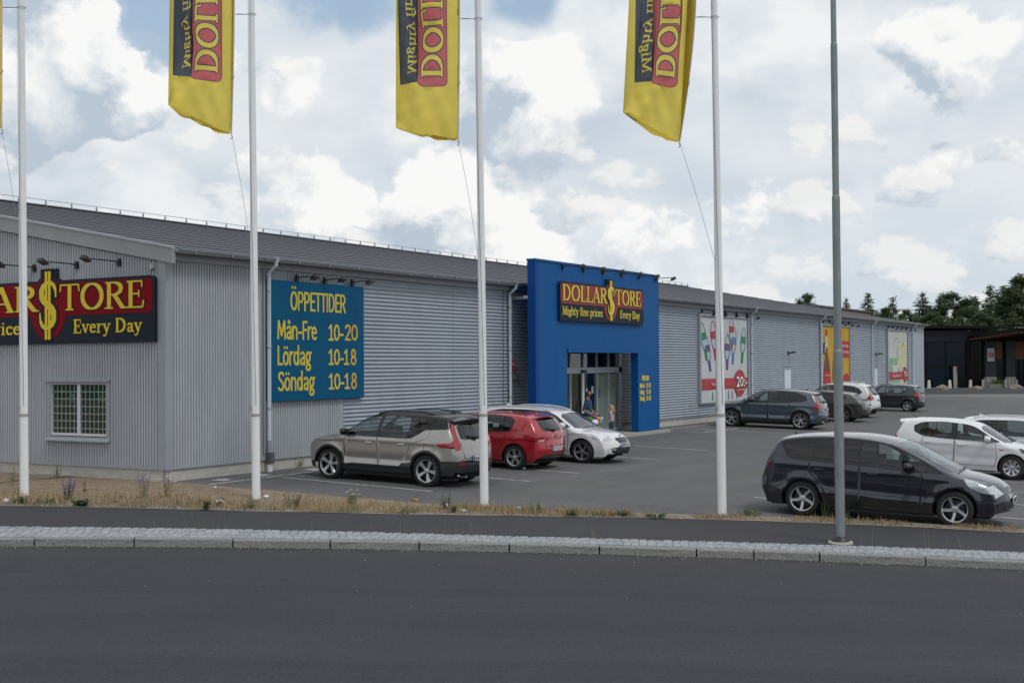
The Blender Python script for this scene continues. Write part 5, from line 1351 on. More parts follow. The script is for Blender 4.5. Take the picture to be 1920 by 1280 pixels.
def wipers_front(x, z):
    def f(c, root): MB().bar((x, .1, z - .01), (x - .02, .60, z - .025), .02, .012).bar((x - .0, -.55, z - .02), (x + .02, .05, z - .005), .02, .012).build('wipers', M_PLAST, root)
    return f
def towbar(z=.38):
    def f(c, root): MB().tube([(.12, 0, z - .08), (-.06, 0, z - .08), (-.09, 0, z)], .02, 8).lathe([(0, .05), (.018, .045), (.025, .025), (.018, .0)], 10, (-.09, 0, z)).build('tow_bar', M_PLAST, root)
    return f
def exhaust(y=.5, z=.27):
    def f(c, root): MB().tube([(.35, y, z), (.03, y, z)], .035, 10).build('exhaust', M_CHROME, root)
    return f
def badge(front, z, r=.05, m=None):
    def f(c, root):
        S = c.C[len(c.C) // 2:] if front else c.C[:len(c.C) // 2]
        i = np.argmin(np.abs(S[:, 1] - z)); x = S[i, 0]; d = .012 if front else -.012
        MB().lathe([(0, d), (r, d), (r, 0)], 16, (x, 0, z), 'x').build('badge', m or M_CHROME, root)
    return f
def std_rear_strip(): return []
SPECS = {}
# --- boxy compact crossover (silver, black roof)
SPECS['xc40'] = dict(L=4.43, hw=.925, R=.358, ra=.86, fa=3.562, sill=.27, rim='xc40', rimspec=(5, 'wide', .262, M_RIM), arch=.05, archclad=.055,
  paint=paint('paint_silver_beige', (.37, .35, .33), .6, .30), roofmat=M_PIANO, flare=.02,
  sil=[(.20, .27, .05), (.06, .38, .10), (.0, .55, .14), (.02, .74, .13), (.05, .86, .11), (.09, 1.03, .10), (.20, 1.25, .08), (.34, 1.50, .06), (.46, 1.60, .045), (.95, 1.645, .04), (1.6, 1.66, .04), (2.15, 1.64, .045), (2.62, 1.545, .07), (3.02, 1.33, .10), (3.42, 1.10, .09), (3.60, 1.06, .06), (4.0, 1.01, .07), (4.22, .94, .12), (4.36, .84, .20), (4.425, .68, .24), (4.43, .52, .24), (4.36, .36, .20), (4.20, .27, .10)],
  belt=[(0, 1.02), (1.2, 1.06), (3.4, 1.05), (4.4, .92)], k1=.26, k2=.30, cowl=3.42, rear_taper=(.8, .09), front_taper=(1.0, .13),
  crease=[(-.06, .014, .05), (-.50, -.030, .09), (-.63, .022, .05)],
  clad=[[(.0, .2), (4.4, .2), (4.4, .40), (4.0, .40), (3.1, .44), (2.95, .50), (2.75, .40), (1.75, .40), (1.5, .50), (1.3, .52), (.5, .60), (.0, .60)]],
  cladover=[[(1.2, .2), (3.2, .2), (3.2, .36), (2.9, .43), (1.6, .43), (1.3, .36)]],
  doors=[[(1.40, 1.06), (1.30, .93), (1.34, .78), (1.52, .50), (1.62, .36), (2.14, .36), (2.20, 1.06)], [(2.21, 1.06), (2.15, .36), (3.10, .36), (3.12, .62), (3.10, 1.04)]],
  handles=[(1.52, .92), (2.42, .92)], handlemat=M_CHROME, mirror=(3.02, 1.08), mirrormat=M_PIANO, gaps=[[(3.12, .62), (3.14, .92), (4.1, .90)], [(.62, .82), (.92, .82), (.92, .95), (.66, .95), (.62, .82)], [(.78, 1.30), (.84, 1.10), (1.3, .93)]],
  roofside=[(-.1, 1.9), (3.30, 1.9), (3.45, 1.09), (2.7, 1.30), (1.30, 1.30), (.90, 1.27), (.42, 1.30), (.30, 1.33), (.0, 1.40)],
  dlo=[(3.36, 1.065), (2.75, 1.43), (2.45, 1.53), (1.7, 1.565), (1.0, 1.53), (.80, 1.42), (.86, 1.31), (1.06, 1.18), (1.30, 1.055)],
  wins=[[(1.08, 1.22), (1.28, 1.09), (1.36, 1.085), (1.34, 1.51), (1.05, 1.50), (.90, 1.41), (.93, 1.33)], [(1.40, 1.085), (2.14, 1.085), (2.08, 1.535), (1.7, 1.54), (1.38, 1.515)], [(2.26, 1.085), (3.04, 1.085), (2.92, 1.25), (2.66, 1.43), (2.42, 1.50), (2.20, 1.53)]], privacy=(0,),
  slamps=[([(.08, 1.0), (.12, 1.18), (.30, 1.38), (.36, 1.34), (.20, 1.10), (.24, 1.01), (.60, .985), (.52, .90), (.06, .885)], M_LRED), ([(4.02, .99), (4.34, .90), (4.34, .80), (4.10, .84)], M_LDRK)],
  strip=[('tail_lamp', M_LRED, [((.05, .885), .80), ((.06, .98), .76), ((.20, 1.22), .84), ((.33, 1.44), .86), ((.33, 1.44), 1.02), ((.05, .885), 1.02)], 'pair', .004), ('rear_window', M_PGL, [((.11, 1.08), .72), ((.31, 1.43), .78)], 'sym', .002), ('roof_panel', M_PIANO, [((.33, 1.46), 1.02), ((2.62, 1.54), 1.02)]), ('windscreen', M_SGL, [((2.66, 1.53), .86), ((3.38, 1.115), .92)], 'sym', .002), ('lower_valance', M_PLAST, [((.20, .27), 1.02), ((0, .58), 1.02)]), ('rear_reflector', M_LRED, [((0, .49), .62), ((0, .49), .92), ((.0, .53), .92), ((.0, .53), .62)], 'pair', .004), ('grille', M_PIANO, [((4.40, .78), .55), ((4.43, .58), .50)]), ('headlamp', M_LDRK, [((4.25, .92), .66), ((4.25, .92), 1.02), ((4.38, .80), 1.02), ((4.38, .80), .64)], 'pair', .003), ('front_valance', M_PLAST, [((4.43, .48), .9), ((4.25, .28), .95)])],
  strip_gaps=[[((.02, .66), 0), ((.02, .66), .70), ((.10, 1.05), .74)], [((3.5, 1.08), .86), ((4.22, .94), .80), ((4.3, .9), 0)]],
  rails=(.85, 2.35, .03), railmat=M_PIANO, plates=[((.03, .66), .05, 'BAS 38P', False)], extra=[fin(.75, M_PIANO), spoiler(.20, .56, 1.525, 1.595, M_PIANO, .60, .05), wiper_rear(.10, 1.10, .2), exhaust(.5, .26)])
# --- compact hatchback (red)
SPECS['golf'] = dict(L=4.26, hw=.895, R=.318, ra=.80, fa=3.43, sill=.22, rim='golf', rimspec=(5, 'twin', .222, M_RIM), arch=.045,
  paint=paint('paint_red', (.36, .008, .018), .15, .28),
  sil=[(.20, .24, .05), (.07, .34, .12), (.0, .50, .17), (.02, .66, .16), (.05, .76, .12), (.06, .90, .11), (.11, 1.0, .09), (.26, 1.20, .07), (.42, 1.36, .05), (.60, 1.42, .045), (1.1, 1.455, .045), (1.7, 1.455, .045), (2.2, 1.42, .055), (2.5, 1.35, .07), (2.95, 1.10, .10), (3.28, .94, .08), (3.5, .90, .06), (3.9, .83, .09), (4.10, .74, .18), (4.22, .60, .24), (4.26, .45, .24), (4.22, .30, .18), (4.05, .22, .08)],
  belt=[(0, .92), (3.3, .90), (4.2, .75)], cowl=3.28, rear_taper=(.75, .10),
  doors=[[(1.12, .93), (1.08, .72), (1.22, .55), (1.30, .34), (1.98, .34), (2.0, .92)], [(2.01, .92), (1.99, .34), (3.0, .34), (3.02, .60), (2.98, .91)]], handles=[(1.28, .80), (2.16, .80)], mirror=(2.86, .94),
  dlo=[(3.16, .94), (2.55, 1.27), (2.2, 1.36), (1.6, 1.39), (1.0, 1.36), (.84, 1.26), (.92, 1.0), (1.0, .965), (1.6, .945)],
  wins=[[(.98, 1.32), (.92, 1.24), (.98, 1.02), (1.14, .99), (1.17, 1.34)], [(1.20, 1.345), (1.19, .985), (1.92, .965), (1.94, 1.365), (1.6, 1.37)], [(2.02, 1.36), (2.01, .965), (2.84, .955), (2.52, 1.23), (2.3, 1.315)]], privacy=(0,), seatmat=M_SEATL,
  slamps=[([(.10, .92), (.50, .90), (.46, .78), (.10, .74)], M_LRED), ([(3.66, .80), (4.02, .70), (3.98, .60), (3.72, .66)], M_LCLR)],
  strip=[('tail_lamp', M_LRED, [((.06, .92), .62), ((.06, .92), 1.02), ((.04, .74), 1.02), ((.05, .76), .66)], 'pair', .004), ('lamp_strip', M_LCLR, [((.05, .79), .70), ((.05, .79), 1.02), ((.05, .76), 1.02), ((.05, .76), .70)], 'pair', .007), ('rear_window', M_CGL, [((.12, 1.02), .70), ((.37, 1.33), .76)], 'sym', .002), ('windscreen', M_SGL, [((2.52, 1.34), .86), ((3.22, .965), .92)], 'sym', .002), ('lower_valance', M_PLAST, [((.20, .24), .9), ((.05, .36), .72)]), ('headlamp', M_LCLR, [((4.0, .80), .70), ((4.0, .80), 1.02), ((4.14, .66), 1.02), ((4.16, .68), .62)], 'pair', .003), ('grille', M_PIANO, [((4.15, .69), .58), ((4.20, .62), .58)]), ('front_valance', M_PLAST, [((4.26, .42), .7), ((4.2, .28), .7)])],
  strip_gaps=[[((.02, .60), 0), ((.02, .60), .66), ((.12, 1.0), .72)], [((3.35, .93), .86), ((3.95, .82), .84), ((4.1, .74), 0)]],
  plates=[((.01, .56), .0, 'YTD 271', False)], extra=[badge(False, .87, .055), spoiler(.30, .62, 1.375, 1.425, None, .58, .03), wiper_rear(.12, 1.02, .2), fin(.72)])
# --- white estate, nose out
SPECS['octavia'] = dict(L=4.66, hw=.905, R=.325, ra=1.05, fa=3.74, sill=.20, rim='octavia', rimspec=(5, 'single', .232, M_RIMG), arch=.045,
  paint=paint('paint_white', (.66, .67, .68), 0., .3, .02),
  sil=[(.20, .24, .05), (.07, .34, .12), (.0, .50, .15), (.03, .68, .14), (.06, .90, .11), (.10, .98, .10), (.28, 1.22, .07), (.46, 1.40, .05), (.7, 1.45, .045), (1.3, 1.475, .045), (2.0, 1.475, .045), (2.55, 1.42, .06), (2.85, 1.35, .08), (3.25, 1.14, .10), (3.62, .95, .08), (3.85, .915, .06), (4.25, .84, .09), (4.47, .75, .18), (4.60, .62, .24), (4.66, .46, .24), (4.62, .28, .18), (4.45, .20, .08)],
  belt=[(0, .94), (3.6, .915), (4.5, .78)], cowl=3.62,
  doors=[[(1.42, .94), (1.36, .74), (1.50, .56), (1.58, .33), (2.28, .33), (2.30, .93)], [(2.31, .93), (2.29, .33), (3.30, .33), (3.32, .60), (3.30, .92)]], handles=[(1.58, .81), (2.46, .81)], mirror=(3.17, .95), gaps=[[(3.32, .60), (3.34, .80), (4.2, .80)]],
  dlo=[(3.48, .95), (2.9, 1.27), (2.55, 1.37), (1.9, 1.405), (1.0, 1.38), (.58, 1.29), (.66, 1.03), (.9, .98), (1.6, .965)],
  wins=[[(.66, 1.27), (.72, 1.05), (1.38, 1.01), (1.40, 1.36), (1.0, 1.345)], [(1.46, 1.365), (1.45, 1.005), (2.22, .985), (2.24, 1.385), (1.8, 1.385)], [(2.33, 1.38), (2.32, .985), (3.16, .97), (2.84, 1.25), (2.6, 1.33)]], privacy=(0,),
  slamps=[([(.10, .92), (.42, .90), (.34, .70), (.10, .70)], M_LRED), ([(3.98, .83), (4.34, .76), (4.42, .68), (4.05, .70)], M_LCLR)],
  strip=[('tail_lamp', M_LRED, [((.06, .92), .66), ((.06, .92), 1.02), ((.03, .70), 1.02), ((.04, .76), .76)], 'pair', .004), ('rear_window', M_PGL, [((.12, 1.0), .72), ((.42, 1.37), .76)], 'sym', .002), ('windscreen', M_SGL, [((2.88, 1.335), .86), ((3.56, .975), .92)], 'sym', .002), ('headlamp', M_LCLR, [((4.36, .80), .62), ((4.32, .82), 1.02), ((4.46, .70), 1.02), ((4.53, .70), .58)], 'pair', .004), ('grille', M_PIANO, [((4.50, .735), .46), ((4.56, .68), .50), ((4.62, .57), .36)], 'sym', .004), ('front_valance', M_PLAST, [((4.655, .44), .84), ((4.62, .27), .78)]), ('fog_lamp', M_LCLR, [((4.655, .41), .60), ((4.655, .41), .84), ((4.65, .34), .80), ((4.65, .34), .60)], 'pair', .006)],
  strip_gaps=[[((3.72, .93), .86), ((4.3, .82), .62), ((4.48, .745), .42)], [((.02, .60), 0), ((.02, .60), .66), ((.12, 1.0), .72)]],
  rails=(.75, 2.6, .035), railmat=paint('rail_white', (.6, .6, .6)), plates=[((4.64, .54), -.1, 'BPM 707', True)], extra=[badge(True, .745, .045), wipers_front(3.60, .975), fin(.9)])
# --- mid-size grey crossover
SPECS['xc60'] = dict(L=4.69, hw=.95, R=.372, ra=.93, fa=3.80, sill=.27, rim='xc60', rimspec=(5, 'vee', .272, M_RIM), arch=.05, flare=.022,
  paint=paint('paint_grey_blue', (.085, .105, .135), .55, .28),
  sil=[(.22, .28, .05), (.07, .40, .12), (.0, .56, .16), (.03, .72, .14), (.08, .95, .11), (.14, 1.08, .09), (.30, 1.30, .07), (.44, 1.48, .05), (.62, 1.55, .045), (1.1, 1.61, .045), (1.8, 1.64, .045), (2.4, 1.615, .055), (2.75, 1.54, .08), (3.15, 1.32, .10), (3.55, 1.10, .09), (3.78, 1.06, .06), (4.25, .99, .08), (4.48, .90, .16), (4.63, .74, .22), (4.69, .55, .24), (4.64, .36, .2), (4.45, .27, .1)],
  belt=[(0, 1.04), (3.5, 1.04), (4.5, .92)], cowl=3.55, crease=[(-.08, .016, .05), (-.48, -.032, .09), (-.60, .024, .05)],
  clad=[[(1.2, .2), (3.5, .2), (3.5, .36), (3.2, .36), (1.6, .36), (1.2, .36)]],
  doors=[[(1.40, 1.05), (1.32, .90), (1.44, .66), (1.62, .36), (2.26, .36), (2.30, 1.05)], [(2.31, 1.05), (2.27, .36), (3.26, .36), (3.30, .7), (3.26, 1.04)]], handles=[(1.52, .92), (2.46, .92)], mirror=(3.15, 1.08), mirrormat=paint('mirror_grey', (.2, .22, .25), .5), gaps=[],
  dlo=[(3.46, 1.06), (2.85, 1.42), (2.5, 1.52), (1.8, 1.55), (1.1, 1.50), (.72, 1.36), (.66, 1.20), (.80, 1.13), (1.5, 1.075)],
  wins=[[(.74, 1.34), (.72, 1.23), (.84, 1.165), (1.38, 1.12), (1.40, 1.49), (1.1, 1.465)], [(1.45, 1.50), (1.44, 1.115), (2.20, 1.09), (2.22, 1.53), (1.8, 1.53)], [(2.34, 1.525), (2.32, 1.09), (3.18, 1.08), (2.8, 1.39), (2.55, 1.48)]], privacy=(0, 1),
  slamps=[([(.14, 1.06), (.34, 1.38), (.42, 1.38), (.26, 1.10), (.44, .88), (.12, .82), (.06, .90)], M_LRED), ([(4.2, .97), (4.5, .86), (4.46, .76), (4.26, .84)], M_LCLR)],
  strip=[('tail_lamp', M_LRED, [((.06, .84), .60), ((.10, .92), .78), ((.14, 1.06), .84), ((.40, 1.44), .84), ((.40, 1.44), 1.02), ((.06, .84), 1.02)], 'pair', .004), ('rear_window', M_CGL, [((.15, 1.10), .74), ((.39, 1.42), .78)], 'sym', .002), ('windscreen', M_SGL, [((2.78, 1.52), .86), ((3.5, 1.12), .92)], 'sym', .002), ('bumper_trim', M_CHROME, [((.0, .58), .30), ((.0, .58), .86), ((.0, .52), .80), ((.0, .52), .30)], 'pair', .006), ('rear_reflector', M_LRED, [((.01, .49), .66), ((.01, .49), .88), ((.01, .46), .88), ((.01, .46), .66)], 'pair', .004), ('lower_valance', M_PLAST, [((.22, .28), 1.0), ((.05, .42), .9)]), ('grille', M_PIANO, [((4.52, .87), .52), ((4.66, .62), .48)]), ('headlamp', M_LCLR, [((4.40, .93), .64), ((4.40, .93), 1.02), ((4.52, .80), 1.02), ((4.54, .80), .60)], 'pair', .003)],
  strip_gaps=[[((.02, .64), 0), ((.02, .64), .66), ((.14, 1.08), .76)]],
  plates=[((.05, .80), .12, 'KUR 94B', False)], extra=[fin(.9), spoiler(.30, .64, 1.50, 1.555, None, .62, .03), wiper_rear(.16, 1.12, .2), towbar(), exhaust(.55, .33)])
# --- low dark grey-brown estate
SPECS['peugeot'] = dict(L=4.78, hw=.93, R=.345, ra=1.02, fa=3.81, sill=.21, rim='peugeot', rimspec=(5, 'twin', .245, M_RIMG), arch=.045,
  paint=paint('paint_grey_brown', (.058, .056, .05), .5, .28),
  sil=[(.22, .25, .05), (.07, .36, .12), (.0, .54, .16), (.02, .70, .14), (.06, .84, .11), (.10, .93, .10), (.40, 1.13, .07), (.72, 1.30, .05), (.95, 1.345, .045), (1.5, 1.395, .045), (2.1, 1.41, .045), (2.6, 1.37, .06), (2.9, 1.30, .08), (3.3, 1.10, .10), (3.7, .94, .08), (3.95, .90, .06), (4.4, .82, .09), (4.6, .74, .18), (4.73, .58, .24), (4.78, .42, .24), (4.7, .26, .18), (4.5, .21, .08)],
  belt=[(0, .93), (3.6, .90), (4.5, .78)], cowl=3.7,
  doors=[[(1.42, .94), (1.36, .74), (1.50, .56), (1.6, .33), (2.33, .33), (2.35, .92)], [(2.36, .92), (2.34, .33), (3.36, .33), (3.38, .60), (3.36, .90)]], handles=[(1.6, .80), (2.5, .80)], mirror=(3.22, .93),
  dlo=[(3.55, .93), (2.95, 1.22), (2.6, 1.31), (2.0, 1.345), (1.3, 1.30), (.95, 1.20), (.86, 1.08), (1.0, 1.0), (1.6, .955)],
  wins=[[(1.0, 1.17), (.93, 1.09), (1.04, 1.03), (1.38, 1.0), (1.40, 1.28), (1.2, 1.255)], [(1.46, 1.295), (1.45, .995), (2.28, .965), (2.30, 1.325), (1.9, 1.325)], [(2.39, 1.32), (2.38, .965), (3.22, .95), (2.9, 1.19), (2.62, 1.28)]], privacy=(0, 1),
  slamps=[([(.10, .90), (.40, .90), (.34, .80), (.10, .76)], M_LDRK), ([(4.1, .82), (4.46, .74), (4.4, .66), (4.15, .72)], M_LCLR)],
  strip=[('tail_lamp', M_LDRK, [((.08, .90), 1.02), ((.03, .76), 1.02)], 'sym', .004), ('rear_window', M_CGL, [((.14, .96), .74), ((.66, 1.27), .76)], 'sym', .002), ('windscreen', M_SGL, [((2.93, 1.285), .86), ((3.64, .965), .92)], 'sym', .002), ('lower_valance', M_PLAST, [((.22, .25), 1.0), ((.04, .38), .9)]), ('bumper_trim', M_CHROME, [((.05, .37), .86), ((.06, .34), .86)], 'sym', .006), ('headlamp', M_LCLR, [((4.52, .79), .62), ((4.52, .79), 1.02), ((4.64, .68), 1.02), ((4.64, .68), .6)], 'pair', .003), ('grille', M_PIANO, [((4.68, .66), .55), ((4.76, .5), .5)])],
  strip_gaps=[[((.02, .60), 0), ((.02, .60), .66), ((.12, .94), .74)]],
  plates=[((.01, .62), .0, 'MRT 52X', False)], extra=[spoiler(.55, .98, 1.27, 1.35, None, .60, .03), wiper_rear(.2, 1.0, .3)])
# --- older white crossover with tall shoulder lamps
SPECS['xc60w'] = dict(L=4.63, hw=.945, R=.368, ra=.95, fa=3.72, sill=.28, rim='xc60w', rimspec=(5, 'single', .255, M_RIM), arch=.05, flare=.02,
  paint=paint('paint_white_suv', (.64, .65, .66), 0., .3, .02),
  sil=[(.22, .30, .05), (.06, .42, .12), (.0, .60, .16), (.04, .78, .14), (.09, 1.0, .11), (.15, 1.12, .09), (.32, 1.36, .07), (.48, 1.56, .05), (.68, 1.63, .045), (1.2, 1.685, .045), (1.8, 1.70, .045), (2.3, 1.66, .055), (2.65, 1.57, .08), (3.05, 1.35, .10), (3.45, 1.14, .09), (3.7, 1.09, .06), (4.2, 1.01, .08), (4.42, .92, .16), (4.57, .76, .22), (4.63, .58, .24), (4.58, .38, .2), (4.4, .28, .1)],
  belt=[(0, 1.08), (3.5, 1.06), (4.5, .95)], cowl=3.45,
  doors=[[(1.40, 1.08), (1.32, .92), (1.44, .68), (1.6, .37), (2.2, .37), (2.24, 1.08)], [(2.25, 1.08), (2.21, .37), (3.18, .37), (3.22, .7), (3.18, 1.06)]], handles=[(1.52, .95), (2.4, .95)], mirror=(3.05, 1.10),
  dlo=[(3.36, 1.09), (2.75, 1.46), (2.4, 1.56), (1.8, 1.59), (1.1, 1.53), (.80, 1.42), (.62, 1.24), (.72, 1.17), (1.5, 1.11)],
  wins=[[(.84, 1.40), (.70, 1.25), (.78, 1.20), (1.38, 1.15), (1.40, 1.53), (1.1, 1.50)], [(1.45, 1.54), (1.44, 1.15), (2.15, 1.12), (2.17, 1.57), (1.8, 1.57)], [(2.28, 1.565), (2.26, 1.12), (3.08, 1.10), (2.7, 1.43), (2.45, 1.52)]], privacy=(0, 1),
  slamps=[([(.15, 1.10), (.36, 1.50), (.48, 1.52), (.28, 1.14), (.40, .92), (.12, .86), (.08, .96)], M_LRED)],
  strip=[('tail_lamp', M_LRED, [((.08, .90), .74), ((.14, 1.08), .82), ((.44, 1.52), .84), ((.44, 1.52), 1.02), ((.08, .90), 1.02)], 'pair', .004), ('rear_window', M_CGL, [((.16, 1.14), .72), ((.43, 1.50), .78)], 'sym', .002), ('windscreen', M_SGL, [((2.68, 1.55), .86), ((3.4, 1.16), .92)], 'sym', .002), ('lower_valance', M_PLAST, [((.22, .30), 1.0), ((.04, .46), .9)]), ('rear_reflector', M_LRED, [((.0, .57), .62), ((.0, .57), .90), ((.0, .54), .90), ((.0, .54), .62)], 'pair', .004), ('grille', M_PIANO, [((4.48, .86), .5), ((4.6, .68), .48)])],
  strip_gaps=[[((.02, .68), 0), ((.02, .68), .66), ((.14, 1.1), .74)]],
  rails=(.85, 2.3, .04), railmat=M_CHROME, plates=[((.06, .88), .1, 'XBG 418', False)], extra=[fin(.9), spoiler(.34, .70, 1.58, 1.635, None, .62, .03), wiper_rear(.17, 1.16, .2), towbar(.42)])
# --- dark compact hatchback, farthest along the wall
SPECS['kia'] = dict(L=4.24, hw=.895, R=.315, ra=.77, fa=3.42, sill=.21, rim='kia', rimspec=(5, 'single', .218, M_RIM), arch=.045,
  paint=paint('paint_charcoal', (.024, .028, .036), .4, .28),
  sil=[(.18, .25, .05), (.05, .36, .12), (.0, .52, .15), (.03, .68, .13), (.07, .88, .11), (.12, .98, .09), (.26, 1.20, .07), (.40, 1.38, .05), (.6, 1.44, .045), (1.1, 1.48, .045), (1.7, 1.48, .045), (2.2, 1.44, .055), (2.5, 1.36, .07), (2.95, 1.12, .10), (3.3, .95, .08), (3.55, .91, .06), (3.92, .82, .09), (4.1, .72, .18), (4.2, .58, .24), (4.24, .42, .24), (4.18, .28, .18), (4.0, .21, .08)],
  belt=[(0, .97), (3.3, .90), (4.2, .76)], cowl=3.3,
  doors=[[(1.10, .97), (1.06, .72), (1.2, .55), (1.28, .33), (1.98, .33), (2.0, .94)], [(2.01, .94), (1.99, .33), (3.0, .33), (3.02, .60), (2.98, .91)]], handles=[(1.25, .83), (2.16, .81)], mirror=(2.86, .95),
  dlo=[(3.16, .95), (2.55, 1.28), (2.2, 1.37), (1.6, 1.40), (1.0, 1.37), (.74, 1.26), (.90, 1.02), (1.0, 1.0), (1.6, .965)],
  wins=[[(.96, 1.33), (.84, 1.26), (.94, 1.06), (1.02, 1.03), (1.06, 1.35)], [(1.12, 1.36), (1.11, 1.01), (1.92, .98), (1.94, 1.38), (1.6, 1.38)], [(2.02, 1.37), (2.01, .975), (2.84, .965), (2.52, 1.24), (2.3, 1.325)]],
  slamps=[([(.12, 1.02), (.30, 1.05), (.46, .92), (.22, .74), (.08, .82)], M_LRED)],
  strip=[('tail_lamp', M_LRED, [((.13, 1.0), .82), ((.13, 1.0), 1.02), ((.05, .80), 1.02), ((.05, .82), .70)], 'pair', .004), ('rear_window', M_CGL, [((.13, 1.0), .70), ((.37, 1.34), .76)], 'sym', .002), ('windscreen', M_SGL, [((2.52, 1.345), .86), ((3.24, .975), .92)], 'sym', .002), ('lower_valance', M_PLAST, [((.18, .25), .9), ((.04, .38), .72)]), ('rear_reflector', M_LREDD, [((.01, .42), .62), ((.01, .42), .90), ((.01, .39), .90), ((.01, .39), .62)], 'pair', .004)],
  strip_gaps=[[((.02, .60), 0), ((.02, .60), .66), ((.12, .98), .70)]],
  plates=[((.04, .76), .08, 'DTO 630', False)], extra=[spoiler(.28, .6, 1.39, 1.445, None, .58, .03), wiper_rear(.13, 1.0, .2)], seatmat=M_SEATL)
# --- dark blue people carrier in the foreground
SPECS['smax'] = dict(L=4.78, hw=.94, R=.335, ra=.99, fa=3.84, sill=.22, rim='smax', rimspec=(5, 'curved', .242, M_RIM), arch=.06, flare=.03,
  paint=paint('paint_dark_blue', (.017, .021, .032), .35, .25, .10),
  sil=[(.30, .26, .05), (.12, .34, .12), (.0, .50, .17), (.02, .62, .17), (.10, .74, .13), (.12, .92, .11), (.17, 1.06, .10), (.32, 1.30, .07), (.45, 1.47, .05), (.62, 1.535, .045), (1.1, 1.595, .045), (1.7, 1.62, .05), (2.2, 1.605, .06), (2.7, 1.53, .07), (3.15, 1.36, .09), (3.6, 1.15, .10), (3.90, 1.0, .08), (4.15, .95, .07), (4.45, .875, .10), (4.62, .785, .18), (4.735, .64, .24), (4.78, .46, .25), (4.74, .30, .2), (4.55, .22, .1)],
  belt=[(0, 1.10), (1.5, 1.06), (3.5, .97), (4.5, .82)], k1=.22, k2=.24, rf=.055, cowl=3.90, rear_taper=(.8, .10), front_taper=(1.3, .20), crease=[(-.09, .014, .04), (-.45, -.022, .09), (-.56, .018, .04)],
  doors=[[(1.14, 1.09), (1.10, .88), (1.30, .68), (1.44, .46), (1.48, .30), (2.06, .30), (2.08, 1.05)], [(2.09, 1.05), (2.07, .30), (3.20, .30), (3.22, .6), (3.24, .98)]], handles=[(1.32, .93), (2.34, .90)], mirror=(2.98, 1.01), mirrormat=M_PIANO,
  gaps=[[(3.24, .98), (3.22, .6)], [(.76, .90), (.92, .90), (.95, 1.0), (.80, 1.03), (.72, .97), (.76, .90)], [(.16, .98), (1.10, .97)]],
  smarks=[([(1.5, .53), (3.2, .50), (3.2, .485), (1.5, .515)], M_PLAST, 'rub_strip'), ([(3.30, .64), (3.42, .72), (3.46, .72), (3.36, .60)], M_PLAST, 'wing_vent')],
  dlo=[(3.70, .965), (3.15, 1.27), (2.75, 1.44), (2.3, 1.525), (1.6, 1.545), (.9, 1.505), (.52, 1.43), (.70, 1.10), (1.5, 1.065), (2.7, 1.01)],
  wins=[[(.62, 1.41), (.76, 1.14), (1.16, 1.11), (1.18, 1.49), (.9, 1.46)], [(1.24, 1.495), (1.22, 1.105), (2.02, 1.075), (2.04, 1.51), (1.6, 1.515)], [(2.14, 1.50), (2.12, 1.075), (3.08, 1.03), (2.80, 1.33), (2.6, 1.43), (2.4, 1.475)], [(3.16, 1.025), (3.58, 1.0), (3.12, 1.24), (2.94, 1.32), (2.92, 1.28)]], privacy=(0, 1),
  slamps=[([(.16, 1.06), (.30, 1.03), (.32, .93), (.16, .90)], M_LREDD), ([(.18, 1.09), (.27, 1.10), (.31, 1.04), (.18, 1.05)], M_LCLR), ([(3.98, .90), (4.22, .87), (4.56, .74), (4.60, .62), (4.32, .66), (4.08, .76)], M_LCLR)],
  strip=[('tail_lamp', M_LREDD, [((.16, 1.04), .80), ((.16, 1.04), 1.02), ((.12, .90), 1.02), ((.12, .90), .82)], 'pair', .004), ('rear_window', M_PGL, [((.19, 1.09), .74), ((.41, 1.42), .78)], 'sym', .002), ('windscreen', M_SGL, [((2.74, 1.515), .88), ((3.84, 1.03), .93)], 'sym', .002), ('headlamp', M_LCLR, [((4.48, .865), .78), ((4.44, .88), 1.02), ((4.70, .68), 1.02), ((4.71, .69), .66)], 'pair', .004), ('grille', M_PIANO, [((4.66, .745), .44), ((4.735, .64), .42)]), ('lower_grille', M_PLAST, [((4.775, .48), .58), ((4.76, .34), .56)]), ('fog_surround', M_PLAST, [((4.77, .44), .66), ((4.77, .44), .94), ((4.75, .33), .90), ((4.75, .33), .66)], 'pair', .003), ('grille_bar', M_CHROME, [((4.74, .585), .46), ((4.75, .555), .46)], 'sym', .008)],
  strip_gaps=[[((4.0, .97), .90), ((4.45, .875), .76), ((4.64, .765), .46)], [((.02, .60), 0), ((.02, .60), .66), ((.17, 1.06), .74)]],
  plates=[((4.775, .50), -.03, 'WLA 569', True)], extra=[badge(True, .71, .05), wipers_front(3.86, 1.045), rod(.62, 65, .08)])
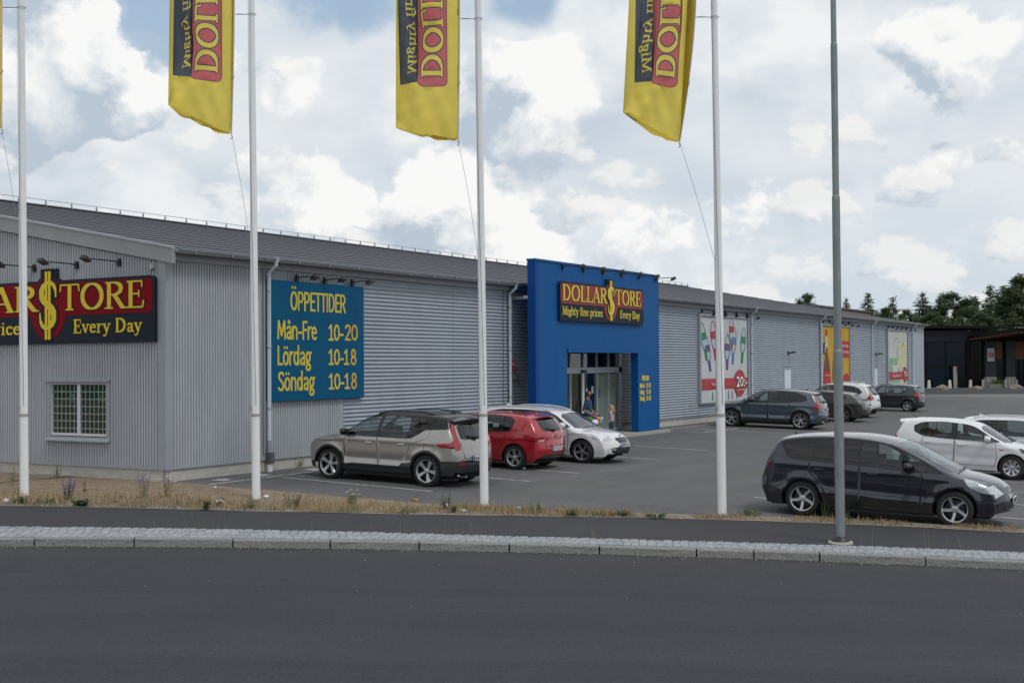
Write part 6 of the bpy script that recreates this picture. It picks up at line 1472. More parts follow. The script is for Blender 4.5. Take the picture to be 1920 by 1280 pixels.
# --- small white hatchback
SPECS['corsa'] = dict(L=4.02, hw=.87, R=.315, ra=.70, fa=3.21, sill=.21, rim='corsa', rimspec=(8, 'wide', .212, M_RIM), arch=.045,
  paint=paint('paint_white_small', (.67, .68, .69), 0., .3, .02),
  sil=[(.20, .25, .05), (.06, .36, .12), (.0, .52, .15), (.03, .68, .14), (.07, .84, .11), (.12, .98, .10), (.26, 1.20, .07), (.40, 1.40, .05), (.58, 1.46, .045), (1.05, 1.49, .045), (1.6, 1.485, .045), (2.05, 1.44, .055), (2.35, 1.36, .08), (2.8, 1.12, .10), (3.18, .95, .08), (3.38, .91, .06), (3.72, .82, .10), (3.88, .72, .2), (3.99, .56, .24), (4.02, .42, .24), (3.96, .28, .18), (3.8, .21, .08)],
  belt=[(0, 1.02), (1.0, .98), (3.2, .90), (4.0, .76)], cowl=3.18, front_taper=(1.0, .17),
  doors=[[(.98, 1.02), (.94, .78), (1.12, .55), (1.18, .33), (1.76, .33), (1.78, .97)], [(1.79, .97), (1.77, .33), (2.80, .33), (2.84, .60), (2.80, .92)]], handles=[(1.1, .88), (1.96, .84)], mirror=(2.60, .96),
  dlo=[(3.02, .935), (2.45, 1.25), (2.1, 1.37), (1.5, 1.42), (.95, 1.39), (.72, 1.29), (.74, 1.13), (.95, 1.03), (1.6, .985)],
  wins=[[(.88, 1.345), (.79, 1.27), (.80, 1.15), (.96, 1.075), (1.0, 1.37)], [(1.04, 1.375), (1.02, 1.065), (1.68, 1.02), (1.68, 1.395), (1.4, 1.395)], [(1.86, 1.385), (1.86, 1.01), (2.52, .965), (2.40, 1.22), (2.1, 1.335)], [(2.58, .965), (2.90, .95), (2.50, 1.17)]], seatmat=M_SEATL,
  slamps=[([(.12, 1.0), (.30, 1.02), (.26, .76), (.10, .76)], M_LRED), ([(3.36, .83), (3.70, .74), (3.80, .66), (3.45, .70)], M_LDRK)],
  smarks=[([(2.92, .76), (3.0, .76), (3.0, .735), (2.92, .735)], M_BR, 'side_badge')],
  strip=[('tail_lamp', M_LRED, [((.12, 1.0), .72), ((.12, 1.0), 1.02), ((.05, .76), 1.02), ((.05, .78), .76)], 'pair', .004), ('rear_window', M_PGL, [((.13, 1.0), .70), ((.37, 1.36), .80)], 'sym', .002), ('windscreen', M_SGL, [((2.38, 1.345), .88), ((3.12, .975), .93)], 'sym', .002), ('headlamp', M_LDRK, [((3.78, .79), .70), ((3.78, .79), 1.02), ((3.92, .66), 1.02), ((3.93, .66), .62)], 'pair', .004), ('grille', M_PIANO, [((3.95, .64), .5), ((4.0, .52), .5)])],
  strip_gaps=[[((3.25, .93), .88), ((3.7, .83), .80), ((3.85, .74), 0)]],
  plates=[((4.01, .46), -.03, 'GHL 803', True)], extra=[rod(.62, 40, .36), spoiler(.24, .6, 1.415, 1.465, None, .58, .035), wipers_front(3.14, .985), wiper_rear(.13, 1.0, .2)])
SPECS['estate'] = dict(SPECS['octavia']); SPECS['estate'].update(rim='estate', paint=paint('paint_white_estate', (.62, .64, .66), 0., .3, .02), plates=[((4.64, .54), -.1, 'AND 147', True)])
def park(kind, name, label, ref, heading_deg):
    "ref: (x, y) of the middle between the axles"
    return Car(SPECS[kind]).build(name, label, (ref[0], ref[1], 0), R(heading_deg))
CARS = [('xc40', 'parked_crossover', 'beige silver crossover with black roof parked by the opening hours board', (3.86, -3.62), 91.5),
        ('golf', 'parked_hatchback', 'red hatchback parked between the silver crossover and a white estate', (8.62, -3.14), 91),
        ('octavia', 'parked_estate', 'white estate backed in beside the red hatchback, nose outward', (11.50, -3.60), -90),
        ('xc60', 'parked_crossover', 'blue grey crossover parked under the bottle banner', (30.85, -3.32), 95),
        ('peugeot', 'parked_estate', 'low dark brown grey estate parked behind the lamp post', (38.0, -3.1), 92),
        ('xc60w', 'parked_crossover', 'white crossover with tall red tail lamps in the bays by the store wall', (42.3, -2.5), 91),
        ('kia', 'parked_hatchback', 'charcoal hatchback farthest along the store wall', (51.2, -2.9), 92),
        ('smax', 'parked_people_carrier', 'dark blue people carrier parked nearest the road', (4.72, -14.78), -86.5),
        ('corsa', 'parked_hatchback', 'small white hatchback behind the dark blue people carrier', (15.0, -14.3), -89),
        ('estate', 'parked_estate', 'white estate beyond the small white hatchback at the right edge', (17.65, -15.7), -90)]
for a in CARS: park(*a)


# ================================================================== BEYOND THE LOT
FO = Vector((105.95, 7.01, 0)) - RT * .46
def fp(a, b, z): q = FO + RT * a + FW * b; return (q.x, q.y, z)
def fbox(mb, a0, a1, b0, b1, z0, z1):
    vs = [fp(a, b, z) for a in (a0, a1) for b in (b0, b1) for z in (z0, z1)]
    return mb.add(vs, [(0, 1, 3, 2), (4, 6, 7, 5), (0, 4, 5, 1), (2, 3, 7, 6), (0, 2, 6, 4), (1, 5, 7, 3)])
def fq(px, py): return ((px - 1733) / 19.4, (727 - py) / 19.4)
M_DCLAD = mat('dark_cladding', (.020, .024, .031), .6, spec=.15, var=.1, vscale=1); M_DROOF = mat('dark_roof_edge', (.008, .008, .010), .6, spec=.15)
M_TIMB = mat('timber_soffit', (.20, .065, .020), .55, var=.25, vscale=2, stretch=(1, 6, 1)); M_DGL = mat('dark_glazing', (.003, .009, .018), .12, spec=.2, var=.4, vscale=.3)
M_BASE = mat('white_base', (.46, .46, .44), .8, var=.1)
fb = empty('far_building', FO); tag(fb, 'dark modern building with timber canopy beyond the far end of the lot', 'building')
def FB(mb, name, m, par=None):
    o = mb.build(name, m)
    o.data.transform(Matrix.Translation(-FO)); o.parent = par or fb; return o
FB(fbox(MB(), -14, 26, .3, 26, 0, 5.5), 'wall', M_DCLAD)
FB(fbox(MB(), -14, 4.25, 0, .3, 4.55, 5.6), 'upper_fascia', M_DCLAD)
FB(MB().add([fp(-14, -.5, 5.9), fp(7.2, -.5, 5.75), fp(7.2, 26, 5.9), fp(-14, 26, 5.9), fp(-14, -.5, 6.25), fp(7.2, -.5, 5.98), fp(7.2, 26, 6.2), fp(-14, 26, 6.3)], [(0, 1, 2, 3), (4, 5, 6, 7), (0, 1, 5, 4), (1, 2, 6, 5), (2, 3, 7, 6), (3, 0, 4, 7)]), 'roof', M_DROOF)
gl = FB(fbox(MB(), -14, 4.15, .12, .2, .15, 4.5), 'glazing', M_DGL)
for a in (-4., .31, 2.18, 4.1): FB(fbox(MB(), a - .06, a + .06, .02, .12, .1, 4.5), 'mullion', M_DROOF, gl)
FB(fbox(MB(), -14, 4.15, .03, .11, 2.05, 2.15), 'transom', M_DROOF, gl)
FB(fbox(MB(), 4.15, 4.65, -.1, .3, 0, 5.0), 'pilaster', M_DROOF)
g2 = FB(fbox(MB(), 4.65, 5.75, .15, .22, .1, 4.5), 'glazing', mat('dark_glazing_green', (.008, .013, .010), .12, spec=.2, var=.5, vscale=.6))
for a in (4.95, 5.25, 5.6): FB(fbox(MB(), a - .03, a + .03, .05, .14, .1, 4.4), 'mullion', M_DROOF, g2)
for a0, a1 in ((5.85, 6.85), (7.85, 8.7)):
    FB(fbox(MB(), a0, a1, -.3, .29, 1.07, 5.0), 'pier', mat('pier_grey', (.032, .037, .045), .55, var=.08)); FB(fbox(MB(), a0, a1, -.36, .29, 0, 1.065), 'pier_base', M_BASE)
FB(fbox(MB(), 6.95, 7.75, .1, .28, 0, 2.75), 'glazing', M_DGL); FB(fbox(MB(), 6.9, 7.6, .05, .28, 2.78, 4.5), 'timber_panel', M_TIMB)
FB(fbox(MB(), 8.75, 15, .0, .28, 2.75, 4.5), 'timber_panel', M_TIMB)
g3 = FB(fbox(MB(), 8.75, 15, .1, .28, .1, 2.72), 'glazing', M_DGL)
for a in (9.2, 9.7, 10.5): FB(fbox(MB(), a - .05, a + .05, .02, .09, .1, 2.72), 'mullion', M_DROOF, g3)
# canopy slab: soffit boards with dark beams, rising towards the front
cz = lambda b: 4.62 + .085 * -b
slab = [(4.3, 0), (6.4, -6.5), (20, -10), (20, 0)]
FB(MB().prism(slab, lambda a, b: fp(a, b, cz(b)), lambda a, b: fp(a, b, cz(b) + .12)), 'canopy_soffit', M_TIMB)
FB(MB().prism([(4.2, 0.1), (6.3, -6.7), (20.2, -10.2), (20.2, .1)], lambda a, b: fp(a, b, cz(b) + .123), lambda a, b: fp(a, b, cz(b) + .42)), 'canopy_roof', M_DROOF)
for k in range(6):
    a = 5.9 + k * 1.5; FB(MB().bar(fp(a, 0, cz(0) - .06), fp(a + 2.2, -7.0 - .25 * k, cz(-7.0) - .06), .14, .16), 'canopy_beam', M_DROOF)
FB(MB().bar(fp(6.4, -6.75, cz(-6.7) + .45), fp(20, -10.25, cz(-10) + .45), .12, .05), 'canopy_flashing', M_GALV)
o = MB(); fbox(o, 6.02, 6.66, -.42, -.31, 2.58, 3.84); o = o.build('wall_sign', mat('sign_face', (.55, .57, .60), .6)); tag(o, 'square white sign with red lettering on the dark pier of the far building', 'sign')
for k, w in enumerate((.10, .07, .10, .08)):
    q = MB(); fbox(q, 6.10 + k * .135, 6.10 + k * .135 + w, -.43, -.425, 2.95, 3.40 + .07 * (k % 2)); q.build('sign_lettering', mat('sign_letter_red', (.38, .04, .05), .6), o)
o = MB(); fbox(o, 2.65, 2.98, -.62, -.4, .0, 2.1); o = o.build('price_totem', mat('totem_beige', (.34, .33, .26), .7, var=.2, vscale=5)); tag(o, 'slim beige totem standing in front of the dark glazing', 'totem')
q = MB(); fbox(q, 2.84, 2.97, -.64, -.622, 1.72, 2.05); q.build('totem_red_mark', M_BR, o); q = MB(); fbox(q, 2.84, 2.97, -.64, -.622, 1.45, 1.68); q.build('totem_blue_mark', M_BB, o)
# path strip and bank in front
o = MB(); o.add([fp(-14, -4.5, .03), fp(30, -4.5, .03), fp(30, .3, .05), fp(-14, .3, .05)], [(0, 1, 2, 3)]); tag(o.build('forecourt_path', mat('path_pale', (.30, .29, .28), .9, var=.1)), kind='structure')
bank = MB(); nA, nB = 40, 6; vs = []
for i in range(nA + 1):
    for j in range(nB + 1):
        a = -16 + i * 1.3; b = -27 + j * 3.6; h = (.02 + .30 * math.sin(math.pi * j / nB) ** .8) + .05 * noise.noise((a * .5, b * .5, 1))
        vs.append(fp(a, b, h))
bank.add(vs, [(i * 7 + j, i * 7 + j + 1, (i + 1) * 7 + j + 1, (i + 1) * 7 + j) for i in range(nA) for j in range(nB)])
tag(bank.build('planting_bank', mat('dark_mulch', (.032, .033, .036), .95, var=.3, vscale=1.5, bump=.6, bscale=8, bdist=.05), smooth=True), kind='structure')
o = MB(); vs = [fp(-16, -27.4, -.02), fp(36, -27.4, -.02), fp(36, -26.9, -.02), fp(-16, -26.9, -.02)]; o.prism([(-16, -27.4), (36, -27.4), (36, -27.1), (-16, -27.1)], lambda a, b: fp(a, b, -1.), lambda a, b: fp(a, b, .10)); o = o.build('bank_kerb', mat('kerb_pale', (.34, .34, .33), .9)); tag(o, 'pale kerb along the foot of the dark planting bank', 'kerb')
# bollards
bmb = MB().lathe([(0.0, .80), (.10, .80), (.125, .77), (.17, .1), (.19, 0), (.19, -.08)], 12); bme = bmb.mesh('bollard', True, 40); bme.materials.append(mat('bollard_white', (.50, .49, .45), .8, var=.1))
bl = [(1742, 728, 'leftmost'), (1781, 728, 'second'), (1820, 728, 'third'), (1844, 726, 'fourth'), (1886, 727, 'fifth'), (1893, 726, 'sixth'), (1899, 726, 'seventh'), (1906, 725.5, 'rightmost')]
for px, py, w in bl:
    b = -(py - 725.5) * .9 - .4; a = (px - 960) / FOC * (123.3 + b) - 39.84
    o = link('bollard', bme, None, None, fp(a, b, .04)); tag(o, f'{w} white cone bollard in the row before the dark building', 'bollard', 'white bollards by the far building')
def boulder(name, loc, r, seed, m, label):
    bm = bmesh.new(); bmesh.ops.create_icosphere(bm, subdivisions=3, radius=1)
    for v in bm.verts:
        n = v.co.normalized(); k = 1 + .35 * noise.noise(n * 1.4 + Vector((seed, 0, 0))) + .10 * noise.noise(n * 4 + Vector((0, seed, 0)))
        v.co = Vector((n.x * r[0], n.y * r[1], max(n.z, -.4) * r[2])) * k
    me = bpy.data.meshes.new(name); bm.to_mesh(me); bm.free(); me.polygons.foreach_set('use_smooth', [True] * len(me.polygons))
    o = link(name, me, m, None, loc); tag(o, label, 'boulder', 'boulders on the planting bank'); return o
M_ROCK = mat('rock', (.21, .175, .145), .9, var=.3, vscale=2.5, bump=.8, bscale=6, bdist=.05)
boulder('boulder', fp(-4.33, -18, .30), (.70, .55, .34), 1., M_ROCK, 'leftmost brown boulder on the bank, broad and flat')
boulder('boulder', fp(-1.42, -18, .28), (.50, .42, .27), 4.2, M_ROCK, 'middle boulder on the bank, the smallest of three')
boulder('boulder', fp(1.75, -18, .30), (.66, .55, .36), 7.7, M_ROCK, 'rightmost boulder on the bank, rounded and tall')
# planter
pt = empty('stone_planter', fp(6.44, -1.6, .05)); tag(pt, 'low stone planter with bright green shrubs before the far building', 'planter')
MB().bbox(-1.1, 1.1, -.5, .5, 0, .38, .03).build('trough', mat('planter_stone', (.30, .29, .27), .9, var=.15), pt)
random.seed(11); lf = MB()
for k in range(500):
    p = Vector((random.gauss(.1, .45), random.gauss(0, .22), .4 + abs(random.gauss(0, .16)))); d = Vector((random.uniform(-1, 1), random.uniform(-1, 1), random.uniform(-.2, 1))).normalized() * .12; s = d.orthogonal() * .5
    lf.add([p + s, p - s, p + d], [(0, 1, 2)])
lf.build('foliage', mat('bright_foliage', (.14, .22, .03), .7, var=.4, vscale=3, transl=.3), pt)
# brown timber-clad building peeping over the roof
bb = empty('timber_building', (125, 31, 0)); tag(bb, 'brown timber clad block showing just above the store roof', 'building')
MB().box(-8.5, 16.3, -9, 9, 0, 8.8).build('wall', mat('brown_cladding', (.20, .085, .045), .7, var=.15, vscale=1, stretch=(1, 1, 8)), bb)
MB().box(-8.6, 16.4, -9.1, 9.1, 8.803, 9.0).build('roof_edge', mat('roof_edge_grey', (.10, .10, .105), .6), bb)
# trees --------------------------------------------------------------
M_BARK = mat('bark', (.075, .050, .035), .95, var=.3, vscale=6); 
M_NEED = [mat('needles_%d' % i, c, .75, var=.35, vscale=.5, transl=.3) for i, c in enumerate([(.085, .125, .056), (.115, .158, .075), (.062, .096, .046)])]
def spruce_mesh(seed, pine=False):
    rg = random.Random(seed); mb = MB(); H = 1.
    n_lev = 34 if not pine else 30
    for i in range(n_lev):
        t = i / n_lev
        if pine: z = .30 + .68 * t; rad = .20 * (math.sin(math.pi * min(1, .12 + t * .9)) ** .7) * rg.uniform(.55, 1.25)
        else: z = .10 + .88 * t; rad = .22 * (1 - t) ** .95 * rg.uniform(.7, 1.2) + .004
        for k in range(rg.randint(5, 7) if not pine else rg.randint(3, 5)):
            a = rg.uniform(0, 2 * math.pi); r = rad * rg.uniform(.6, 1.15); dr = (-.10 if not pine else .12) * r
            tip = Vector((math.cos(a) * r, math.sin(a) * r, z + dr + (rg.uniform(-.01, .02)))); base = Vector((0, 0, z))
            n = int(5 + 330 * r) if not pine else int(75 + 260 * r)
            for q in range(n):
                f = rg.uniform(.15, 1.05) if not pine else rg.uniform(.45, 1.08)
                p = base.lerp(tip, f) + Vector((rg.gauss(0, .010), rg.gauss(0, .010), rg.gauss(0, .008 if not pine else .016)))
                d = (tip - base).normalized() * rg.uniform(.007, .018) + Vector((rg.gauss(0, .008), rg.gauss(0, .008), rg.gauss(-.003, .006)))
                s = d.cross(Vector((rg.gauss(0, 1), rg.gauss(0, 1), rg.gauss(0, 1)))).normalized() * rg.uniform(.0035, .0075)
                mb.cur = rg.choice((0, 0, 1, 2)); mb.add([p + s, p - s, p + d], [(0, 1, 2)])
    me = bpy.data.meshes.new('crown'); me.from_pydata(mb.v, [], mb.f); me.polygons.foreach_set('material_index', mb.mi)
    for m_ in M_NEED: me.materials.append(m_)
    tr = MB().tube([(0, 0, -.03), (.004, 0, .35), (-.003, .003, .7), (0, 0, .98)], [.014, .011, .006, .002], 7)
    for k in range(14):
        a = rg.uniform(0, 6.28); z = rg.uniform(.3, .85); r = .10 * (1 - z) + .03; tr.tube([(0, 0, z), (math.cos(a) * r, math.sin(a) * r, z + .02)], [.003, .001], 4)
    tm = tr.mesh('trunk', True); tm.materials.append(M_BARK)
    return me, tm
kinds = {'s': [spruce_mesh(i) for i in (1, 2, 3)], 'p': [spruce_mesh(i, True) for i in (11, 12, 13)]}
def pix_pt(px, py, Z): return CAM + (_f + _r * ((px - 960) / FOC) - _u * ((py - 640) / FOC)) * Z
def tree(px, top, Z, kind, var, wid, label):
    p = pix_pt(px, top, Z); h = p.z + 1.0
    o = empty('spruce_tree' if kind == 's' else 'pine_tree', (p.x, p.y, -1.0), random.uniform(0, 6.28)); tag(o, label, 'tree', 'trees behind the far buildings')
    me, tm = kinds[kind][var % 3]
    for nm, mm in (('crown', me), ('trunk', tm)):
        q = link(nm, mm, None, o); q.scale = (h * wid * (1.08 if kind == 's' else 1.3),) * 2 + (h,)
    return o
random.seed(21)
TR = [(1510, 549, 185, 'p', 0, .8, 'small pine just showing over the store roof, farthest left'), (1587, 556, 180, 's', 1, .9, 'narrow spruce right beside the lamp post'), (1627, 544, 178, 's', 0, 1.25, 'pointed spruce above the end of the store roof'),
      (1660, 575, 158, 'p', 1, 1., 'low pine filling the dip behind the store end'), (1674, 552, 165, 's', 2, 1.1, 'slim spruce left of the paired pines'), (1700, 580, 168, 'p', 2, 1.2, 'low dark pine left of the twin tops'), (1730, 545, 160, 's', 1, 1.5, 'broad pointed spruce above the dark building edge'),
      (1763, 549, 164, 's', 0, 1.0, 'slender spruce close against a round pine'), (1787, 546, 160, 'p', 0, 1.35, 'broad round topped pine in the middle of the row'), (1806, 570, 170, 'p', 1, 1.2, 'low pine in the gap right of the round pine'), (1829, 551, 165, 's', 2, 1.2, 'spruce with a narrow tip left of the tall one'),
      (1857, 529, 162, 's', 0, 1.1, 'tall spruce rising above its neighbours at the right'), (1876, 556, 158, 'p', 2, 1.2, 'bushy pine leaning against the tall spruce'), (1893, 544, 166, 'p', 1, 1.1, 'pine second from the right edge'), (1916, 514, 155, 'p', 0, 1.2, 'tallest pine at the right edge of the picture'),
      (1652, 585, 168, 's', 1, 1.6, 'low spruce behind the far corner of the store'), (1750, 585, 150, 'p', 2, 1.5, 'low pine just over the dark roof, left'), (1840, 585, 150, 'p', 1, 1.6, 'low pine just over the dark roof, right of centre'), (1900, 580, 150, 's', 2, 1.7, 'low wide spruce over the timber canopy'), (1940, 540, 160, 's', 1, 1.2, 'spruce cut by the right edge of the picture'),
      (1800, 590, 148, 's', 0, 1.7, 'low dark spruce over the middle of the dark roof'), (1715, 590, 149, 's', 2, 1.6, 'low dark spruce left over the dark roof'), (1870, 592, 147, 's', 1, 1.7, 'low dark spruce behind the canopy tip'),
      (1960, 520, 158, 'p', 2, 1.2, 'pine just past the right edge'), (1990, 530, 164, 's', 0, 1.2, 'spruce past the right edge')]
for a in TR: tree(*a)

# ================================================================== FLAGPOLES AND FLAGS
M_POLE = mat('flagpole_white', (.80, .81, .82), .4, var=.04, vscale=3); M_BAND = mat('pole_band', (.36, .35, .32), .6); M_WIRE = mat('wire', (.20, .21, .22), .6)
FW_, FH_ = 1.28, 5.0
def flag_regions():
    polys = [('navy', [(.85, 1.14), (1.235, 1.14), (1.235, FH_ - .3), (.85, FH_ - .3)]), ('navy', rrect(.235, .865, 1.065, FH_ - .25, .11)), ('red', rrect(.25, .85, 1.08, FH_ - .265, .10))]
    def put(ps, u0, v0, su, key):
        for p in ps: polys.append((key, [(u0 - y, v0 + x) for x, y in p]))
    L1 = ('DOLLAR', 0, 2.62); L2 = ('TORE', 3.02, 4.55)
    for grow, key in ((.020, 'navy'), (0., 'yellow')):
        for w, a, b in (L1, L2):
            if b < FH_ - 1.2 or True: put(word_polys(w, a, min(b, 4.5 * 1), 0, .44, grow, .20, .075), .775, 1.24, 1, key)
    put(word_polys('Mighty fine prices', 0, 2.75, 0, .19, 0, .20, .09), 1.075, 1.33, 1, 'yellow')
    out = [(0, 0), (FW_, 0), (FW_, FH_), (0, FH_)]
    # keep only what lies on the cloth
    polys = [(k, p) for k, p in polys if max(q[1] for q in p) < FH_ - .02]
    return cdt_regions(out, polys, .07)
FVV, FTT, FKEY = flag_regions()
M_FY = mat('flag_yellow', (.98, .80, .17), .8, spec=.1, transl=.55, var=.05, vscale=2); M_FR = mat('flag_red', (.74, .20, .21), .8, spec=.1, transl=.55, var=.05, vscale=2); M_FN = mat('flag_navy', (.13, .145, .18), .8, spec=.1, transl=.5, var=.08, vscale=2)
FMI = np.array([{'navy': 2, 'red': 1, 'yellow': 0}.get(k, 0) for k in FKEY])
def flagpole(base, label, flabel, seed, hoist_off, lean, sag, wf=.97):
    bx, by = base; z0 = gz(by)
    ln = Vector((RT.x, RT.y, 0)) * -.0065       # all four poles lean very slightly the same way
    o = empty('flagpole', (bx, by, z0)); tag(o, label, 'flagpole', 'flagpoles along the verge')
    H = 13.0; at = lambda h: Vector((ln.x * h, ln.y * h, h))
    jh = {0: 1.63, 1: 1.70, 2: 1.81, 3: 1.94}[seed]
    MB().tube([at(-.3), at(.02), at(jh - .03)], [.086, .086, .084], 20).build('lower_pole', M_POLE, o, smooth=True, ang=60)
    MB().tube([at(jh - .029), at(jh + .029)], .088, 20).build('hinge_band', M_BAND, o, smooth=True, ang=60)
    MB().tube([at(jh + .03), at(4), at(8), at(H)], [.081, .076, .064, .048], 20).build('upper_pole', M_POLE, o, smooth=True, ang=60)
    MB().lathe([(0, .16), (.05, .12), (.07, .05), (.05, 0)], 12, at(H)[:]).build('finial', M_POLE, o, smooth=True)
    MB().bbox(-.06, -.0, -.03, .03, 0, .12, .01).build('cleat', M_BAND, o, loc=at(jh + .1) - Vector((RT.x, RT.y, 0)) * .06)
    # flag
    f = empty('flag', (bx, by, z0)); tag(f, flabel, 'flag', 'yellow store flags')
    zb = 7.35 + {0: .0, 1: .05, 2: -.05, 3: -.12}[seed] - 0.0
    rg = np.random.RandomState(seed + 5); ph = rg.uniform(0, 6.28, 6)
    u, v = FVV[:, 0], FVV[:, 1]; un, vn = u / FW_, v / FH_
    low = np.clip(1 - v / 1.6, 0, 1)
    dep = .16 * un * np.sin(5.2 * u + .9 * v + ph[0]) + .07 * un * np.sin(9 * u - 2.1 * v + ph[1]) + .06 * low * np.sin(11 * u + 4 * v + ph[2]) + .03 * np.sin(21 * u + 5 * v + ph[3]) * un * low + .014 * np.sin(17 * v + 8 * u + ph[4]) * un + .045 * np.sin(15 * u - 5.5 * v + ph[5]) * np.exp(-((v - .55) / .55) ** 2) * np.clip(u / .3, 0, 1) + .035 * np.sin(9 * u + 9 * v + ph[1]) * np.exp(-((v - (2.0 if seed == 3 else 1.0)) / .4) ** 2) * un
    X = -(hoist_off + lean * np.clip(1 - v / 2.9, 0, 1) ** 1.5 + u * wf * (1 - .05 * np.sin(2.4 * v + ph[5]) * un) + .02 * np.sin(6 * v + ph[3]) * un)
    Z = zb + v + sag * un ** 1.3 * np.clip(1 - v / 1.25, 0, 1) ** 1.15 - .05 * np.sin(math.pi * un) * low + .045 * low ** 2 * un * np.sin(9 * u + ph[1]) + .025 * low ** 2 * np.sin(19 * u + ph[2])
    P = np.stack([RT.x * X + FW.x * dep + ln.x * Z, RT.y * X + FW.y * dep + ln.y * Z, Z], 1)
    me = bpy.data.meshes.new('cloth'); me.from_pydata(P.tolist(), [], FTT.tolist())
    for m_ in (M_FY, M_FR, M_FN): me.materials.append(m_)
    me.polygons.foreach_set('material_index', FMI.tolist()); me.polygons.foreach_set('use_smooth', [True] * len(FTT))
    link('cloth', me, None, f)
    hp = []
    for vv in np.linspace(0, FH_, 24):
        x = -(hoist_off - .008 + lean * max(0, 1 - vv / 2.9) ** 1.5); z = zb + vv; hp.append((RT.x * x + ln.x * z, RT.y * x + ln.y * z, z))
    MB().tube(hp, .012, 6).build('hoist_hem', mat('hem_white', (.55, .56, .58), .7), f)
    for vv in (2.42, 1.2, -.02):
        x = -(hoist_off - .01 + lean * max(0, 1 - vv / 2.9) ** 1.5); q = Vector((RT.x * x, RT.y * x, zb + vv)) + Vector((ln.x, ln.y, 0)) * (zb + vv)
        if vv > 2: 
            c = at(q.z); MB().tube([q, q.lerp(c, .25) + Vector((0, 0, .01))] + [c + (RT * math.cos(a) + FW * math.sin(a)) * .085 + Vector((0, 0, .0)) for a in np.linspace(math.pi, 3 * math.pi, 13)] + [q], .006, 5).build('retaining_loop', M_WIRE, f)
        else: MB().tube([q, q + Vector((.02, .0, -.06)), q + Vector((-.03, 0, -.10))], .010, 5).build('toggle', M_WIRE, f)
    q = Vector(hp[0]); e = at(zb - 2.3) - RT * .07
    MB().tube([q, q.lerp(e, .5) + RT * .02, e], .004, 5).build('downhaul_line', M_WIRE, f)
    MB().tube([at(H - .2) - RT * .075 , at(8) - RT * .062 - FW * .06, at(jh + .2) + RT * .03 - FW * .085], .005, 4).build('halyard', M_WIRE, o)
    MB().tube([e, at(jh + .2) - RT * .085 - FW * .03], .005, 4).build('halyard', M_WIRE, o)
FPOS = [(-3.79, -.02), (-1.15, -3.72), (.87, -7.88), (2.57, -12.22)]
flagpole(FPOS[0], 'leftmost white flagpole, before the gable sign', 'flag on the leftmost pole, only its edge in view', 0, .40, .02, .5)
flagpole(FPOS[1], 'second white flagpole, in front of the opening hours board', 'yellow flag hanging left of the second pole, against the gap of blue sky', 1, .36, .08, .58)
flagpole(FPOS[2], 'third white flagpole, between the silver and the red car', 'yellow flag hanging left of the third pole, nearest the middle', 2, .38, .06, .25)
flagpole(FPOS[3], 'rightmost white flagpole, in front of the bottle banner', 'crumpled yellow flag leaning away from the rightmost pole', 3, .36, .36, .62, .86)

# ------------------------------------------------------------------ lamp post
lp = empty('lamp_post', (.573, -15.10, gz(-15.1))); tag(lp, 'tall galvanised steel lamp post on a round concrete foot by the kerb', 'lamp post')
M_LP = mat('galvanised_post', (.235, .265, .28), .5, metal=.35, var=.16, vscale=7, stretch=(1, 1, .35), spots=(10, .62, (.30, .33, .345)))
ll = RT * -.0025
def lpt(h): return (ll.x * h, ll.y * h, h)
for a, b, r in ((.0, 3.25, .079), (3.25, 5.84, .066), (5.84, 8.42, .056), (8.42, 10.4, .047)):
    MB().tube([lpt(a), lpt(b - .06)], r, 20).tube([lpt(b - .0601), lpt(b - .02), lpt(b)], [r, r * .98, r * .86], 20).build('post_section', M_LP, lp, smooth=True, ang=50)
MB().tube([lpt(10.39), lpt(10.6), (ll.x * 10.8 - RT.x * .3, ll.y * 10.8 - RT.y * .3, 10.9), (ll.x * 10.9 - RT.x * 1.2, ll.y * 10.9 - RT.y * 1.2, 11.0)], .035, 10).build('arm', M_LP, lp, smooth=True)
MB().bbox(-.35, .35, -.12, .12, -.05, .06, .03).build('lantern', M_GALV, lp, loc=(-RT.x * 1.4, -RT.y * 1.4, 11.0), rot=(0, 0, math.atan2(RT.y, RT.x)))
MB().lathe([(.155, 0.03), (.15, .05), (.10, .10), (.081, .125), (.081, .05)], 28).build('rubber_collar', M_BLACK, lp, smooth=True, ang=40)
MB().lathe([(.0, .035), (.15, .035), (.20, .032), (.205, .0), (.205, -.2)], 28).build('concrete_foot', mat('foot_concrete', (.46, .44, .38), .9, var=.15, vscale=9, bump=.3), lp, smooth=True, ang=40)

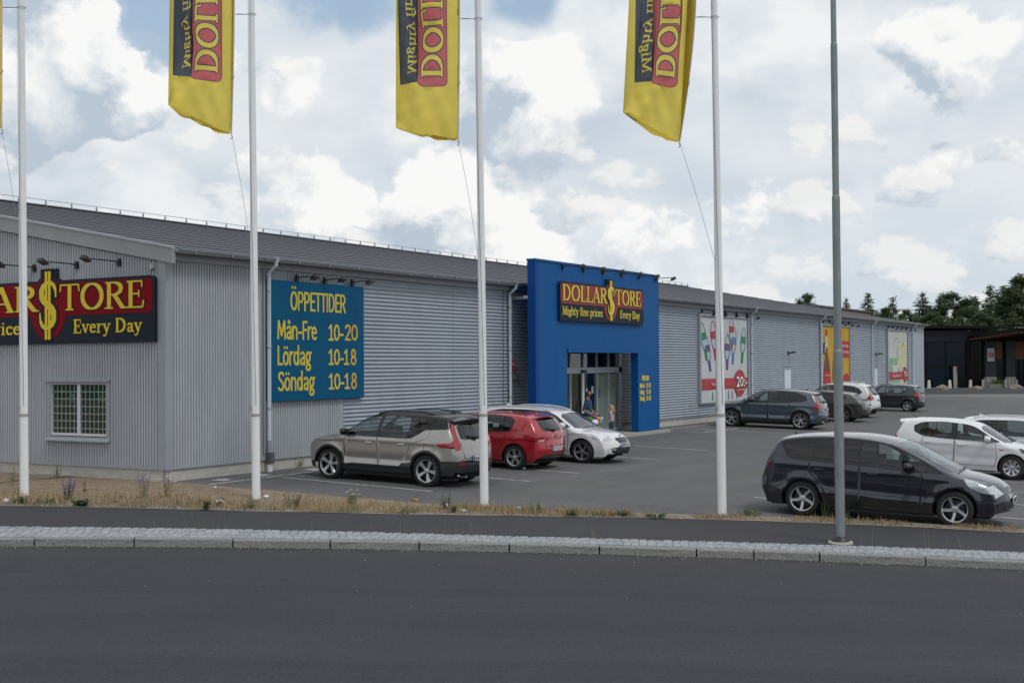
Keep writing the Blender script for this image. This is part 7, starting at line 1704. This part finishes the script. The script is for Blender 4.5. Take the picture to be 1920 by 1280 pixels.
# ================================================================== PEOPLE
def body_mesh(name, joints, edges, rad):
    "one continuous surface grown round a skeleton"
    me = bpy.data.meshes.new(name); ks = list(joints); me.from_pydata([joints[k] for k in ks], [(ks.index(a), ks.index(b)) for a, b in edges], [])
    o = bpy.data.objects.new(name, me); COL.objects.link(o)
    md = o.modifiers.new('skin', 'SKIN'); md.use_smooth_shade = True
    for i, k in enumerate(ks):
        r = rad[k]; me.skin_vertices[0].data[i].radius = (r, r) if not isinstance(r, tuple) else r
        me.skin_vertices[0].data[i].use_root = (k == 'pelvis')
    sb_ = o.modifiers.new('sub', 'SUBSURF'); sb_.levels = 2; sb_.render_levels = 2
    bpy.context.view_layer.update()
    m2 = bpy.data.meshes.new_from_object(o.evaluated_get(bpy.context.evaluated_depsgraph_get()))
    bpy.data.objects.remove(o); m2.name = name; return m2
def shell(src, name, m, parent, test, off):
    "garment: the part of the body where test(co) holds, pushed outwards"
    bm = bmesh.new(); bm.from_mesh(src)
    bm.normal_update()
    dl = [f for f in bm.faces if not test(f.calc_center_median())]
    nv = {v: v.normal.copy() for v in bm.verts}
    for v in bm.verts: v.co = v.co + nv[v] * off
    bmesh.ops.delete(bm, geom=dl, context='FACES')
    me = bpy.data.meshes.new(name); bm.to_mesh(me); bm.free(); me.materials.clear(); me.polygons.foreach_set('use_smooth', [True] * len(me.polygons))
    return link(name, me, m, parent)
def person(loc, face, H, sk, label, shirt, legs, skin, hair, long_hair=False, child=False, arms=None, beard=False, sleeve=.62):
    o = empty('person', loc, face); tag(o, label, 'person'); s = H / 1.8
    hd = 1.18 if child else 1.0
    J = {'pelvis': (0, 0, .95), 'waist': (.01, 0, 1.10), 'chest': (0, 0, 1.32), 'neck': (.0, 0, 1.50), 'jaw': (.035, 0, 1.585), 'skull': (.02, 0, 1.68), 'crown': (.0, 0, 1.745)}
    E_ = [('pelvis', 'waist'), ('waist', 'chest'), ('chest', 'neck'), ('neck', 'jaw'), ('jaw', 'skull'), ('skull', 'crown')]
    Rd = {'pelvis': (.150, .115), 'waist': (.135, .105), 'chest': (.165, .115), 'neck': .055, 'jaw': .068 * hd, 'skull': .088 * hd, 'crown': .060 * hd}
    if child: Rd.update(pelvis=(.15, .12), waist=(.15, .125), chest=(.15, .12))
    for sd, nm in ((1, 'l'), (-1, 'r')):
        a = arms[nm]
        J.update({nm + 'sh': (0, .175 * sd, 1.42), nm + 'el': a[0], nm + 'wr': a[1], nm + 'pa': a[2]})
        E_ += [('chest', nm + 'sh'), (nm + 'sh', nm + 'el'), (nm + 'el', nm + 'wr'), (nm + 'wr', nm + 'pa')]
        Rd.update({nm + 'sh': .062, nm + 'el': .043, nm + 'wr': .030, nm + 'pa': (.040, .022)})
        st = .06 * sd
        J.update({nm + 'hip': (0, .095 * sd, .90), nm + 'kn': (.03 + st * .4, .10 * sd, .50), nm + 'an': (-.02 + st * .5, .10 * sd, .09), nm + 'to': (.15 + st * .5, .115 * sd, .035)})
        E_ += [('pelvis', nm + 'hip'), (nm + 'hip', nm + 'kn'), (nm + 'kn', nm + 'an'), (nm + 'an', nm + 'to')]
        Rd.update({nm + 'hip': .088, nm + 'kn': .058, nm + 'an': .042, nm + 'to': .036})
    me = body_mesh('body', {k: Vector(v) * s for k, v in J.items()}, E_, {k: (v * s if not isinstance(v, tuple) else (v[0] * s, v[1] * s)) for k, v in Rd.items()})
    # fingers and thumb rooted in the palm, nose and ears on the head, all part of the one body mesh
    bm = bmesh.new(); bm.from_mesh(me)
    ex = MB()
    for nm in 'lr':
        w, p = Vector(arms[nm][1]), Vector(arms[nm][2]); d = (p - w).normalized(); sidev = d.cross(Vector((0, 0, 1))); sidev = sidev.normalized() if sidev.length > .1 else Vector((1, 0, 0)); dn = Vector((0, 0, -1)) if abs(d.z) < .7 else Vector((.6, 0, 0))
        for k, ln_ in enumerate((.075, .085, .08, .062)):
            b = p + sidev * ((k - 1.5) * .019); ex.tube([(b) * s, (b + d * ln_ * .5 + dn * .006) * s, (b + d * ln_ * .85 + dn * .035) * s], [.009 * s, .008 * s, .006 * s], 6)
        ex.tube([(p - sidev * .03 - d * .03) * s, (p - sidev * .055 + d * .01) * s, (p - sidev * .055 + d * .045 + dn * .01) * s], [.011 * s, .009 * s, .007 * s], 6)
    hr = .088 * hd; hc = Vector(J['skull'])
    ex.add([(hc + Vector(q)) * s for q in ((hr * .80, -.016, -.02), (hr * .80, .016, -.02), (hr * 1.22, 0, -.025), (hr * .82, 0, .035))], [(0, 1, 2), (0, 2, 3), (1, 3, 2)])
    for sd in (-1, 1): ex.tube([(hc + Vector((-.01, sd * hr * .78, -.03))) * s, (hc + Vector((-.015, sd * hr * .95, .0))) * s, (hc + Vector((-.01, sd * hr * .80, .03))) * s], [.012 * s, .016 * s, .010 * s], 6)
    em = ex.mesh('x'); bm.from_mesh(em); bm.to_mesh(me); bm.free(); bpy.data.meshes.remove(em)
    me.polygons.foreach_set('use_smooth', [True] * len(me.polygons)); me.materials.clear()
    body = link('body', me, skin, o)
    arm_x = lambda c: abs(c.y) > .20 * s
    def in_sleeve(c):
        z = c.z / s
        for nm in 'lr':
            sh, el, wr = Vector(J[nm + 'sh']), Vector(arms[nm][0]), Vector(arms[nm][1]); q = Vector(c) / s
            tot = (el - sh).length + (wr - el).length
            t1 = max(0, min(1, (q - sh).dot(el - sh) / (el - sh).length_squared)); d1 = (q - sh.lerp(el, t1)).length
            t2 = max(0, min(1, (q - el).dot(wr - el) / (wr - el).length_squared)); d2 = (q - el.lerp(wr, t2)).length
            if d1 < .085 or d2 < .07:
                along = t1 * (el - sh).length / tot if d1 <= d2 else ((el - sh).length + t2 * (wr - el).length) / tot
                if z < 1.36 or abs(q.y) > .17: return along < sleeve
        return None
    def top_test(c):
        z = c.z / s; r_ = in_sleeve(c)
        if r_ is not None and abs(c.y / s) > .15: return r_ or (1.28 < z < 1.485 and abs(c.y / s) < .22)
        return .93 < z < 1.485
    def leg_test(c): return .075 < c.z / s < .99 and abs(c.y / s) < .26 and c.x / s < .22 and (in_sleeve(c) is None)
    shell(me, 'shirt', shirt, o, top_test, .014 * s); shell(me, 'trousers', legs, o, leg_test, .012 * s)
    shell(me, 'shoes', mat('shoe_dark', (.04, .035, .03), .7), o, lambda c: c.z / s <= .10, .010 * s)
    hz = J['skull'][2]
    hm = shell(me, 'hair', hair, o, lambda c: c.z / s > 1.60 and (Vector(c) / s - hc).length < .2 and not (c.x / s > .055 * hd and c.z / s < hz + .045), .012 * s)
    if beard: shell(me, 'beard', mat('beard_dark', (.03, .022, .018), .8), o, lambda c: 1.545 < c.z / s < 1.625 and c.x / s > .045, .006 * s)
    for sd in (-1, 1):
        bm = bmesh.new(); bmesh.ops.create_uvsphere(bm, u_segments=8, v_segments=6, radius=.009 * s); bmesh.ops.translate(bm, verts=bm.verts, vec=(hc + Vector((hr * .86, sd * .033, .012))) * s); e = bpy.data.meshes.new('eye'); bm.to_mesh(e); bm.free(); link('eye', e, mat('eye_dark', (.03, .03, .03), .3), o)
    MB().bbox((hc.x + hr * .84) * s, (hc.x + hr * .93) * s, -.022 * s, .022 * s, (hc.z - .062) * s, (hc.z - .052) * s, .002).build('mouth', mat('lip', (.25, .09, .08), .5), o)
    if long_hair:
        rg = random.Random(4); mb = MB()
        for k in range(70):
            a = rg.uniform(math.pi * .42, math.pi * 1.58); r0 = hr * 1.02
            p0 = hc + Vector((math.cos(a) * r0 * .8, math.sin(a) * r0 * .9, .05)); p1 = hc + Vector((math.cos(a) * r0 * 1.15 - .01, math.sin(a) * r0 * 1.1, -.07)); p2 = hc + Vector((math.cos(a) * r0 * 1.15 - .05, math.sin(a) * r0 * 1.2 + rg.uniform(-.02, .02), -.20 + rg.uniform(-.05, .03))); p3 = p2 + Vector((-.03 + rg.uniform(-.03, .03), rg.uniform(-.03, .03), -.11))
            mb.tube([p0 * s, p1 * s, p2 * s, p3 * s], [.02 * s, .024 * s, .02 * s, .006 * s], 5)
        mb.build('long_hair', hair, hm, smooth=True)
    return o
face_right = math.atan2(RT.y, RT.x)
def grd(px, py):
    d = _f + _r * ((px - 960) / FOC) - _u * ((py - 640) / FOC); n = Vector((0, -.03, 1)); t = -n.dot(CAM) / n.dot(d); return CAM + d * t
M_SKIN = mat('skin_tan', (.34, .19, .13), .6); M_SKINL = mat('skin_fair', (.50, .30, .23), .6)
mp_ = grd(1103, 836); mp_.z = gz(mp_.y)
man = person(mp_, face_right - .35, 1.83, 1, 'bearded man in a dark blue shirt holding soft toys by the shop doors', mat('shirt_blue', (.012, .05, .10), .85, var=.15, vscale=9), mat('jeans_grey', (.13, .15, .19), .9, var=.15, vscale=8), M_SKIN, mat('hair_brown', (.06, .035, .022), .8),
     arms={'r': ((-.06, -.25, 1.14), (.16, -.23, 1.03), (.25, -.17, 1.00)), 'l': ((.03, .24, 1.14), (.22, .19, .98), (.30, .15, .93))}, beard=True, sleeve=.58)
gp_ = grd(1147, 824); gp_.z = gz(gp_.y) + .0
girl = person(gp_, face_right + math.pi - .35, 1.24, 1, 'small girl with long blond hair, pale tee and jeans facing the man', mat('tee_pale', (.42, .40, .39), .9, var=.2, vscale=30), mat('jeans_navy', (.035, .055, .095), .9, var=.15, vscale=9), M_SKINL, mat('hair_blond', (.40, .26, .11), .7, var=.2, vscale=20), True, True,
     arms={'l': ((-.03, .235, 1.16), (.03, .245, .93), (.06, .24, .85)), 'r': ((.02, -.235, 1.16), (.08, -.235, .94), (.11, -.23, .86))}, sleeve=.30)
def soft_toy(loc, blobs, m, label, name='soft_toy'):
    "rounded cuddly toy: body, head and limbs blended into one skin"
    mb_ = bpy.data.metaballs.new('mb'); ob_ = bpy.data.objects.new('mb', mb_); COL.objects.link(ob_); mb_.resolution = .03; mb_.render_resolution = .03; mb_.threshold = .35
    for (x, y, z, r) in blobs: e = mb_.elements.new(); e.co = (x * .62, y, z * .62); e.radius = r * .95
    bpy.context.view_layer.update()
    me = bpy.data.meshes.new_from_object(ob_.evaluated_get(bpy.context.evaluated_depsgraph_get())); bpy.data.objects.remove(ob_); bpy.data.metaballs.remove(mb_)
    me.polygons.foreach_set('use_smooth', [True] * len(me.polygons)); me.materials.clear(); o = link(name, me, m, None, loc); o.rotation_euler = (0, 0, face_right - .35); tag(o, label, 'toy', 'soft toys carried by the man'); return o
mb0 = Vector(mp_)
tv = lambda x, y, z: mb0 + Vector((RT.x * x, RT.y * x, z)) - FW * y
soft_toy(tv(.12, .22, 1.01), [(0, 0, 0, .10), (.13, 0, -.06, .09), (-.14, 0, .0, .07), (.22, 0, -.12, .06), (.0, .0, .08, .06)], mat('plush_pink', (.46, .16, .40), .9), 'pink soft toy on top of the bundle the man holds')
soft_toy(tv(.10, .24, .88), [(-.06, 0, .02, .10), (.08, 0, -.05, .09), (-.18, 0, .07, .07), (.19, 0, -.06, .07)], mat('plush_green', (.10, .32, .07), .9), 'green soft toy hanging under the pink one')
soft_toy(tv(.30, .22, .86), [(0, 0, 0, .085), (.02, 0, .09, .07)], mat('plush_yellow', (.62, .36, .02), .9), 'yellow soft toy at the right of the bundle')
soft_toy(tv(.40, .23, .86), [(0, 0, .03, .085), (.06, 0, .08, .06), (-.04, 0, -.12, .07), (.02, 0, -.06, .06)], mat('plush_white', (.56, .56, .68), .9), 'white soft toy dangling lowest from the bundle')
# black shopping cart behind the man
ct = empty('hand_cart', tv(-.42, -.4, 0), face_right); tag(ct, 'black box shaped cart standing left of the man by the glass', 'cart')
ct.location.z = gz(ct.location.y)
MB().bbox(-.42, .42, -.28, .28, .34, 1.02, .04).build('box_body', mat('cart_black', (.012, .012, .014), .7), ct); MB().tube([(-.40, -.2, .9), (-.58, -.2, 1.08), (-.58, .2, 1.08), (-.40, .2, .9)], .018, 8).build('handle', M_BLACK, ct)
for x in (-.3, .3):
    for y in (-.24, .24): MB().lathe([(.03, -.02), (.11, -.02), (.12, 0), (.11, .02), (.03, .02)], 16, (x, y, .12), 'y').build('wheel', M_TYRE, ct); MB().bar((x, y, .12), (x, y, .36), .03).build('wheel_fork', M_BLACK, ct)

# ================================================================== VERGE PLANTS AND LITTER
rg = random.Random(5)
M_STRAW = [mat('straw_%d' % i, c, .85, transl=.25) for i, c in enumerate([(.40, .30, .155), (.31, .215, .115), (.48, .385, .22), (.24, .155, .09), (.12, .145, .05)])]
def vpt(t, k): a, b = walk_edge(t), lot_edge(t); q = a.lerp(b, k); return Vector((q.x, q.y, gz(q.y) + .006 + vbump(q, k)))
def blade(mb, p, h, w, lean, az, mi):
    mb.cur = mi; d = Vector((math.cos(az), math.sin(az), 0)); s = Vector((-d.y, d.x, 0)) * w
    mb.add([p + s, p - s, p - s * .6 + d * lean * .4 + Vector((0, 0, h * .6)), p + s * .6 + d * lean * .4 + Vector((0, 0, h * .6)), p + d * lean + Vector((0, 0, h))], [(0, 1, 2, 3), (3, 2, 4)])
gr = MB()
for i in range(46000):
    t = rg.uniform(-2.5, 9.5)
    k = rg.random() ** (2.2 if t < 3.2 else 1.2)
    q = vpt(t, k)
    dens = .5 + .9 * noise.noise((q.x * .8, q.y * .8, 3)) + .5 * noise.noise((q.x * 2.6, q.y * 2.6, 7))
    bare = 1.0 if k < .35 else max(.06, 1.15 - 1.5 * k)
    if t > 3.6: bare = 1.0 if t < 5.0 else max(0., .22 + 1.3 * noise.noise((q.x * 1.1, q.y * 1.1, 12)))
    if rg.random() > bare * (.25 + dens): continue
    h = rg.uniform(.025, .12) * (1.25 if .03 < k < .4 else .75) * (.7 if t > 5 else 1); 
    if rg.random() < .10: h *= 2.1
    g = noise.noise((q.x * 1.3, q.y * 1.3, 9)) > .18 and rg.random() < .6
    blade(gr, q, h, rg.uniform(.0025, .006), rg.uniform(.0, .10), rg.uniform(0, 6.28), 4 if g else rg.choice((0, 0, 1, 2, 3)))
# wisps along the joint between setts and pavement
for (t0, t1, n, hh) in ((.9, 1.75, 34, .40), (2.85, 3.45, 24, .40), (2.0, 2.4, 10, .3), (3.6, 3.75, 10, .25), (4.6, 4.75, 14, .30), (6.7, 7.8, 40, .40), (5.5, 5.7, 8, .2), (3.2, 3.9, 20, .3)):
    for i in range(n):
        t = rg.uniform(t0, t1); p, nn, d = road(t); q = p + nn * (sett_w(t) + rg.uniform(-.04, .06)); blade(gr, Vector((q.x, q.y, gz(q.y))), hh * rg.uniform(.3, 1.1), .0014, rg.uniform(.05, .3), rg.uniform(0, 6.28), rg.choice((0, 1, 1, 3)))
me = bpy.data.meshes.new('dry_grass'); me.from_pydata([tuple(v) for v in gr.v], [], gr.f); me.polygons.foreach_set('material_index', gr.mi)
tag(link('dry_grass', me, M_STRAW), 'short dry straw coloured grass covering the verge', 'grass', kind='stuff')
# loose stones on the verge and by the kerb
st = MB()
def pebble(mb, p, r):
    vs = [Vector(q) * r for q in ((1, 0, 0), (-1, .2, 0), (0, 1, .1), (.1, -1, 0), (0, 0, .7), (0, 0, -.5))]; a = rg.uniform(0, 6.28); c, s_ = math.cos(a), math.sin(a)
    mb.add([(p.x + v.x * c - v.y * s_, p.y + v.x * s_ + v.y * c, p.z + v.z) for v in vs], [(0, 2, 4), (2, 1, 4), (1, 3, 4), (3, 0, 4), (2, 0, 5), (1, 2, 5), (3, 1, 5), (0, 3, 5)])
for i in range(2440):
    t = rg.uniform(-2, 9); st.cur = rg.randrange(3)
    if i < 1700: k = abs(rg.gauss(0, .10)) if rg.random() < .75 else rg.random(); q = vpt(t, min(k, .98)); pebble(st, q + Vector((0, 0, .006)), rg.uniform(.008, .024))
    else: p, nn, d = road(t); q = p - nn * abs(rg.gauss(0, .10 if i < 2350 else 2.5)); pebble(st, Vector((q.x, q.y, gz(q.y) - KH + .003)), rg.uniform(.006, .016 if i < 2350 else .013))
tag(st.build('loose_stones', [mat('pebble_a', (.36, .34, .31), .9), mat('pebble_b', (.24, .215, .19), .9), mat('pebble_c', (.16, .145, .13), .9)]), 'small loose stones along the verge and the kerb', 'stones', kind='stuff')
M_LEAF = [mat('weed_leaf', (.085, .140, .045), .7, transl=.25, var=.3, vscale=9), mat('weed_leaf_pale', (.155, .185, .075), .7, transl=.25, var=.3, vscale=9), mat('weed_leaf_blue', (.085, .135, .075), .7, transl=.2, var=.3, vscale=9), mat('weed_dry', (.16, .085, .035), .85)]
def weed(px, py, spread, h, n, leafm, label, flower=None, stems=10, name='weed'):
    p = grd(px, py); p.z = gz(p.y) + .02
    o = empty(name, p); tag(o, label, 'plant', 'plants on the verge')
    r2 = random.Random(px); sm = MB(); lm = MB(); tips = []
    for k in range(stems):
        a = r2.uniform(0, 6.28); r = r2.uniform(.1, 1) * spread; top = Vector((math.cos(a) * r, math.sin(a) * r, h * r2.uniform(.55, 1.05))); b = Vector((math.cos(a) * r * .45, math.sin(a) * r * .45, 0)); tips.append(top)
        sm.tube([b, b.lerp(top, .5) + Vector((0, 0, h * .08)), top], [.005, .004, .002], 4)
        for q in range(n):
            f = r2.uniform(.03, .9); c = b.lerp(top, f); az = r2.uniform(0, 6.28); L_ = r2.uniform(.035, .085) * (1.2 - f * .5); d = Vector((math.cos(az), math.sin(az), r2.uniform(-.1, .8))).normalized() * L_; s = d.cross(Vector((0, 0, 1))).normalized() * L_ * .22
            lm.add([c, c + d * .5 + s, c + d, c + d * .5 - s], [(0, 1, 2, 3)])
    sm.build('stem', leafm, o); lm.build('leaves', leafm, o)
    if flower:
        fm, fr, fn, along = flower
        for k, tp in enumerate(tips[:fn]):
            mb = MB()
            for q in range(along):
                c = tp - Vector((0, 0, q * .035)) + Vector((r2.gauss(0, .012), r2.gauss(0, .012), 0))
                for w in range(5):
                    a = w * 1.257 + q; d = Vector((math.cos(a), math.sin(a), .35)) * fr; s = Vector((-math.sin(a), math.cos(a), 0)) * fr * .4; mb.add([c, c + d * .6 + s, c + d, c + d * .6 - s], [(0, 1, 2, 3)])
            fo = mb.build('flower', fm, o)
            if along > 1: tag(fo, kind='stuff')
    return o
M_VIO = mat('flower_violet', (.19, .10, .42), .7, transl=.2); M_LIL = mat('flower_lilac', (.36, .19, .48), .7, transl=.2); M_FYL = mat('flower_yellow', (.62, .45, .02), .7); M_FWH = mat('flower_white', (.62, .62, .58), .7)
weed(128, 938, .16, .42, 12, M_LEAF[2], 'clump of dark violet flower spikes left of the second flagpole', (M_VIO, .035, 9, 6), 10, 'violet_flowers')
weed(270, 935, .20, .50, 6, M_LEAF[1], 'lilac flowers on tall loose stems below the building corner, left tuft', (M_LIL, .035, 9, 4), 10, 'lilac_flowers')
weed(313, 935, .18, .58, 6, M_LEAF[1], 'lilac flowers on tall loose stems below the building corner, right tuft', (M_LIL, .035, 9, 4), 10, 'lilac_flowers')
weed(152, 949, .22, .12, 40, M_LEAF[2], 'low dense blue green cushion plant at the edge of the pavement', None, 16, 'cushion_plant')
weed(40, 944, .26, .16, 14, M_LEAF[0], 'low green plant with tiny yellow flowers by the leftmost flagpole', (M_FYL, .018, 8, 1), 14, 'yellow_flowers')
weed(95, 944, .16, .12, 10, M_LEAF[1], 'small pale plant with yellow dots right of the leftmost flagpole', (M_FYL, .018, 6, 1), 8, 'yellow_flowers')
weed(659, 947, .20, .30, 8, M_LEAF[1], 'bush of white daisies on the verge below the silver car', (M_FWH, .030, 14, 1), 16, 'white_daisies')
weed(385, 957, .14, .24, 16, M_LEAF[0], 'upright green weed by the pavement left of a paper scrap', None, 9)
weed(470, 955, .24, .26, 12, M_LEAF[1], 'leafy green weed at the foot of the second flagpole', (M_FYL, .015, 4, 1), 10)
weed(548, 953, .24, .36, 14, M_LEAF[0], 'tall green weed right of the second flagpole', None, 12)
weed(412, 952, .14, .20, 12, M_LEAF[2], 'round green weed beside the large paper scrap', None, 9)
weed(838, 957, .18, .34, 14, M_LEAF[0], 'bright green weed just left of the third flagpole', None, 10)
weed(850, 962, .14, .16, 16, M_LEAF[2], 'dark low weed left of the third flagpole, near white litter', None, 10)
weed(1010, 962, .22, .22, 12, M_LEAF[1], 'green weed patch right of the third flagpole', None, 11)
weed(1075, 968, .20, .18, 14, M_LEAF[1], 'low pale weed patch on the narrowing verge', None, 10)
weed(1165, 968, .30, .12, 16, M_LEAF[0], 'flat green weeds on the thin strip, left of the rightmost flagpole', None, 13)
weed(1230, 971, .24, .10, 14, M_LEAF[0], 'flat green weeds close to the rightmost flagpole', None, 11)
weed(1405, 970, .34, .13, 18, M_LEAF[0], 'green mat of weeds right of the rightmost flagpole', None, 14)
weed(1548, 968, .14, .34, 10, M_LEAF[1], 'thin upright weed left of the lamp post beneath the dark car', None, 7)
weed(1590, 978, .08, .18, 14, M_LEAF[0], 'small green weed just right of the lamp post', None, 6)
weed(108, 890, .16, .30, 7, M_LEAF[1], 'scraggy weed growing against the gable plinth under the window', None, 9)
weed(562, 876, .12, .30, 8, M_LEAF[1], 'small yellow flowered weed at the wall left of the silver car', (M_FYL, .02, 5, 1), 7)
weed(158, 925, .08, .28, 9, M_LEAF[3], 'rust brown dried dock stalk on the bare soil', None, 5, 'dried_dock')
weed(25, 905, .10, .5, 6, M_LEAF[1], 'thin tall weed left of the leftmost flagpole', None, 5)
def litter(px, py, r, m, label, name='paper_scrap'):
    p = grd(px, py); bm = bmesh.new(); bmesh.ops.create_icosphere(bm, subdivisions=2, radius=1)
    for v in bm.verts:
        k = 1 + .8 * noise.noise(v.co * 2.3 + Vector((px, 0, 0))); v.co = Vector((v.co.x * r, v.co.y * r * .8, max(v.co.z, -.3) * r * .55)) * k
    me = bpy.data.meshes.new(name); bm.to_mesh(me); bm.free(); o = link(name, me, m, None, (p.x, p.y, gz(p.y) + .035)); tag(o, label, 'litter', 'litter on the verge')
M_PAP = mat('paper_white', (.60, .62, .64), .8, var=.1, vscale=20)
litter(12, 942, .075, M_PAP, 'crumpled white paper at the far left of the verge'); litter(412, 943, .085, M_PAP, 'crumpled white paper between two green weeds, left of the second pole'); litter(499, 934, .07, M_PAP, 'crumpled white scrap right of the second flagpole')
litter(868, 961, .07, M_PAP, 'small white scrap just left of the third flagpole foot'); litter(971, 955, .05, M_PAP, 'tiny white scrap right of the third flagpole'); litter(403, 916, .04, M_PAP, 'tiny white scrap on the soil near the wall corner')
litter(838, 950, .06, M_PAP, 'white scrap beside the bright green weed'); litter(778, 941, .09, mat('card_brown', (.26, .14, .06), .9), 'curled brown piece of card on the verge', 'card_scrap')
p = grd(982, 879); bm = bmesh.new(); bmesh.ops.create_uvsphere(bm, u_segments=16, v_segments=10, radius=.045)
for v in bm.verts: v.co.z *= .8
me = bpy.data.meshes.new('paper_cup_lid'); bm.to_mesh(me); bm.free(); tag(link('white_ball', me, M_WHITE, None, (p.x, p.y, gz(p.y) + .02)), 'small white ball lying behind the rear wheel of the red car', 'ball')
